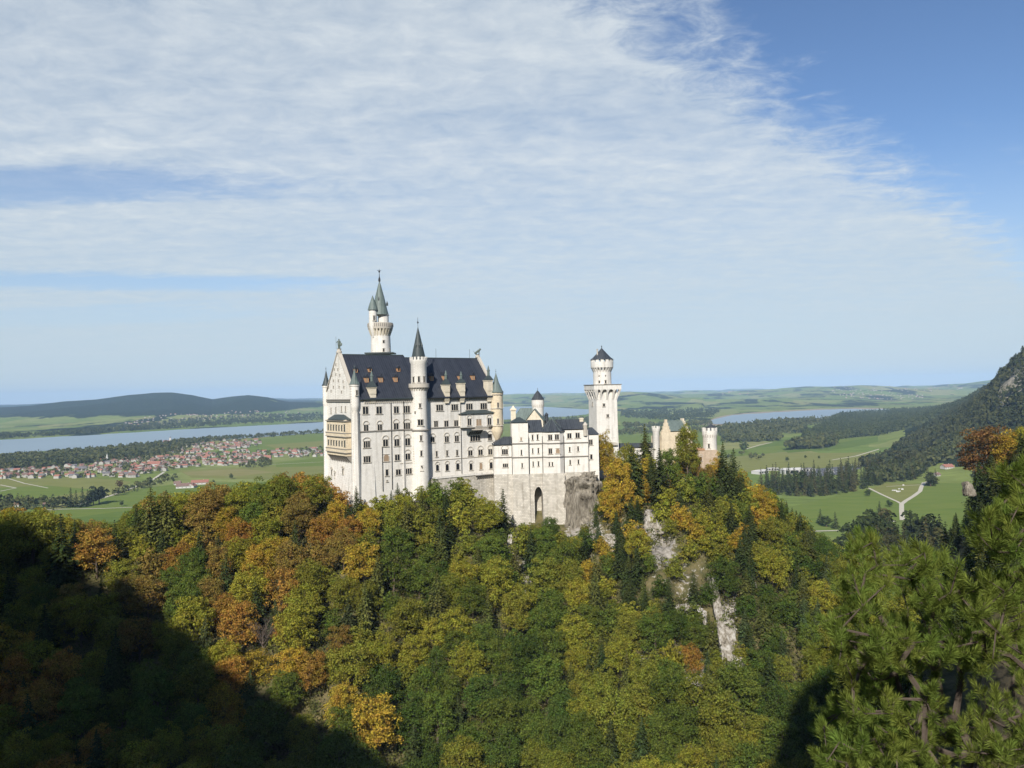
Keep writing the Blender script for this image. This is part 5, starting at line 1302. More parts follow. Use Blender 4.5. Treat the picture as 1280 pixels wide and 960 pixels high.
m.hull8(lo, [(x - .3, y, z + .3) for x, y, z in lo])
m.build('roof', M['copper'], kh)
cx = float(at(641.5, 515, 400)[0]); m = MB(); fr_ = lambda a, b, z: (cx + a, 400 + b, z)
m.box(fr_, -1.3, 1.3, -1.3, 1.3, 160, zat(641, 511, 400)); m.box(fr_, -1.7, 1.7, -1.7, 1.7, zat(641, 513, 400), zat(641, 511, 400)); m.hull8([fr_(-1.2, -1.2, zat(641, 511, 400)), fr_(1.2, -1.2, zat(641, 511, 400)), fr_(1.2, 1.2, zat(641, 511, 400)), fr_(-1.2, 1.2, zat(641, 511, 400))], [fr_(-.1, -.1, zat(641, 507, 400)), fr_(.1, -.1, zat(641, 507, 400)), fr_(.1, .1, zat(641, 507, 400)), fr_(-.1, .1, zat(641, 507, 400))])
m.build('chimney', M['wallwarm'], kh)
# the small round tower with cone beside it
ry = 410.0; rx = float(at(672.4, 510, ry)[0]); kr = ry / F; rz = lambda y: zat(672, y, ry)
rt = empty('small_round_tower', (rx, ry, 150), 'small round white tower with black cone roof behind the low wing', 'tower')
m = MB(); m.lathe(rx, ry, [(7.2 * kr, 150), (7.0 * kr, rz(510)), (7.8 * kr, rz(506)), (7.8 * kr, rz(499.5))], 28); m.build('shaft', M['wall'], rt, True)
m = MB(); m.lathe(rx, ry, [(8.3 * kr, rz(499.6)), (4.2 * kr, rz(493)), (.3, rz(488.3))], 20); cr_ = m.build('cone_roof', M['roof2'], rt, True)
m = MB(); m.tube((rx, ry, rz(488.6)), (rx, ry, rz(485)), .1); m.build('finial', M['iron'], cr_)
m = MB(); corbels(m, rx, ry, 7.0 * kr, 8.0 * kr, rz(509.5), rz(505.5), 18, .45); m.build('corbel_table', M['trim'], rt)
m = MB(); ex = float(at(683, 515, 409)[0]); m.lathe(ex, 409, [(.9, 155), (.9, rz(519)), (1.3, rz(519)), (.1, rz(515.6))], 10)
m.build('stair_turret', M['roof2'], rt, True)

# ------------------------------------------------------------------ gatehouse among the trees
GF = frame(tuple(at(838, 545, 402.0)[:2]), R(20))
gh = empty('gatehouse', GF(4, 5, 150), 'ochre gatehouse with two stepped gables and blue-green roof among the trees', 'gatehouse')
gz = lambda y: zat(845, y, 402)
def gx_(px): return on_front(GF, px, 540)[0]
m = MB(); m.box(GF, 0, gx_(865), 0, 10, 150, gz(540)); m.build('wall', M['ochre'], gh)
def stepped(a0_, a1_, b0, b1, zb, zt, n, name, mat, along_b=True):
    m = MB()
    for i in range(n):
        f0 = i / (2 * n); z = zb + (zt - zb) * (i + 1) / n
        zl = zb + (zt - zb) * i / n - (0.01 if i else 2.0)
        bb0, bb1 = b0 + (b1 - b0) * f0, b1 - (b1 - b0) * f0
        if along_b: m.box(GF, a0_, a1_, bb0, bb1, zl, z)
        else:
            aa0, aa1 = a0_ + (a1_ - a0_) * f0, a1_ - (a1_ - a0_) * f0
            m.box(GF, aa0, aa1, b0, b1, zl, z)
    return m.build(name, M[mat], gh)
stepped(gx_(826), gx_(838.5), -.6, .5, gz(545), gz(524), 5, 'stepped_gable', 'ochre', False)
m = MB(); m.box(GF, gx_(826), gx_(838.5), -.5, 10, 150, gz(545.1)); m.build('wall', M['ochre'], gh)
m = MB(); a0_, a1_ = gx_(838.2), gx_(858)
m.hull8([GF(a0_, -.4, gz(539)), GF(a1_ + 1, -.4, gz(539)), GF(a1_ + 1, 10, gz(539)), GF(a0_, 10, gz(539))], [GF(a0_, 4.8, gz(526)), GF(a1_, 4.8, gz(526)), GF(a1_, 5.2, gz(526)), GF(a0_, 5.2, gz(526))]); m.build('roof', M['copper'], gh)
stepped(a1_ + .2, a1_ + 1.2, -.8, 10.5, gz(540), gz(523.8), 5, 'stepped_gable', 'wallwarm', True)
tx_, ty_ = float(at(820, 540, 400)[0]), 400.0
m = MB(); m.lathe(tx_, ty_, [(1.8, 150), (1.8, gz(539)), (2.15, gz(537.5)), (2.15, gz(534.6))], 14); gt_ = m.build('turret', M['wall'], gh, True)
m = MB(); battlements(m, tx_, ty_, 2.15, gz(534.8), gz(532), 8, .4); m.build('battlement', M['wall'], gt_)
# round crenellated gate tower
wx, wy = float(at(887.4, 555, 398)[0]), 398.0; wk = wy / F; wz = lambda y: zat(887, y, wy)
wt = empty('gate_tower', (wx, wy, 150), 'round crenellated white tower rising from trees at the right end of the castle', 'tower')
m = MB(); m.lathe(wx, wy, [(9.2 * wk, 148), (8.6 * wk, wz(575)), (8.4 * wk, wz(546)), (9.3 * wk, wz(543)), (9.3 * wk, wz(538.5)), (8.4 * wk, wz(538.4))], 28); m.build('shaft', M['wall'], wt, True)
m = MB(); battlements(m, wx, wy, 9.3 * wk, wz(538.6), wz(534.6), 12, .5, .6); m.build('battlement', M['wall'], wt)
m = MB(); corbels(m, wx, wy, 8.3 * wk, 9.4 * wk, wz(546.5), wz(543), 18, .5); m.build('corbel_table', M['trim'], wt)
round_slit(wt, wx, wy, 8.5 * wk, 886.2, 557.5, .9, 2.2); round_slit(wt, wx, wy, 8.6 * wk, 886.5, 575, 1, 2)
m = MB(); m.lathe(wx + 1, wy + 1, [(3.0, wz(538)), (2.6, wz(533.5)), (.2, wz(530.5))], 10); m.build('roof', M['roof2'], wt, True)
# red brick gate wall and the pale forework
gw = empty('gate_wall', GF(16, -2, 150), 'orange-red brick gate wall below the round crenellated tower', 'wall')
m = MB(); fr_ = frame(tuple(at(868, 580, 392)[:2]), R(8)); m.box(fr_, 0, 12.5, 0, 6, 146, zat(880, 563, 392)); m.build('wall', M['brick'], gw)
m = MB(); m.box(fr_, .2, 5.5, -.3, 6.2, zat(880, 563, 392), zat(880, 560.6, 392)); m.build('coping', M['orange'], gw)
px_windows(gw, fr_, [(876, 571, 576, 3, 1, 1)], 0)
pw = empty('forework', GF(8, -8, 150), 'pale plastered forework with dark arched door between the trees below the gatehouse', 'building')
m = MB(); f2 = frame(tuple(at(853, 590, 386)[:2]), R(8)); m.box(f2, 0, 7.6, 0, 6, 146, zat(860, 580, 386)); m.build('wall', M['wall'], pw)
m = MB(); m.hull8([f2(-.5, -.6, zat(860, 580, 386)), f2(8.1, -.6, zat(860, 580, 386)), f2(8.1, 6, zat(860, 580, 386)), f2(-.5, 6, zat(860, 580, 386))], [f2(1.5, 3, zat(860, 574, 386)), f2(6, 3, zat(860, 574, 386)), f2(6, 3.2, zat(860, 574, 386)), f2(1.5, 3.2, zat(860, 574, 386))]); m.build('roof', M['roof2'], pw)
px_windows(pw, f2, [(865.6, 592, 598, 2.6, 1, 1), (857.5, 585.5, 588.5, 1.8, 1, 0)], 0)
cw = empty('link_building', at(792, 560, 404), 'low pale link wall with dark roof between the square tower and the gatehouse', 'building')
m = MB(); f3 = frame(tuple(at(772, 560, 405)[:2]), R(0)); lk_ = 60 * 405 / F; m.box(f3, 0, lk_, 0, 6, 150, zat(792, 559.4, 405)); m.build('wall', M['wall'], cw)
m = MB(); z_ = zat(792, 559.4, 405); m.hull8([f3(-.3, -.6, z_), f3(lk_, -.6, z_), f3(lk_, 6.5, z_), f3(-.3, 6.5, z_)], [f3(0, 2.8, z_ + 2.2), f3(lk_, 2.8, z_ + 2.2), f3(lk_, 3.2, z_ + 2.2), f3(0, 3.2, z_ + 2.2)]); m.build('roof', M['roof2'], cw)
# ================================================================== TREES
rng = np.random.default_rng(7)
random.seed(7)
def quads_at(C, Nn, size, aspect=1.0, T=None):
    """one leaf-sized quad per point: centres C, normals Nn, half size per point"""
    n = len(C)
    Nn = Nn / np.maximum(np.linalg.norm(Nn, axis=1)[:, None], 1e-6)
    if T is None: T = rng.normal(size=(n, 3))
    T = T - Nn * (T * Nn).sum(1)[:, None]; T /= np.maximum(np.linalg.norm(T, axis=1)[:, None], 1e-6)
    B = np.cross(Nn, T)
    s = np.asarray(size).reshape(-1, 1)
    V = np.stack([C - T * s * aspect - B * s * .35, C - T * s * .1 + B * -s, C + T * s * aspect + B * s * .25, C + B * s], 1)
    return V.reshape(-1, 3)
def add_quads(name, V, mat):
    n = len(V) // 4
    return np_mesh(name, V, quads=np.arange(n * 4).reshape(n, 4), mats=(mat,))
def unit(n):
    v = rng.normal(size=(n, 3)); return v / np.linalg.norm(v, axis=1)[:, None]
def broad_crown(seed, nclump=46, per=120, tall=1.25, leaf=0.05):
    """crown of radius 1, its middle at z = tall; uneven boughs with gaps between them"""
    global rng
    rng = np.random.default_rng(seed)
    d = unit(nclump * 3); d = d[d[:, 2] > -0.72][:nclump]; n = len(d)
    rad = 0.52 + 0.44 * rng.random(n) ** 0.7
    cen = d * rad[:, None] * np.array([0.84, 0.84, 1.12]); cen[:, 2] += tall
    cen[:, 2] += 0.12 * rng.normal(size=n)
    cr = 0.14 + 0.17 * rng.random(n) ** 1.3
    out = []
    for c, r_c in zip(cen, cr):
        k = int(per * (r_c / 0.28) ** 2)
        u3 = unit(k); u3[:, 2] = np.abs(u3[:, 2]) * 1.0 - 0.45 * rng.random(k)
        rr_ = r_c * (0.72 + 0.42 * rng.random(k))
        p = c + u3 * rr_[:, None] * np.array([1.05, 1.05, 0.95])
        nn = u3 + np.array([0, 0, 0.35]) + 0.55 * rng.normal(size=(k, 3))
        out.append(quads_at(p, nn, leaf * (0.6 + 0.7 * rng.random(k))))
    # sparse inner leaves
    k = 320; u3 = unit(k); p = u3 * (0.55 * rng.random(k) ** 0.4)[:, None]; p[:, 2] += tall
    out.append(quads_at(p, u3 + rng.normal(size=(k, 3)) * .5, np.full(k, leaf * 1.8)))
    return np.concatenate(out), cen
def trunk_mesh(name, top, r, limbs, hlow=0.35):
    mb = MB(); mb.tube((0, 0, -0.35), (0, 0, top * .55), r, r * .7, 7); mb.tube((0, 0, top * .55), (0.02, 0.01, top), r * .7, r * .25, 6)
    for c in limbs:
        z = top * (hlow + .4 * random.random()); mb.tube((0, 0, z), (c[0] * .85, c[1] * .85, c[2] * .95), r * .38, r * .08, 5)
    me = bpy.data.meshes.new(name); me.from_pydata(mb.v, [], mb.f); me.materials.append(M['bark']); me.update()
    return me
BROAD = []
for s_ in range(9):
    tall = [1.10, 1.2, 1.3, 1.15, 1.25, 1.05, 1.35, 1.2, 1.3][s_]
    V, cen = broad_crown(100 + s_, 66 + 5 * s_, 150, tall, 0.029)
    BROAD.append((add_quads('crown', V, M['leaf']), trunk_mesh('trunk', tall + .3, .055, cen[:9]), tall + 1.1))
# near spruces: height 1, whorls of drooping boughs
def spruce_crown(seed, nw=26, rad=0.2, nb=11, per=11, leaf=0.012, z0=0.10):
    global rng
    rng = np.random.default_rng(seed)
    C = []; Nn = []; T = []; Sz = []
    lop = 1 + 0.22 * rng.normal(size=16)
    for i in range(nw):
        f = i / (nw - 1); z = z0 + (1 - z0) * (f ** 0.92) * 0.985
        r_ = rad * (1 - f) ** 0.82 * (0.85 + 0.3 * rng.random()) + 0.008
        k = max(4, int(nb * (0.45 + 0.65 * (1 - f))))
        ph = rng.random() * 6.28
        for j in range(k):
            a = ph + 6.283 * j / k + 0.25 * rng.normal(); R_ = r_ * (0.7 + 0.45 * rng.random()) * lop[int((a % 6.283) / 6.283 * 16) % 16]
            m = max(3, int(per * (0.35 + 0.65 * R_ / rad)))
            t = (np.arange(m) + .5) / m
            rr_ = R_ * (0.10 + 0.90 * t)
            side = rng.normal(size=m) * 0.13 * R_ * (1.25 - t)
            x = rr_ * math.cos(a) - side * math.sin(a); y = rr_ * math.sin(a) + side * math.cos(a)
            zz_ = z - 0.36 * R_ * t ** 1.3 + 0.05 * R_ * t ** 4 + 0.004 * rng.normal(size=m)
            C.append(np.stack([x, y, zz_], 1)); T.append(np.tile([math.cos(a), math.sin(a), -0.45], (m, 1)) + .35 * rng.normal(size=(m, 3)))
            Nn.append(np.tile([math.cos(a) * .45, math.sin(a) * .45, 1.0], (m, 1)) + .45 * rng.normal(size=(m, 3)))
            Sz.append(leaf * (0.7 + 0.6 * rng.random(m)) * (0.55 + .7 * (1 - f)))
    C = np.concatenate(C); Nn = np.concatenate(Nn); T = np.concatenate(T); Sz = np.concatenate(Sz)
    return quads_at(C, Nn, Sz, 1.9, T)
def spruce_trunk():
    mb = MB(); mb.tube((0, 0, -.04), (0, 0, .97), .011, .002, 6)
    me = bpy.data.meshes.new('trunk'); me.from_pydata(mb.v, [], mb.f); me.materials.append(M['bark']); me.update(); return me
ST = spruce_trunk()
SPR = [(add_quads('crown', spruce_crown(200 + i, 26 + i % 3, [.19, .16, .22, .18, .20][i], 12, 12, .0125, [.10, .06, .14, .18, .08][i]), M['needle']), ST, 1.0) for i in range(5)]
# light far versions for the valley
FSPR = [(add_quads('crown', spruce_crown(300 + i, 15, [.2, .24, .18][i], 7, 5, .026, .05), M['needle']), ST, 1.0) for i in range(3)]
FBRO = []
for i in range(3):
    V, cen = broad_crown(330 + i, 18, 26, 1.15, 0.11)
    FBRO.append((add_quads('crown', V, M['leaf']), trunk_mesh('trunk', 1.3, .07, cen[:4]), 2.1))

def plant(kind_list, idx, loc, sxy, sz, color, name, label, cat, group=None, rot=None):
    cm_, tm_, _ = kind_list[idx % len(kind_list)]
    e = empty(name, loc, label, cat, group)
    e.scale = (sxy, sxy, sz); e.rotation_euler = ((random.random() - .5) * .08, (random.random() - .5) * .08, random.random() * 6.28 if rot is None else rot)
    t = link('trunk', tm_, e); c = link('crown', cm_, e); c.color = rgb(color); t.color = rgb(color)
    return e
COLS = {
 'dark green': (0.070, 0.100, 0.020), 'green': (0.118, 0.150, 0.027), 'olive green': (0.190, 0.190, 0.030), 'yellow-green': (0.260, 0.245, 0.034),
 'golden yellow': (0.360, 0.245, 0.036), 'orange': (0.335, 0.185, 0.040), 'brown': (0.240, 0.165, 0.042), 'rust red': (0.170, 0.092, 0.036), 'deep green': (0.082, 0.118, 0.024)}
SPC = {'dark green': (0.050, 0.064, 0.020), 'blue-green': (0.062, 0.080, 0.030), 'olive': (0.100, 0.105, 0.028)}
def jit(c, a=0.16):
    k = 1 + a * (random.random() * 2 - 1); return (c[0] * k * (1 + .12 * (random.random() - .5)), c[1] * k, c[2] * k)
SKX = [-100, 0, 40, 75, 100, 150, 165, 200, 240, 290, 330, 350, 400, 408, 430, 440, 447, 480, 520, 535, 560, 590, 600, 618, 627, 634, 645, 660, 680, 690, 705, 720, 740, 747, 752, 765, 785, 800, 808, 820, 830, 840, 850, 860, 868, 880, 897, 902, 910, 925, 940, 970, 1000, 1010, 1040, 1060, 1100, 1145, 1164, 1178, 1189, 1196, 1210, 1225, 1240, 1260, 1400]
SKYY = [640, 636, 634, 642, 650, 652, 628, 612, 614, 606, 600, 592, 586, 602, 612, 616, 628, 612, 606, 600, 598, 598, 612, 634, 640, 640, 648, 653, 655, 646, 664, 668, 640, 585, 552, 545, 558, 545, 532, 548, 550, 536, 530, 533, 592, 584, 575, 556, 556, 578, 602, 616, 640, 652, 676, 690, 712, 690, 650, 636, 627, 600, 564, 546, 540, 535, 530]
def skyline(p): return float(np.interp(p, SKX, SKYY))
rock_px = [(652, 705, 8, 36), (640, 668, 8, 18), (864, 772, 22, 18), (910, 802, 13, 30), (818, 655, 20, 18), (893, 748, 6, 26), (768, 690, 7, 10), (842, 715, 42, 38), (595, 655, 8, 18), (752, 672, 14, 10), (800, 780, 6, 24)]
def near_rock(px, py):
    return any(((px - a) / w) ** 2 + ((py - b) / h) ** 2 < 1 for a, b, w, h in rock_px)
def in_castle(x, y):
    px = 640 + F * x / y
    q_ = np.array([x, y, 0]) - PF.p0; a = q_ @ PF.a; b = q_ @ PF.b
    if -4.5 < a < LEN + 3 and -4.2 < b < W_ + 4: return True
    if 612 < px < 712 and y > 356.5 and y < 395: return True
    if 700 < px < 738 and y > 354 and y < 395: return True
    if 736 < px < 776 and 384 < y < 412: return True
    if 812 < px < 902 and 385 < y < 425: return True
    return False
def zone(px, py, shade):
    if shade: return 'on the deeply shaded slope, lower left'
    if px < 430: return 'on the sunlit ridge left of the castle' if py < 740 else 'on the sunlit slope at the left'
    if px < 620: return 'below the palace' if py < 760 else 'in the gorge at the bottom centre'
    if px < 800: return 'below the stone retaining wall' if py < 780 else 'in the gorge at the bottom centre'
    if px < 960: return 'on the crag below the gatehouse' if py < 800 else 'at the foot of the rocky crag'
    return 'on the slope right of the gatehouse' if py < 800 else 'at the lower right beside the pine'
def shaded(p, up=9.0):
    q_ = np.array([p[0], p[1], p[2] + up]); t = np.arange(0, 900, 3.0)
    P = q_ + np.outer(t, np.array(S)); P = P[P[:, 1] < 40]
    return bool((mz(P[:, 0], P[:, 1]) > P[:, 2]).any())
def pick_colour(px, py, x, y):
    n = float(fbm(x / 30.0, y / 30.0, 3, 55)); r = random.random(); v = n * 1.3 - .15 + (r - .5) * .75
    if px < 430 and py < 800:
        seq = ['green', 'olive green', 'olive green', 'yellow-green', 'brown', 'yellow-green', 'brown', 'golden yellow', 'orange']
    elif px < 480: seq = ['green', 'green', 'olive green', 'yellow-green', 'golden yellow', 'orange']
    elif px < 740: seq = ['dark green', 'deep green', 'green', 'green', 'olive green', 'olive green', 'yellow-green', 'yellow-green']
    elif px < 960 and py < 700: seq = ['green', 'olive green', 'yellow-green', 'golden yellow', 'golden yellow']
    else: seq = ['dark green', 'green', 'green', 'olive green', 'olive green', 'yellow-green']
    return seq[int(np.clip(v, 0, .999) * len(seq))]
placed = []
queue = []
def free(x, y, d):
    return all((x - a) ** 2 + (y - b) ** 2 > (d + r2) ** 2 * .25 for a, b, r2 in placed)
n_b = n_s = 0
def put(x, y, kind, H, colour=None, label=None, wide=None, own=None, force=False, spc=None, zb=None):
    """one forest tree standing on the hillside; H is its height in metres"""
    global n_b, n_s
    z = (float(hill_z(x, y)) - .3) if zb is None else zb
    bx_, by_ = proj((x, y, z)); 
    Rw = (H * (.40 if wide is None else wide)) if kind == 'b' else H * .2
    if not force:
        for _ in range(8):
            tx_, ty_ = proj((x, y, z + H)); wpx = Rw * F / y
            lim = max(skyline(tx_), (skyline(tx_ - wpx * .6) + skyline(tx_ + wpx * .6)) / 2 - (0 if kind == 's' else 6), skyline(tx_ - wpx * .8) - wpx * .7, skyline(tx_ + wpx * .8) - wpx * .7)
            if ty_ >= lim: break
            H *= .86
        else: return False
        if H < 5: return False
    tx_, ty_ = proj((x, y, z + H * .6))
    sh = shaded((x, y, z))
    if kind == 'b':
        colour = colour or pick_colour(tx_, ty_, x, y)
        k = random.randrange(len(BROAD)); hgt = BROAD[k][2]; w_ = Rw if wide else min(H * (.37 + .12 * random.random()), 8.2)
        if own is None:
            queue.append((H / y, x, y, z, k, w_, H / hgt, colour, f'{colour} leafy tree {zone(tx_, ty_, sh)}')); n_b += 1; placed.append((x, y, w_ * 1.22)); return True
        lab = own
        plant(BROAD, k, (x, y, z), w_, H / hgt, jit(COLS[colour]), 'broadleaf_tree', lab, 'tree', None if own else lab.replace('leafy tree', 'leafy trees'))
        n_b += 1; placed.append((x, y, w_ * 1.22))
    else:
        spc = spc or random.choice(['dark green', 'dark green', 'blue-green', 'olive'])
        lab = own or f'{spc} spruce {zone(tx_, ty_, sh)}'
        plant(SPR, random.randrange(5), (x, y, z), H * (1.0 + .35 * random.random()), H, jit(SPC[spc]), 'spruce_tree', lab, 'tree', None if own else lab.replace('spruce', 'spruces'))
        n_s += 1; placed.append((x, y, H * .2))
    return True
# trees the photo lets one tell apart: (px, py of the tip, depth, kind, width factor, colour, label)
special = [
 (222, 680, 292, 'b', .46, 'orange', 'bright orange beech crown in the sunlit forest at the left'),
 (322, 812, 256, 'b', .5, 'golden yellow', 'amber yellow tree at the shadow edge, lower left'),
 (387, 812, 250, 'b', .42, 'orange', 'orange-red tree beside the shadow edge, lower left of centre'),
 (472, 864, 232, 'b', .42, 'golden yellow', 'yellow-orange tree near the bottom, left of centre'),
 (862, 808, 262, 'b', .36, 'orange', 'lone bright orange tree below the white rock face'),
 (737, 700, 322, 'b', .40, 'golden yellow', 'golden orange tree on the slope below the rock foot of the low wing'),
 (718, 668, 330, 'b', .36, 'yellow-green', 'lemon yellow tree just below the retaining wall'),
 (755, 543, 356, 'b', .25, 'golden yellow', 'tall amber tree standing against the square tower'),
 (774, 572, 352, 'b', .30, 'golden yellow', 'golden tree to the right of the square tower foot'),
 (762, 610, 346, 'b', .36, 'golden yellow', 'broad golden tree at the right edge of the grey rock face'),
 (858, 534, 378, 'b', .24, 'olive green', 'tall olive tree in front of the ochre gatehouse'),
 (836, 560, 366, 'b', .30, 'green', 'green tree below the gatehouse turret'),
 (884, 583, 372, 'b', .36, 'brown', 'rust-brown tree against the brick gate wall'),
 (896, 570, 374, 'b', .30, 'golden yellow', 'amber tree at the right foot of the crenellated gate tower'),
 (782, 557, 372, 'b', .32, 'olive green', 'olive tree hiding the link wall right of the square tower'),
 (868, 566, 380, 'b', .26, 'brown', 'brown-leaved tree between the gatehouse and the gate tower'),
 (955, 612, 352, 'b', .40, 'golden yellow', 'glowing yellow tree on the ridge right of the gatehouse'),
 (688, 646, 343, 'b', .34, 'deep green', 'light green ash tree growing beside the arched niche'),
 (270, 606, 318, 'b', .50, 'brown', 'brown domed tree on the left ridge skyline'),
 (300, 650, 300, 'b', .45, 'orange', 'orange-tinted tree on the ridge left of the palace'),
 (120, 660, 290, 'b', .48, 'orange', 'orange-brown tree on the left ridge above the shadow'),
 (40, 634, 296, 'b', .5, 'olive green', 'olive domed tree at the far left skyline'),
 (355, 596, 322, 'b', .46, 'olive green', 'large rounded olive tree on the skyline nearest the palace'),
 (395, 590, 325, 'b', .40, 'olive green', 'rounded tree touching the left foot of the palace'),
 (186, 609, 305, 's', 0, 'olive', 'pale conifer standing up from the left ridge'),
 (207, 612, 305, 's', 0, 'olive', 'second pale conifer right of its taller neighbour on the left ridge'),
 (78, 642, 285, 's', 0, 'dark green', 'small dark conifer tip on the left skyline'),
 (142, 650, 292, 's', 0, 'dark green', 'narrow conifer between orange trees on the left ridge'),
 (446, 607, 322, 's', 0, 'dark green', 'slender spruce in front of the palace front corner'),
 (414, 612, 318, 's', 0, 'dark green', 'dark spruce below the palace loggia'),
 (498, 603, 328, 's', 0, 'dark green', 'dark spruce before the middle of the palace foot'),
 (628, 611, 343, 's', 0, 'dark green', 'pointed dark spruce standing alone before the retaining wall'),
 (808, 530, 362, 's', 0, 'olive', 'tallest spruce between the square tower and the gatehouse'),
 (788, 556, 356, 's', 0, 'dark green', 'dark spruce left of the tallest spruce on the crag'),
 (824, 560, 352, 's', 0, 'dark green', 'dense dark spruce in the shade below the gatehouse'),
 (903, 552, 368, 's', 0, 'dark green', 'dark spruce right beside the round crenellated gate tower'),
 (914, 560, 364, 's', 0, 'dark green', 'pointed dark spruce behind the golden trees, right of the gate tower'),
 (1000, 640, 345, 's', 0, 'dark green', 'spruce tip on the descending ridge at the right'),
 (985, 660, 335, 's', 0, 'olive', 'olive spruce on the descending ridge at the right'),
 (806, 735, 285, 's', 0, 'dark green', 'tall dark spruce left of the white rock face'),
 (885, 770, 275, 's', 0, 'olive', 'spruce standing before the white rock face'),
 (782, 700, 300, 's', 0, 'dark green', 'dark spruce on the left flank of the crag'),
 (560, 640, 330, 's', 0, 'dark green', 'dark spruce below the terrace wall'),
 (478, 640, 316, 's', 0, 'dark green', 'spruce on the slope below the palace corner'),
]
for px, py, Y, kd, wd, colr, lab in special:
    P = at(px, py, Y); gz_ = float(hill_z(P[0], P[1]))
    H = P[2] - gz_
    if H < 7:   # step nearer until the ground lies far enough below the tip
        while H < (13 if kd == 's' else 10) and Y > 200:
            Y -= 2; P = at(px, py, Y); gz_ = float(hill_z(P[0], P[1])); H = P[2] - gz_
    if H > 32:
        while H > 26 and Y < 400:
            Y += 2; P = at(px, py, Y); gz_ = float(hill_z(P[0], P[1])); H = P[2] - gz_
    if py > 790 and kd == 'b': placed.append((P[0] * .96, P[1] * .96, 9))
    if H < 13 and kd == 'b': H = 14.0; put(P[0], P[1], kd, H, colour=colr, own=lab, wide=wd or None, force=True, zb=float(P[2] - H)); continue
    put(P[0], P[1], kd, H + .3, colour=colr if kd == 'b' else None, own=lab, wide=wd or None, force=True, spc=colr if kd == 's' else None)
# bare grey tree at the shadow edge
P = at(328, 770, 262); gz_ = float(hill_z(P[0], P[1]))
bare = empty('bare_tree', (P[0], P[1], gz_), 'leafless grey-brown tree with fine twigs at the shadow edge, lower left', 'tree')
mb = MB(); HB = P[2] - gz_
M['twig'] = plain('grey_twigs', (0.20, 0.16, 0.13), 0.95, 0.1)
mb.tube((P[0], P[1], gz_ - .3), (P[0], P[1], gz_ + HB * .5), .22, .14, 6); mb.build('trunk', M['twig'], bare)
mb = MB(); R_ = random.Random(3)
def twig(p, d, l, r, k):
    q_ = p + d * l; mb.tube(p, q_, r, r * .55, 3)
    if k:
        for _ in range(4):
            e_ = (d + Vector((R_.gauss(0, .42), R_.gauss(0, .42), R_.gauss(.12, .3)))).normalized(); twig(p + d * l * R_.uniform(.5, 1), e_, l * R_.uniform(.55, .8), r * .5, k - 1)
for i in range(13):
    a = i * 2.4; b_ = .5 + .7 * R_.random(); d = Vector((math.cos(a) * b_, math.sin(a) * b_, .9)).normalized()
    twig(Vector((P[0], P[1], gz_ + HB * (.22 + .3 * i / 13))), d, HB * .26, .10, 3)
mb.build('branches', M['twig'], bare)
placed.append((P[0], P[1], 6)); placed.append((P[0] - 1, P[1] - 8, 6))
# skyline trees: fill the ridge line all along
for px in range(-40, 420, 21):
    py = skyline(px) + random.random() * 5; Y = 300 + random.random() * 26
    P = at(px, py, Y); H = P[2] - float(hill_z(P[0], P[1]))
    if 8 < H < 24 and free(P[0], P[1], 7): put(P[0], P[1], 'b' if random.random() < .8 else 's', H)
for px in (905, 925, 938, 950, 965, 978, 990, 1003, 1016, 1030, 1045, 1060, 1075):
    py = skyline(px) + random.random() * 4; Y = 345 + random.random() * 12
    P = at(px, py, Y); H = P[2] - float(hill_z(P[0], P[1]))
    if 7 < H < 24 and free(P[0], P[1], 6): put(P[0], P[1], 's' if random.random() < .65 else 'b', H)
# the forest itself
for rnd, (gap, n_try) in enumerate(((9.5, 6000), (6.0, 11000))):
    for _ in range(n_try):
        if n_b >= 760 and n_s >= 200: break
        px = random.uniform(-70, 1130); Y = 192 + (395 - 192) * random.random() ** 1.0
        x = (px - 640) / F * Y; y = Y
        z = float(hill_z(x, y))
        bx_, by_ = proj((x, y, z))
        if by_ > 1035 or in_castle(x, y): continue
        if Y > 372 and px < 780: continue
        tx_, ty_ = proj((x, y, z + 8))
        rk = near_rock(tx_, ty_) or near_rock(bx_, by_)
        if rk and random.random() < .95: continue
        crag = 740 < px < 1010 and ty_ < 840
        ps = .6 if crag else (.30 if (px > 960 or (430 < px < 660 and ty_ < 700)) else .14)
        if ty_ > 880 and px > 380: ps = .12
        kd = 's' if random.random() < ps else 'b'
        if kd == 's' and n_s >= 200: kd = 'b'
        H = random.uniform(13, 20) if kd == 'b' else random.uniform(13, 23)
        if crag: H *= .82
        if rnd: H *= .8
        if not free(x, y, gap if kd == 'b' else gap * .62): continue
        put(x, y, kd, H)
# undergrowth that closes the gaps between the trees: one mass nobody could count
def bush_mass():
    global rng
    rng = np.random.default_rng(5)
    n = 11000; px = rng.uniform(-90, 1140, n); Y = rng.uniform(188, 384, n)
    x = (px - 640) / F * Y; z = hill_z(x, Y)
    P0 = np.stack([x, Y, z], 1); bx_, by_ = proj(P0)
    keep = [(not in_castle(a, b)) and not (near_rock(c, d) and rng.random() < .93) for a, b, c, d in zip(x, Y, bx_, by_)]
    P0 = P0[np.array(keep)]; out = []
    for c in P0:
        tx_, ty_ = proj(c + (0, 0, 3.2))
        if ty_ < skyline(tx_) + 1: continue
        k = 42; r_ = rng.uniform(1.2, 3.4); u3 = unit(k); u3[:, 2] = np.abs(u3[:, 2])
        out.append(quads_at(c + u3 * r_ * np.array([1.2, 1.2, .95]), u3 + (0, 0, .6) + .5 * rng.normal(size=(k, 3)), rng.uniform(.2, .42, k)))
    V = np.concatenate(out); o = link('undergrowth', add_quads('undergrowth', V, M['leaf'])); o.color = (.105, .108, .030, 1)
    tag(o, kind='stuff')
bush_mass()
print('near trees', n_b, n_s)

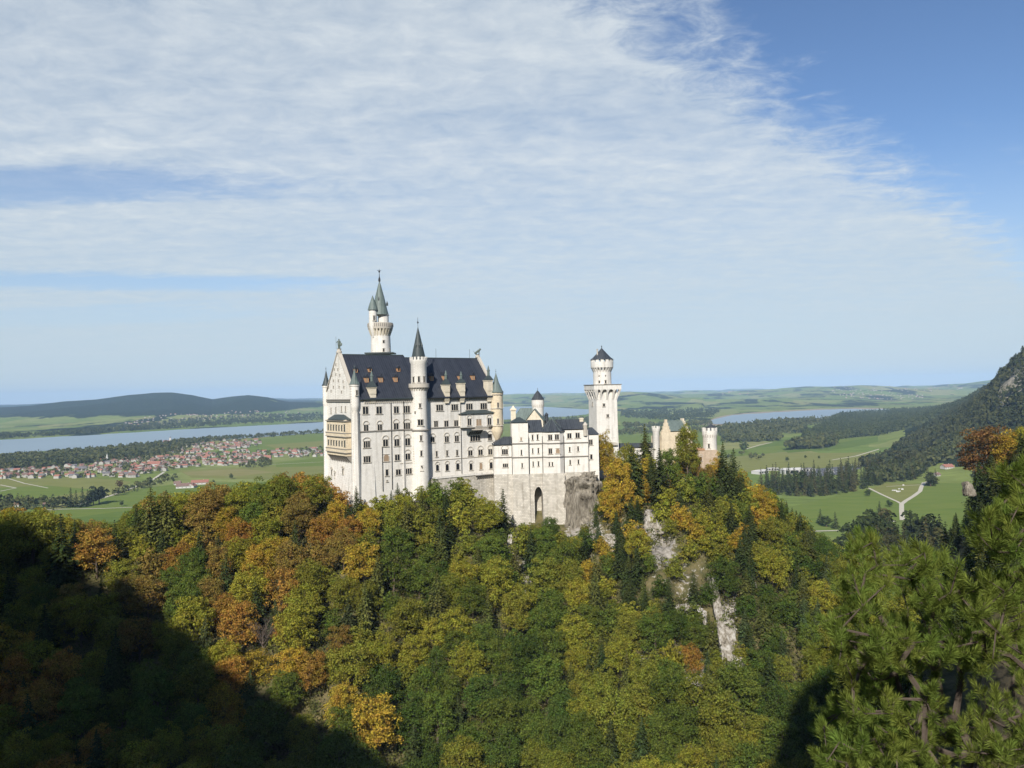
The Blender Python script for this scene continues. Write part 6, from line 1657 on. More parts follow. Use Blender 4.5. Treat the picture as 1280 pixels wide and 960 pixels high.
# ------------------------------------------------------------------ rocks
def crag(name, px, py, wpx, hpx, depth, label, seed, lean=.95, cat='rock', dark=False, Y=None, thick=None):
    P = hill_hit(px, py + hpx * .35)
    Yc = Y or (P[1] if P is not None else 300); c = at(px, py, Yc)
    w = wpx / F * Yc / 2; h = hpx / F * Yc / 2; t = thick or max(w, 2.5) * .55
    n, m = 60, 84
    th_ = np.linspace(0, math.pi, n); ph = np.linspace(0, 2 * math.pi, m)
    A, B = np.meshgrid(th_, ph, indexing='ij')
    X_, Y_, Z_ = np.sin(A) * np.cos(B), np.sin(A) * np.sin(B), np.cos(A)
    sq_ = lambda v: np.sign(v) * np.abs(v) ** .45
    X_, Y_, Z_ = sq_(X_), sq_(Y_), sq_(Z_)
    d = 1 + .55 * (fbm(X_ * 2.4 + seed, Z_ * 1.3 + Y_ * 2 + seed, 5, seed) - .5) * 2 + .34 * (np.abs(fbm(X_ * 6 + seed, Z_ * 2.2 + Y_ * 4, 4, seed + 3) - .5) * 4 - .5)
    X_ = X_ * w * d * (1.05 - .3 * Z_); Y_ = Y_ * t * d + Z_ * h * lean; Z_ = Z_ * h * (1 + .2 * (d - 1))
    me = sheet(name, X_, Y_, Z_, M['rock'], smooth=False)
    if name == 'cliff' or dark: me.materials[0] = M['rockd']
    o = link(name, me, None, tuple(c)); tag(o, label, cat)
    return o
crag('cliff', 729, 634, 42, 84, 0, 'sheer grey-brown rock face under the right end of the low wing', 3, lean=.02, Y=368.5, thick=9)
crag('rock_outcrop', 864, 774, 38, 28, 0, 'broad white limestone outcrop in the middle of the crag', 5)
crag('rock_outcrop', 895, 750, 9, 50, 0, 'thin vertical white rock streak right of the broad outcrop', 8)
crag('rock_outcrop', 911, 808, 19, 52, 0, 'bright white limestone slab slanting down at the lower right of the crag', 11)
crag('rock_outcrop', 822, 652, 32, 26, 0, 'grey-white rocks at the top of the crag below the gatehouse', 14)
crag('rock_outcrop', 795, 668, 10, 26, 0, 'small pale rock left of the topmost crag rocks', 16)
crag('rock_outcrop', 763, 676, 18, 14, 0, 'small pale rock below the golden tree by the rock face', 18)
#crag('rock_outcrop', 655, 715, 6, 40, 0, 'narrow pale rock rib on the slope under the arched niche', 20)
crag('rock_outcrop', 641, 680, 12, 24, 0, 'small pale rock just below the retaining wall', 22)
#crag('rock_outcrop', 596, 640, 7, 30, 0, 'upright pale rock in the gully below the terrace wall', 24)
#crag('rock_outcrop', 806, 778, 6, 28, 0, 'slim grey rock rib left of the broad white outcrop', 26)
crag('rock_outcrop', 938, 722, 9, 20, 0, 'brown rock knob on the right flank of the crag', 28)
# ================================================================== THE VALLEY
def in_poly(px, py, pts):
    px = np.asarray(px); py = np.asarray(py); r = np.zeros(px.shape, bool); n = len(pts)
    for i in range(n):
        x0, y0 = pts[i]; x1, y1 = pts[(i + 1) % n]
        c = ((y0 > py) != (y1 > py)) & (px < (x1 - x0) * (py - y0) / (y1 - y0 + 1e-9) + x0)
        r ^= c
    return r
def sample_poly(pts, n, seed):
    g = np.random.default_rng(seed); P = np.array(pts, float); lo = P.min(0); hi = P.max(0); out = []
    while sum(len(o) for o in out) < n:
        q_ = lo + (hi - lo) * g.random((n * 2, 2)); out.append(q_[in_poly(q_[:, 0], q_[:, 1], pts)])
    return np.concatenate(out)[:n]
def wood_mat(name, dark, light, s=0.012):
    m, nt, N, L = new_mat(name)
    g = N('ShaderNodeNewGeometry')
    n1 = N('ShaderNodeTexNoise'); n1.inputs['Scale'].default_value = s; n1.inputs['Detail'].default_value = 5; n1.inputs['Roughness'].default_value = 0.75; L(g.outputs['Position'], n1.inputs[0])
    ad = N('ShaderNodeMath'); ad.operation = 'MULTIPLY_ADD'; L(g.outputs['Random Per Island'], ad.inputs[0]); ad.inputs[1].default_value = .30; L(n1.outputs[0], ad.inputs[2])
    mr = N('ShaderNodeMapRange'); mr.inputs[1].default_value = 0.42; mr.inputs[2].default_value = 0.9; L(ad.outputs[0], mr.inputs[0])
    mx = N('ShaderNodeMix'); mx.data_type = 'RGBA'; mx.inputs[6].default_value = rgb(dark); mx.inputs[7].default_value = rgb(light); L(mr.outputs[0], mx.inputs[0])
    d = N('ShaderNodeBsdfDiffuse'); L(mx.outputs[2], d.inputs[0]); o = N('ShaderNodeOutputMaterial'); L(d.outputs[0], o.inputs[0])
    return m
M['woods'] = wood_mat('far_woods', (0.018, 0.030, 0.014), (0.085, 0.098, 0.032))
M['woodsm'] = wood_mat('mountain_trees', (0.016, 0.028, 0.014), (0.085, 0.085, 0.030), .008)
M['woodsv'] = wood_mat('valley_trees', (0.030, 0.045, 0.018), (0.120, 0.120, 0.042), .02)
def mass(name, P, H, wr, mat, seed, conifer=.6, nq=20):
    """many small trees as one mass: P foot points, H heights"""
    global rng
    rng = np.random.default_rng(seed)
    var = []
    for k in range(8):
        if k < 8 * conifer:
            f = rng.random(nq) ** .8; a = rng.random(nq) * 6.283; r_ = .30 * (1 - f) ** .8 + .015
            C = np.stack([r_ * np.cos(a), r_ * np.sin(a), .06 + .92 * f], 1); Nn = np.stack([np.cos(a), np.sin(a), .6 + 0 * a], 1) + .3 * rng.normal(size=(nq, 3)); s_ = .16 * (1.15 - .8 * f)
        else:
            u3 = unit(nq); u3[:, 2] = np.abs(u3[:, 2]) * 1.1 - .35; C = u3 * np.array([.38, .38, .42]) * (.8 + .3 * rng.random((nq, 1))) + np.array([0, 0, .55]); Nn = u3 + .4 * rng.normal(size=(nq, 3)); s_ = np.full(nq, .17)
        var.append(quads_at(C, Nn, s_).reshape(-1, 3))
    n = len(P); k = rng.integers(0, 8, n); V = np.stack([var[i] for i in k])
    a = rng.random(n) * 6.283; c, s_ = np.cos(a)[:, None], np.sin(a)[:, None]
    X_ = V[..., 0] * c - V[..., 1] * s_; Y_ = V[..., 0] * s_ + V[..., 1] * c
    w = (H * wr)[:, None]
    V = np.stack([X_ * w + P[:, 0:1], Y_ * w + P[:, 1:2], V[..., 2] * H[:, None] + P[:, 2:3] - .3], -1).reshape(-1, 3)
    return tag(link(name, add_quads(name, V, M[mat])), kind='stuff')
def ground_pts(q_):
    P = on_ground(q_[:, 0], q_[:, 1], 0.0)
    P[:, 2] = np.maximum(ground_z(P[:, 0], P[:, 1]), -.2)
    return P
def wood_poly(pts, n, seed, h0, h1, mat='woods', conifer=.6, wr=1.0, name='woods'):
    P = ground_pts(sample_poly(pts, n, seed)); g = np.random.default_rng(seed + 1)
    return mass(name, P, g.uniform(h0, h1, len(P)), wr, mat, seed, conifer)
wood_poly([(-30, 576), (60, 569), (120, 564), (200, 555), (235, 553), (262, 549), (262, 553), (215, 566), (150, 574), (100, 581), (60, 586), (-30, 590)], 1900, 1, 14, 26, 'woodsv', .3)
wood_poly([(120, 568), (200, 563), (235, 563), (220, 570), (150, 578), (110, 580)], 210, 2, 12, 20, 'woodsv', .3)
wood_poly([(225, 551.5), (300, 546.5), (420, 538.5), (420, 541), (300, 549.5), (225, 555)], 330, 3, 12, 22, 'woodsv', .3)
wood_poly([(-40, 552), (-40, 546.5), (60, 543), (150, 535.5), (230, 528), (300, 524.5), (410, 519), (410, 525), (300, 531), (200, 537), (100, 543)], 1500, 4, 20, 32, 'woods', .6)
wood_poly([(1005, 548), (1030, 534), (1050, 519.5), (1110, 515.5), (1240, 512), (1250, 530), (1135, 541), (1060, 548), (1002, 554)], 5200, 5, 26, 38, 'woods', .9)
wood_poly([(984, 563), (1000, 556), (1046, 548), (1047, 556), (1030, 561), (1000, 562)], 190, 6, 22, 38, 'woodsv', .3)
wood_poly([(896, 541), (905, 535), (960, 529), (1052, 524), (1052, 529), (1000, 533), (1010, 541), (960, 545), (900, 546)], 700, 7, 20, 36, 'woodsv', .4)
wood_poly([(902, 551), (975, 548.5), (977, 551.5), (902, 554)], 150, 8, 18, 32, 'woodsv', .4)
wood_poly([(755, 542), (800, 539), (900, 537), (900, 540), (800, 543), (755, 546)], 170, 9, 18, 30, 'woodsv', .4)
wood_poly([(640, 529), (735, 524), (735, 531), (640, 536)], 260, 10, 22, 36, 'woodsv', .4)
wood_poly([(775, 516), (900, 513), (895, 521), (850, 527), (776, 522)], 600, 11, 22, 36, 'woods', .7)
wood_poly([(780, 532), (890, 528), (890, 532), (780, 536)], 220, 12, 16, 28, 'woodsv', .4)
wood_poly([(895, 571), (925, 569), (955, 572), (955, 575), (895, 575)], 16, 13, 10, 18, 'woodsv', .2)
wood_poly([(140, 617), (170, 608), (216, 594), (222, 599), (175, 614), (140, 622)], 80, 14, 7, 16, 'woodsv', .2, name='riverside_trees')
wood_poly([(-30, 640), (0, 630), (60, 626), (85, 628), (85, 636), (0, 646)], 70, 15, 12, 22, 'woodsv', .3, name='riverside_trees')
# slope of the far mountain and the wooded flat before it
def mountain_trees(n=9500, seed=41):
    g = np.random.default_rng(seed)
    px = g.uniform(1075, 1420, n); Y = g.uniform(1280, 3300, n) ; x = (px - 640) / F * Y
    z = ground_z(x, Y)
    lim = np.interp(px, [1040, 1080, 1105, 1130, 1160, 1200, 1225, 1300], [2050, 1850, 1640, 1640, 1760, 1820, 1450, 1300])
    far_lim = np.interp(px, [1075, 1105, 1125, 1160, 1200, 1300], [1900, 2050, 2350, 2900, 3300, 3300])
    bare = np.exp(-((px - 1262) / 24.0) ** 2) * np.exp(-((Y - 2060) / 130.0) ** 2) + .5 * sstep(px, 1238, 1262) * sstep(Y, 1900, 2150)
    ok = (Y > lim) & (Y < far_lim) & (g.random(n) > bare * .75)
    P = np.stack([x, Y, z], 1)[ok]
    mass('mountain_forest', P, g.uniform(15, 30, len(P)), 1.0, 'woodsm', seed, .7, 22)
mountain_trees()
def far_houses(name, pts, n, seed, s=1.0):
    """a far-off settlement that reads as one scatter of pale specks"""
    g = np.random.default_rng(seed); P = ground_pts(sample_poly(pts, n, seed)); mb = MB()
    for p in P:
        w, d, h = g.uniform(9, 18) * s, g.uniform(8, 14) * s, g.uniform(5, 9) * s; a = g.random() * 3.14
        fr_ = frame((p[0], p[1]), a); mb.mi = 0; mb.box(fr_, 0, w, 0, d, p[2] - 2, p[2] + h)
        mb.mi = 1 if g.random() < .55 else 2
        mb.hull8([fr_(-.5, -.5, p[2] + h), fr_(w + .5, -.5, p[2] + h), fr_(w + .5, d + .5, p[2] + h), fr_(-.5, d + .5, p[2] + h)], [fr_(0, d / 2, p[2] + h * 1.6), fr_(w, d / 2, p[2] + h * 1.6), fr_(w, d / 2 + .1, p[2] + h * 1.6), fr_(0, d / 2 + .1, p[2] + h * 1.6)])
    return tag(mb.build(name, [M['plaster'], M['tile'], M['tile2']]), kind='stuff')
M['white'] = plain('white_render', (0.52, 0.50, 0.46), 0.8, 0.2, var=.1)
M['plaster'] = plain('house_plaster', (0.40, 0.38, 0.34), 0.85, 0.1, var=.25, scale=.02)
M['tile'] = plain('red_roof_tiles', (0.31, 0.14, 0.10), 0.85, 0.15, var=.25, scale=.3)
M['tile2'] = plain('brown_roof_tiles', (0.19, 0.125, 0.10), 0.85, 0.15, var=.25, scale=.3)
M['tile3'] = plain('grey_roof_tiles', (0.16, 0.15, 0.15), 0.8, 0.2, var=.25, scale=.3)
M['timber'] = plain('brown_timber', (0.16, 0.10, 0.06), 0.9, 0.1, var=.3)
far_houses('distant_town', [(1040, 499), (1050, 493), (1100, 490), (1150, 492), (1170, 497), (1160, 501), (1100, 502), (1060, 503)], 260, 3, 1.05)
far_houses('distant_hamlet', [(1150, 493), (1200, 491), (1205, 496), (1160, 498)], 14, 4, 1.5)
far_houses('distant_hamlet', [(875, 499), (930, 496), (950, 499), (900, 503)], 16, 5, 1.6)
far_houses('distant_town', [(150, 532), (170, 529), (250, 524), (330, 520.5), (390, 519), (400, 521), (330, 525), (250, 528.5), (190, 534)], 150, 6, .8)
far_houses('distant_hamlet', [(690, 500), (725, 498), (730, 501), (700, 503)], 8, 7, 1.4)

# ---- village houses, each one a thing
def house_mesh(w, d, h, rh, roofm, wallm='white', ov=.7):
    mb = MB(); fr_ = lambda a, b, z: (a, b, z)
    mb.box(fr_, -w / 2, w / 2, -d / 2, d / 2, -.6, h)
    for s_ in (-1, 1):
        mb.hull8([(s_ * w / 2, -d / 2, h), (s_ * w / 2, d / 2, h), (s_ * w / 2, .01, h + rh), (s_ * w / 2, -.01, h + rh)], [(s_ * (w / 2 - .3), -d / 2, h), (s_ * (w / 2 - .3), d / 2, h), (s_ * (w / 2 - .3), .01, h + rh), (s_ * (w / 2 - .3), -.01, h + rh)])
    mb.mi = 1
    k = rh / (d / 2)
    for s_ in (-1, 1):
        lo = [(-w / 2 - ov, s_ * (d / 2 + ov), h - ov * k + .05), (w / 2 + ov, s_ * (d / 2 + ov), h - ov * k + .05), (w / 2 + ov, 0, h + rh + .05), (-w / 2 - ov, 0, h + rh + .05)]
        mb.hull8(lo, [(x, y, z + .25) for x, y, z in lo])
    mb.mi = 0; mb.box(fr_, w * .18, w * .18 + .7, .4, 1.1, h + rh * .4, h + rh + .9)
    mb.mi = 2
    for i in range(int(w / 3)):
        for zz_ in ((1.0, 2.2), (3.7, 4.9)):
            if zz_[1] < h:
                a = -w / 2 + (i + .5) * w / int(w / 3); mb.box(fr_, a - .5, a + .5, -d / 2 - .04, -d / 2 + .02, zz_[0], zz_[1])
                mb.box(fr_, a - .5, a + .5, d / 2 - .02, d / 2 + .04, zz_[0], zz_[1])
    me = bpy.data.meshes.new('house'); me.from_pydata(mb.v, [], mb.f)
    for m_ in (wallm, roofm, 'glass'): me.materials.append(M[m_])
    me.polygons.foreach_set('material_index', mb.m); me.update(); return me
HM = {}
for rn_, key in (('tile', 'red'), ('tile2', 'brown'), ('tile3', 'grey')):
    HM[key] = [house_mesh(random.uniform(12, 17), random.uniform(9.5, 12), random.uniform(4.8, 6.4), random.uniform(2.9, 4.2), rn_, 'plaster') for _ in range(4)]
vill = [
 ([(-15, 599), (-15, 588), (40, 585), (90, 583), (125, 577), (165, 575), (170, 590), (165, 597), (100, 598)], 85, 'at the left end of the near village', ('brown', 'red', 'brown', 'grey')),
 ([(165, 597), (168, 575), (215, 571), (300, 564), (338, 565), (338, 578), (300, 582), (235, 584), (200, 590)], 115, 'in the middle of the village', ('red', 'red', 'brown')),
 ([(205, 565), (215, 556), (270, 550), (325, 551), (330, 558), (290, 562), (230, 568)], 60, 'in the far part of the village beside the lake', ('brown', 'red', 'brown')),
 ([(335, 570), (335, 564), (380, 561), (412, 560), (412, 570), (370, 573)], 30, 'strung out to the right of the village', ('brown', 'red', 'grey')),
]
hp = []; nh = 0; spare = []
for zi, (pts, n, zn, keys) in enumerate(vill):
    q_ = sample_poly(pts, n * 4, 60 + zi); P = ground_pts(q_); cnt = 0
    for p in P:
        if cnt >= n: break
        if any((p[0] - a) ** 2 + (p[1] - b) ** 2 < 17 ** 2 for a, b in hp): continue
        hp.append((p[0], p[1])); cnt += 1
        if nh >= 290: continue
        key = random.choice(keys); me = random.choice(HM[key])
        o = link('village_house', me, None, (p[0], p[1], max(p[2], 0) + .45)); o.rotation_euler = (0, 0, random.choice([.3, .3 + math.pi / 2, .15, 1.8]) + random.uniform(-.25, .25))
        k = random.uniform(.8, 1.25) * (1.1 if zi == 2 else 1); o.scale = (k, k, k)
        lab = f'white house with {key} roof {zn}'
        tag(o, lab, 'house', lab.replace('house', 'houses').replace('roof', 'roofs')); nh += 1
print('houses', nh)
for zi, (pts, n, zn, keys) in enumerate(vill):
    far_houses('village_roofs', pts, int(n * .8), 160 + zi, .8)
    wood_poly(pts, int(n * 2.2), 80 + zi, 6, 14, 'woodsv', .15, 1.1, 'village_trees')
wood_poly([(300, 580), (338, 574), (342, 583), (318, 587), (300, 585)], 45, 91, 9, 15, 'woodsv', .2, 1.1, 'village_trees')
# long red roofs of the inn row inside the village, and the farm in the meadow
def big_house(px, py, w, d, h, rh, rot, roofm, label, cat='house', name='farm_building', wallm='white', wins=4):
    p = ground_pts(np.array([[px, py]]))[0]; z = max(p[2], 0) + .45
    e = empty(name, (p[0], p[1], z), label, cat); e.rotation_euler = (0, 0, 0)
    fr_ = frame((p[0], p[1]), rot)
    m = MB(); m.box(fr_, -w / 2, w / 2, -d / 2, d / 2, z - .8, z + h)
    for s_ in (-1, 1): m.hull8([fr_(s_ * w / 2, -d / 2, z + h), fr_(s_ * w / 2, d / 2, z + h), fr_(s_ * w / 2, .01, z + h + rh), fr_(s_ * w / 2, -.01, z + h + rh)], [fr_(s_ * (w / 2 - .4), -d / 2, z + h), fr_(s_ * (w / 2 - .4), d / 2, z + h), fr_(s_ * (w / 2 - .4), .01, z + h + rh), fr_(s_ * (w / 2 - .4), -.01, z + h + rh)])
    m.build('wall', M[wallm], e)
    m = MB(); k = rh / (d / 2)
    for s_ in (-1, 1):
        lo = [fr_(-w / 2 - 1, s_ * (d / 2 + 1), z + h - k + .1), fr_(w / 2 + 1, s_ * (d / 2 + 1), z + h - k + .1), fr_(w / 2 + 1, 0, z + h + rh + .1), fr_(-w / 2 - 1, 0, z + h + rh + .1)]
        m.hull8(lo, [(x, y, q_ + .3) for x, y, q_ in lo])
    ro = m.build('roof', M[roofm], e)
    m = MB(); m.box(fr_, w * .2, w * .2 + 1, .5, 1.5, z + h + rh * .5, z + h + rh + 1.2); m.build('chimney', M[wallm], ro)
    for i in range(wins):
        m = MB(); a = -w / 2 + (i + .5) * w / wins; m.box(fr_, a - .7, a + .7, -d / 2 - .06, -d / 2 + .02, z + 1, z + min(h - .5, 2.8)); m.build('window', M['glass'], e)
    return e
big_house(231, 610, 34, 17, 5, 5.5, .25, 'tile2', 'long farm building with brown roof, left one of the farm in the green meadow')
big_house(240, 609.5, 20, 15, 4.5, 4.5, 1.6, 'tile', 'red-roofed cross wing in the middle of the meadow farm')
big_house(250, 605.5, 36, 16, 5, 5, .35, 'tile', 'long red-roofed barn at the right end of the meadow farm', name='barn')
big_house(222, 606, 14, 11, 4, 4, .2, 'tile2', 'small brown-roofed shed at the left end of the meadow farm', name='shed')
big_house(60, 634, 15, 12, 4.5, 4, .4, 'tile2', 'small house with rust-brown roof among trees, lower left meadow', name='cottage')
big_house(24, 633, 14, 11, 4.5, 4, .2, 'timber', 'dark timber hut among bushes at the far left', name='timber_hut')
big_house(193, 583, 34, 20, 8, 7, .2, 'tile', 'large red-roofed inn standing out above the village houses')
big_house(1184, 591.5, 24, 15, 4.5, 5, .25, 'tile', 'white house with bright red roof beside the gravel drive, right valley', name='lodge')
big_house(1171, 597, 12, 9, 3.5, 3.5, .3, 'tile2', 'small brown-roofed hut beside the gravel drive, right valley', name='hut')
def church(px, py, hgt, label, spire, sz=1.0):
    p = ground_pts(np.array([[px, py]]))[0]; z = max(p[2], 0) + .4; e = empty('church', (p[0], p[1], z), label, 'church'); fr_ = frame((p[0], p[1]), .2)
    m = MB(); m.box(fr_, -3.2 * sz, 3.2 * sz, -3.2 * sz, 3.2 * sz, z - 1, z + hgt); m.build('tower', M['white'], e)
    m = MB(); m.box(fr_, -24 * sz, -3 * sz, -6 * sz, 6 * sz, z - 1, z + 10 * sz); m.build('nave', M['white'], e)
    m = MB(); m.hull8([fr_(-25 * sz, -6.8 * sz, z + 10 * sz), fr_(-3.1 * sz, -6.8 * sz, z + 10 * sz), fr_(-3.1 * sz, 6.8 * sz, z + 10 * sz), fr_(-25 * sz, 6.8 * sz, z + 10 * sz)], [fr_(-25 * sz, -.1, z + 17 * sz), fr_(-3.1 * sz, -.1, z + 17 * sz), fr_(-3.1 * sz, .1, z + 17 * sz), fr_(-25 * sz, .1, z + 17 * sz)]); m.build('roof', M['tile'], e)
    m = MB(); m.lathe(p[0], p[1], [(3.6 * sz, z + hgt), (3.0 * sz, z + hgt + spire * .2), (.8 * sz, z + hgt + spire * .7), (.1, z + hgt + spire)], 8); m.build('spire', M['tile3' if spire < 9 else 'white'], e)
church(213, 556, 30, 'white village church with tall tower in front of the lake', 8, 1.15)
church(134, 578, 17, 'small white chapel with slender pointed spire at the near village edge', 13, .8)

# ---- cable-car station, car park and the pale structures at the right
def flat_hall(px, py, w, d, h, label, rot=.05, name='station_hall', roofm='white', rh=1.2):
    p = ground_pts(np.array([[px, py]]))[0]; z = max(p[2], 0) + .45; e = empty(name, (p[0], p[1], z), label, 'building'); fr_ = frame((p[0], p[1]), rot)
    m = MB(); m.box(fr_, -w / 2, w / 2, -d / 2, d / 2, z - 1, z + h); m.build('wall', M['white'], e)
    m = MB(); m.hull8([fr_(-w / 2 - .8, -d / 2 - .8, z + h), fr_(w / 2 + .8, -d / 2 - .8, z + h), fr_(w / 2 + .8, d / 2 + .8, z + h), fr_(-w / 2 - .8, d / 2 + .8, z + h)], [fr_(-w / 2 + 2, -.4, z + h + rh), fr_(w / 2 - 2, -.4, z + h + rh), fr_(w / 2 - 2, .4, z + h + rh), fr_(-w / 2 + 2, .4, z + h + rh)]); m.build('roof', M[roofm], e)
    for i in range(4):
        m = MB(); a = -w / 2 + (i + .5) * w / 4; m.box(fr_, a - w * .08, a + w * .08, -d / 2 - .06, -d / 2 + .02, z + 1, z + h - 1); m.build('window', M['glass'], e)
flat_hall(950, 592, 34, 22, 6, 'white flat hall at the left end of the valley station, behind the conifers', .6, rh=3)
flat_hall(966, 588, 26, 12, 5, 'low white shed between the two larger station halls')
flat_hall(990, 592, 46, 26, 9, 'largest white station hall with broad pale roof, right valley', .1, rh=4)
flat_hall(1010, 589, 30, 14, 6, 'grey-roofed station building right of the largest white hall', .05, roofm='tile3', rh=2)
flat_hall(1037, 590, 16, 10, 5, 'small white box-like building at the right end of the station')
M['asphalt'] = plain('asphalt', (0.11, 0.11, 0.115), 0.9, 0.1, var=.15, scale=.3)
ground_poly('car_park', [(1000, 588), (1060, 582), (1078, 584), (1060, 592), (1005, 597)], M['asphalt'], .75)
CARC = [(.75, .75, .75), (.05, .05, .06), (.3, .31, .33), (.35, .04, .03), (.08, .13, .3)]
cm_ = []
for i, cc_ in enumerate(CARC):
    M['car%d' % i] = plain(['white', 'black', 'silver', 'red', 'blue'][i] + '_car_paint', cc_, .3, .5, var=.05)
    mb = MB(); fr_ = lambda a, b, z: (a, b, z); mb.hull8([(-2.1, -.9, .3), (2.1, -.9, .3), (2.1, .9, .3), (-2.1, .9, .3)], [(-2.05, -.85, .9), (2.0, -.85, .85), (2.0, .85, .85), (-2.05, .85, .9)])
    mb.mi = 1; mb.hull8([(-1.7, -.8, .9), (1.0, -.8, .88), (1.0, .8, .88), (-1.7, .8, .9)], [(-1.2, -.65, 1.45), (.4, -.65, 1.45), (.4, .65, 1.45), (-1.2, .65, 1.45)])
    mb.mi = 2
    for sx in (-1.3, 1.3):
        for sy in (-.85, .85): mb.hull8([(sx + .33 * math.cos(t), sy - .1, .33 + .33 * math.sin(t)) for t in np.linspace(0, 6.283, 9)[:-1]], [(sx + .33 * math.cos(t), sy + .1, .33 + .33 * math.sin(t)) for t in np.linspace(0, 6.283, 9)[:-1]])
    me = bpy.data.meshes.new('parked_car'); me.from_pydata(mb.v, [], mb.f)
    for m_ in ('car%d' % i, 'glass', 'iron'): me.materials.append(M[m_])
    me.polygons.foreach_set('material_index', mb.m); me.update(); cm_.append(me)
q_ = sample_poly([(1004, 590), (1058, 583.5), (1074, 585), (1058, 590), (1008, 595)], 60, 9); P = ground_pts(q_); used = []
for p in P:
    if len(used) >= 34 or any((p[0] - a) ** 2 + (p[1] - b) ** 2 < 16 for a, b in used): continue
    used.append((p[0], p[1])); i = random.choice([0, 0, 0, 1, 2, 2, 3, 4]); o = link('parked_car', cm_[i], None, (p[0], p[1], .75)); o.rotation_euler = (0, 0, 1.5 + random.uniform(-.1, .1))
    cn = ['white', 'black', 'silver', 'red', 'blue'][i]; tag(o, f'{cn} car on the car park beside the station halls', 'car', f'{cn} cars on the station car park')
# pale slabs of the small excavation in the fork of the gravel paths
for i, (px, py, w, d, h, lab) in enumerate([(1118, 613.5, 9, 5, 1.6, 'low white slab at the left of the pale group between the gravel paths'), (1123, 615, 10, 5, 2.4, 'widest white slab in the middle of the pale group between the gravel paths'),
                                         (1124, 611.5, 8, 3, 1.2, 'thin white slab behind the widest one between the gravel paths'), (1128, 612, 11, 4, 2.0, 'long white slab at the right of the pale group between the gravel paths'), (1129, 607, 4, 3, 2.2, 'tiny white box on the lawn behind the pale slabs')]):
    p = ground_pts(np.array([[px, py]]))[0]; fr_ = frame((p[0], p[1]), .5 + .2 * i); m = MB(); m.hull8([fr_(-w / 2, -d / 2, .3), fr_(w / 2, -d / 2, .3), fr_(w / 2, d / 2, .3), fr_(-w / 2, d / 2, .3)], [fr_(-w * .42, -d * .4, .4 + h), fr_(w * .4, -d * .42, .4 + h * .8), fr_(w * .42, d * .4, .4 + h * .7), fr_(-w * .4, d * .42, .4 + h)])
    tag(m.build('stone_slab', M['white']), lab, 'slab')
# ---- single trees of the valley
def valley_tree(px, py_foot, py_tip, kind, label, group=None, colr=None, wf=1.0):
    p = ground_pts(np.array([[px, py_foot]], float))[0]; H = (py_foot - py_tip) / F * p[1]
    if kind == 's': plant(FSPR, random.randrange(3), tuple(p), H * 1.15 * wf, H, jit(colr or SPC['dark green']), 'conifer_tree', label, 'tree', group)
    else:
        k = random.randrange(3); plant(FBRO, k, tuple(p), H * .5 * wf, H / FBRO[k][2] * 1.05, jit(colr or (.075, .10, .03)), 'meadow_tree', label, 'tree', group)
for px, f, t in ((88, 634, 610), (95, 634, 613), (103, 634, 609), (109, 633, 612), (117, 632, 614), (124, 630, 609)):
    valley_tree(px, f, t, 's' if px < 112 else 'b', 'tall poplar-like tree in the dense row on the lower left meadow', 'tall trees in the row on the lower left meadow', (.04, .055, .025), 1.2)
for px, f, t, lab in ((55, 628, 619, 'round bush-like tree left of the tall tree row'), (68, 634, 622, 'dark tree next to the rust-roofed cottage'), (78, 633, 622, 'dark round tree at the left foot of the tall tree row'), (152, 633, 626, 'lone round tree beside the straight field road'),
                      (289, 599, 592, 'lone dark tree in the meadow right of the farm'), (217, 603, 598, 'tree at the left corner of the farm'), (267, 604, 600, 'small tree right of the farm'), (188, 606, 599, 'round tree on the right bank of the river road'),
                      (200, 605, 600, 'tree just left of the farm lane'), (150, 611, 601, 'broad brown tree on the river road bend'), (1007, 573, 569, 'small round tree in the pale meadow, right valley'),
                      (984, 577, 571, 'round bush in the pale meadow left of its smaller neighbour'), (1024, 574, 570, 'round bush in the pale meadow above the station'), (930, 566, 553, 'dark lone tree left in the right valley meadow')):
    valley_tree(px, f, t, 'b', lab, None, (.16, .10, .04) if 'brown' in lab else None)
for px, f, t, k, lab in ((1025, 655, 636, 's', 'dark spruce at the left of the small meadow clump'), (1033, 659, 645, 'b', 'low round tree in the middle of the small meadow clump'), (1045, 661, 640, 's', 'spruce at the right of the small meadow clump'),
                         (1099, 645, 626, 's', 'tall spruce in the clump beside the fork of the paths'), (1105, 654, 636, 'b', 'brownish tree in the clump beside the fork of the paths'), (1112, 634, 626, 'b', 'small round tree right behind the clump at the path fork'), (1085, 620, 612, 'b', 'round tree at the upper end of the left path')):
    valley_tree(px, f, t, k, lab, None, (.10, .085, .03) if 'brownish' in lab else None, 1.3)
def band(pts, n, h0, h1, label, group, seed, ps=.85, dmin=7.0, wf=1.0):
    """conifers one can tell apart: feet in a band of the valley floor, heights in photo rows"""
    q_ = sample_poly(pts, n * 6, seed); P = ground_pts(q_); us = []
    for (px, py), p in zip(q_, P):
        if len(us) >= n: break
        if any((p[0] - a) ** 2 + (p[1] - b) ** 2 < dmin ** 2 for a, b in us): continue
        us.append((p[0], p[1])); hh = random.uniform(h0, h1)
        valley_tree(px, py, py - hh, 's' if random.random() < ps else 'b', label, group, random.choice([SPC['dark green'], SPC['dark green'], (.05, .06, .02), (.075, .07, .025)]), wf)
band([(944, 611), (955, 606), (1000, 606), (1050, 602), (1080, 598), (1100, 596), (1100, 606), (1070, 614), (1040, 619), (1000, 622), (960, 618)], 120, 17, 33, 'dark conifer of the belt in front of the station halls', 'dark conifers of the belt in front of the station halls', 71, .93, 8, .85)
band([(1085, 595), (1130, 588), (1162, 586), (1160, 592), (1146, 600), (1120, 604), (1088, 607)], 55, 15, 25, 'dark conifer of the wood edge behind the forked paths', 'dark conifers of the wood edge behind the forked paths', 72, .85, 9)
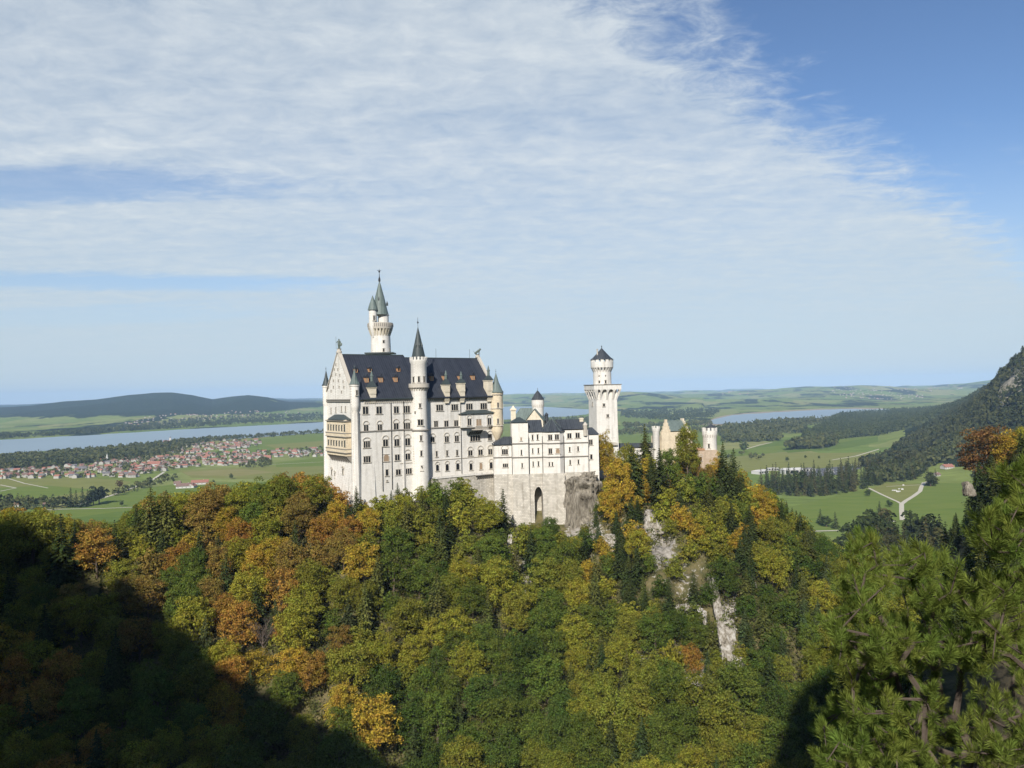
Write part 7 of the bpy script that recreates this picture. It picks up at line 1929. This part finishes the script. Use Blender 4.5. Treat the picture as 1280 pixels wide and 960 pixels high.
band([(1050, 712), (1070, 692), (1100, 682), (1140, 680), (1185, 690), (1190, 720), (1100, 730), (1050, 735)], 80, 34, 52, 'conifer of the dark wood below the lower gravel path', 'conifers of the dark wood below the lower gravel path', 73, .8, 7)
band([(1000, 712), (1030, 690), (1060, 700), (1060, 730), (1000, 730)], 14, 20, 34, 'conifer at the left end of the wood below the lower path', 'conifers at the left end of the wood below the lower path', 74, .7, 7)
band([(1157, 606), (1170, 605), (1172, 607), (1160, 609)], 5, 10, 22, 'conifer beside the gravel drive and the small hut', 'conifers beside the gravel drive and the small hut', 75, .8, 4)
band([(1055, 585), (1075, 582), (1078, 585), (1060, 588)], 6, 8, 14, 'dark conifer above the car park', 'dark conifers above the car park', 76, .9, 6)
wood_poly([(1082, 602), (1120, 588), (1160, 583), (1215, 575), (1215, 583), (1160, 589), (1140, 598), (1088, 606)], 500, 77, 22, 32, 'woodsv', .7)
# ---- dark slope at the right edge, nearer than the valley
n_r = 0
for _ in range(1600):
    if n_r >= 100: break
    px = random.uniform(1125, 1330); Y = random.uniform(300, 520); x = (px - 640) / F * Y; z = float(hill_z(x, Y))
    if not free(x, Y, 5.5): continue
    H = random.uniform(15, 25)
    tx_, ty_ = proj((x, Y, z + H))
    if ty_ < skyline(min(tx_, 1390)) : continue
    kd = random.random() < .8
    if kd and n_s < 292: put(x, Y, 's', H, own=None, spc='dark green' if random.random() < .7 else 'olive')
    else: put(x, Y, 'b', min(H, 15), colour=random.choice(['dark green', 'green', 'olive green']))
    n_r += 1
for px, py, Y, kd, c_, lab in ((1236, 532, 465, 'b', 'rust red', 'rust-red domed beech on the slope at the right edge'), (1262, 540, 455, 'b', 'golden yellow', 'golden tree right of the rust-red beech at the right edge'),
                           (1280, 533, 450, 'b', 'yellow-green', 'yellow-green tree cut by the right edge of the picture'), (1222, 575, 450, 's', 'dark green', 'dark spruce below the rust-red beech'), (1184, 660, 330, 's', 'dark green', 'black-green spruce at the left foot of the right slope')):
    P = at(px, py, Y); H = P[2] - float(hill_z(P[0], P[1])); H2 = max(H, 17); put(P[0], P[1], kd, H2, zb=float(P[2] - H2), colour=c_ if kd == 'b' else None, own=lab, wide=.5 if kd == 'b' else None, force=True, spc=c_ if kd == 's' else None)
crag('rock_outcrop', 1210, 611, 9, 17, 0, 'small grey crag showing between the dark spruces at the right', 31, lean=.3, dark=True)

# ---- set the queued trees: the 285 that show largest as things, the rest as one mass
queue.sort(key=lambda t: -t[0])
for _q, x, y, z, k, w_, sz_, colour, lab in queue[:285]:
    plant(BROAD, k, (x, y, z), w_, sz_, jit(COLS[colour]), 'broadleaf_tree', lab, 'tree', lab.replace('leafy tree', 'leafy trees'))
LOW = []
for i in range(5):
    v_, c_ = broad_crown(400 + i, 52, 52, 1.2, .050); LOW.append(v_)
Vs, Ts = [], []
for _q, x, y, z, k, w_, sz_, colour, lab in queue[285:]:
    v_ = LOW[k % 5]; a = random.random() * 6.283; c, s_ = math.cos(a), math.sin(a)
    Vs.append(np.stack([(v_[:, 0] * c - v_[:, 1] * s_) * w_ + x, (v_[:, 0] * s_ + v_[:, 1] * c) * w_ + y, v_[:, 2] * sz_ + z], 1)); Ts.append(np.tile(rgb(jit(COLS[colour])), (len(v_), 1)))
if Vs:
    fm_ = add_quads('forest_canopy', np.concatenate(Vs), M['leafmass']); ta_ = fm_.attributes.new('tint', 'FLOAT_COLOR', 'POINT'); ta_.data.foreach_set('color', np.concatenate(Ts).astype(np.float32).ravel())
    tag(link('forest_canopy', fm_), kind='stuff')
print('queue', len(queue), 'spruce', n_s)

# ================================================================== THE PINE IN FRONT
def pine_tree(name, label, poly, root, n_tuft, dr, seed, needle=.050, holes=()):
    g = random.Random(seed); q_ = sample_poly(poly, n_tuft * 3, seed)
    global rng
    rng = np.random.default_rng(seed)
    T = []
    for px, py in q_:
        if len(T) >= n_tuft: break
        if any(((px - a) / w) ** 2 + ((py - b) / h) ** 2 < 1 for a, b, w, h in holes) and g.random() < .8: continue
        Y = g.uniform(*dr) ; p = at(px, py, Y)
        if p[2] < ledge_z(p[0], p[1]) + .05: continue
        T.append(p)
    T = np.array(T); root = np.array(root, float)
    order = np.argsort(np.linalg.norm(T - root, axis=1))
    nodes = [root, root + (0, 0, .5)]; par = [-1, 0]; leafn = []
    for k in order:
        t = T[k]; A = np.array(nodes); dist = np.linalg.norm(A - t, axis=1)
        cost = dist + .22 * np.linalg.norm(A - root, axis=1)
        j = int(np.argmin(cost)); j = max(j, 1); prev = j; seg = t - A[j]; L_ = dist[j]; m = max(1, int(L_ / .12))
        for i in range(1, m + 1):
            f = i / m; sag = -.10 * L_ * math.sin(math.pi * f) * .6
            p = A[j] + seg * f + np.array([g.gauss(0, .022), g.gauss(0, .022), sag + g.gauss(0, .012) if i < m else 0])
            nodes.append(p); par.append(prev); prev = len(nodes) - 1
        leafn.append(prev)
    nodes = np.array(nodes); wgt = np.zeros(len(nodes))
    for k in leafn: wgt[k] += 1
    for i in range(len(nodes) - 1, 0, -1): wgt[par[i]] += wgt[i]
    e = empty(name, tuple(root), label, 'tree')
    mb = MB(); tb = MB()
    for i in range(1, len(nodes)):
        r1 = .0026 * max(wgt[i], 1) ** .46; r0 = .0026 * max(wgt[par[i]], 1) ** .46
        (tb if par[i] == 0 else mb).tube(nodes[par[i]], nodes[i], min(r0, r1 * 1.6), r1, 5)
    tb.build('trunk', M['pinebark'], e); mb.build('branches', M['pinebark'], e)
    C = []; Dv = []; Ls = []
    def tuft(p, d, n, L_, spread):
        d = d / np.linalg.norm(d)
        u3 = rng.normal(size=(n, 3)); u3 -= np.outer(u3 @ d, d); u3 /= np.linalg.norm(u3, axis=1)[:, None]
        s_ = rng.random(n) ; ang = (.35 + spread * (1 - s_)) * (0.8 + .4 * rng.random(n))
        dirn = d * np.cos(ang)[:, None] + u3 * np.sin(ang)[:, None]
        C.append(p + np.outer((s_ - .75) * .095, d)); Dv.append(dirn); Ls.append(L_ * (.75 + .4 * rng.random(n)))
    for k in leafn:
        p = nodes[k]; q0 = nodes[par[k]] if par[k] >= 0 else p; d = (p - q0); d = d / (np.linalg.norm(d) + 1e-6)
        d = d * .6 + np.array([g.gauss(0, .22), g.gauss(-.1, .22), .75])
        tuft(p, d, 190, needle * 1.12, .62)
        for _ in range(1):
            o_ = np.array([g.gauss(0, .045), g.gauss(0, .045), g.gauss(-.03, .03)]); tuft(p + o_, d + rng.normal(size=3) * .5, 110, needle * .92, .8)
    # sparser needles along the twigs
    tw = [i for i in range(2, len(nodes)) if wgt[i] <= 2]
    for i in tw:
        d = nodes[i] - nodes[par[i]]; 
        if np.linalg.norm(d) < 1e-4: continue
        tuft(nodes[i], d, 9, needle * .9, .9)
    C = np.concatenate(C); Dv = np.concatenate(Dv); Ls = np.concatenate(Ls)[:, None]
    side = np.cross(Dv, rng.normal(size=C.shape)); side /= np.linalg.norm(side, axis=1)[:, None]; w = .0012
    V = np.stack([C - side * w * .7, C + Dv * Ls * .55 - side * w, C + Dv * Ls, C + Dv * Ls * .55 + side * w], 1).reshape(-1, 3) - root
    o = link('needles', add_quads('needles', V, M['pine']), e); o.color = (.165, .208, .042, 1)
    return e
M['pinebark'] = plain('pine_bark', (0.095, 0.075, 0.06), .95, .1, var=.5, scale=30)
def ledge_z(x, y):
    x = np.asarray(x, float); y = np.asarray(y, float)
    z = 197.35 + .42 * (x - 3.0) - .10 * (y - 5) - 3.0 * sstep(-x, -2.7, -1.6) - 4.5 * sstep(y, 7.2, 9.5) - 9 * (1 - sstep(x / np.maximum(y, 2.0), .48, .62))
    return z + .35 * (fbm(x * 1.2, y * 1.2, 4, 91) - .5)
lx = np.concatenate([np.linspace(1.2, 8, 90), np.linspace(8.4, 45, 30)]); ly = np.linspace(-6, 9.5, 110)
LX, LY = np.meshgrid(lx, ly); LZ = ledge_z(LX, LY)
LZ[:, 0] -= 20; LZ[-1, :] -= 30; LZ[0, :] -= 30
def ledge_mat():
    m, nt, N, L = new_mat('ledge_soil')
    g = N('ShaderNodeNewGeometry'); n = N('ShaderNodeTexNoise'); n.inputs['Scale'].default_value = 3; n.inputs['Detail'].default_value = 10; n.inputs['Roughness'].default_value = .75; L(g.outputs['Position'], n.inputs[0])
    cr = N('ShaderNodeValToRGB'); cr.color_ramp.elements[0].position = .35; cr.color_ramp.elements[0].color = (.030, .028, .014, 1); cr.color_ramp.elements[1].position = .68; cr.color_ramp.elements[1].color = (.15, .115, .06, 1); L(n.outputs[0], cr.inputs[0])
    b = N('ShaderNodeBsdfPrincipled'); L(cr.outputs[0], b.inputs['Base Color']); b.inputs['Roughness'].default_value = 1
    bp = N('ShaderNodeBump'); bp.inputs['Strength'].default_value = 1; bp.inputs['Distance'].default_value = .1; L(n.outputs[0], bp.inputs['Height']); L(bp.outputs[0], b.inputs['Normal'])
    o = N('ShaderNodeOutputMaterial'); L(b.outputs[0], o.inputs[0]); return m
tag(link('ledge', sheet('ledge', LX, LY, LZ, ledge_mat())), kind='structure')
PP = [(1300, 690), (1262, 720), (1228, 715), (1200, 700), (1160, 690), (1135, 680), (1118, 690), (1098, 672), (1078, 665), (1064, 680), (1066, 715), (1045, 725), (1052, 752), (1020, 765), (1042, 790), (1012, 818), (1050, 842), (1040, 868), (1012, 912), (1045, 925), (1024, 950), (1030, 985), (1300, 985)]
pine_tree('mountain_pine', 'big bushy mountain pine with bright green needle tufts filling the lower right', PP, at(1235, 1010, 5.4), 640, (3.7, 6.3), 5, holes=[(1230, 862, 66, 36), (1130, 850, 34, 22), (1100, 770, 20, 14), (1190, 770, 22, 12), (1060, 860, 24, 14), (1170, 720, 20, 10), (1250, 770, 20, 16)])
PU = [(1300, 572), (1262, 578), (1246, 592), (1250, 620), (1236, 640), (1226, 668), (1240, 690), (1268, 700), (1300, 705)]
pine_tree('mountain_pine', 'smaller pine bough reaching in at the right edge above the big pine', PU, at(1370, 760, 4.4), 75, (3.6, 4.8), 6)
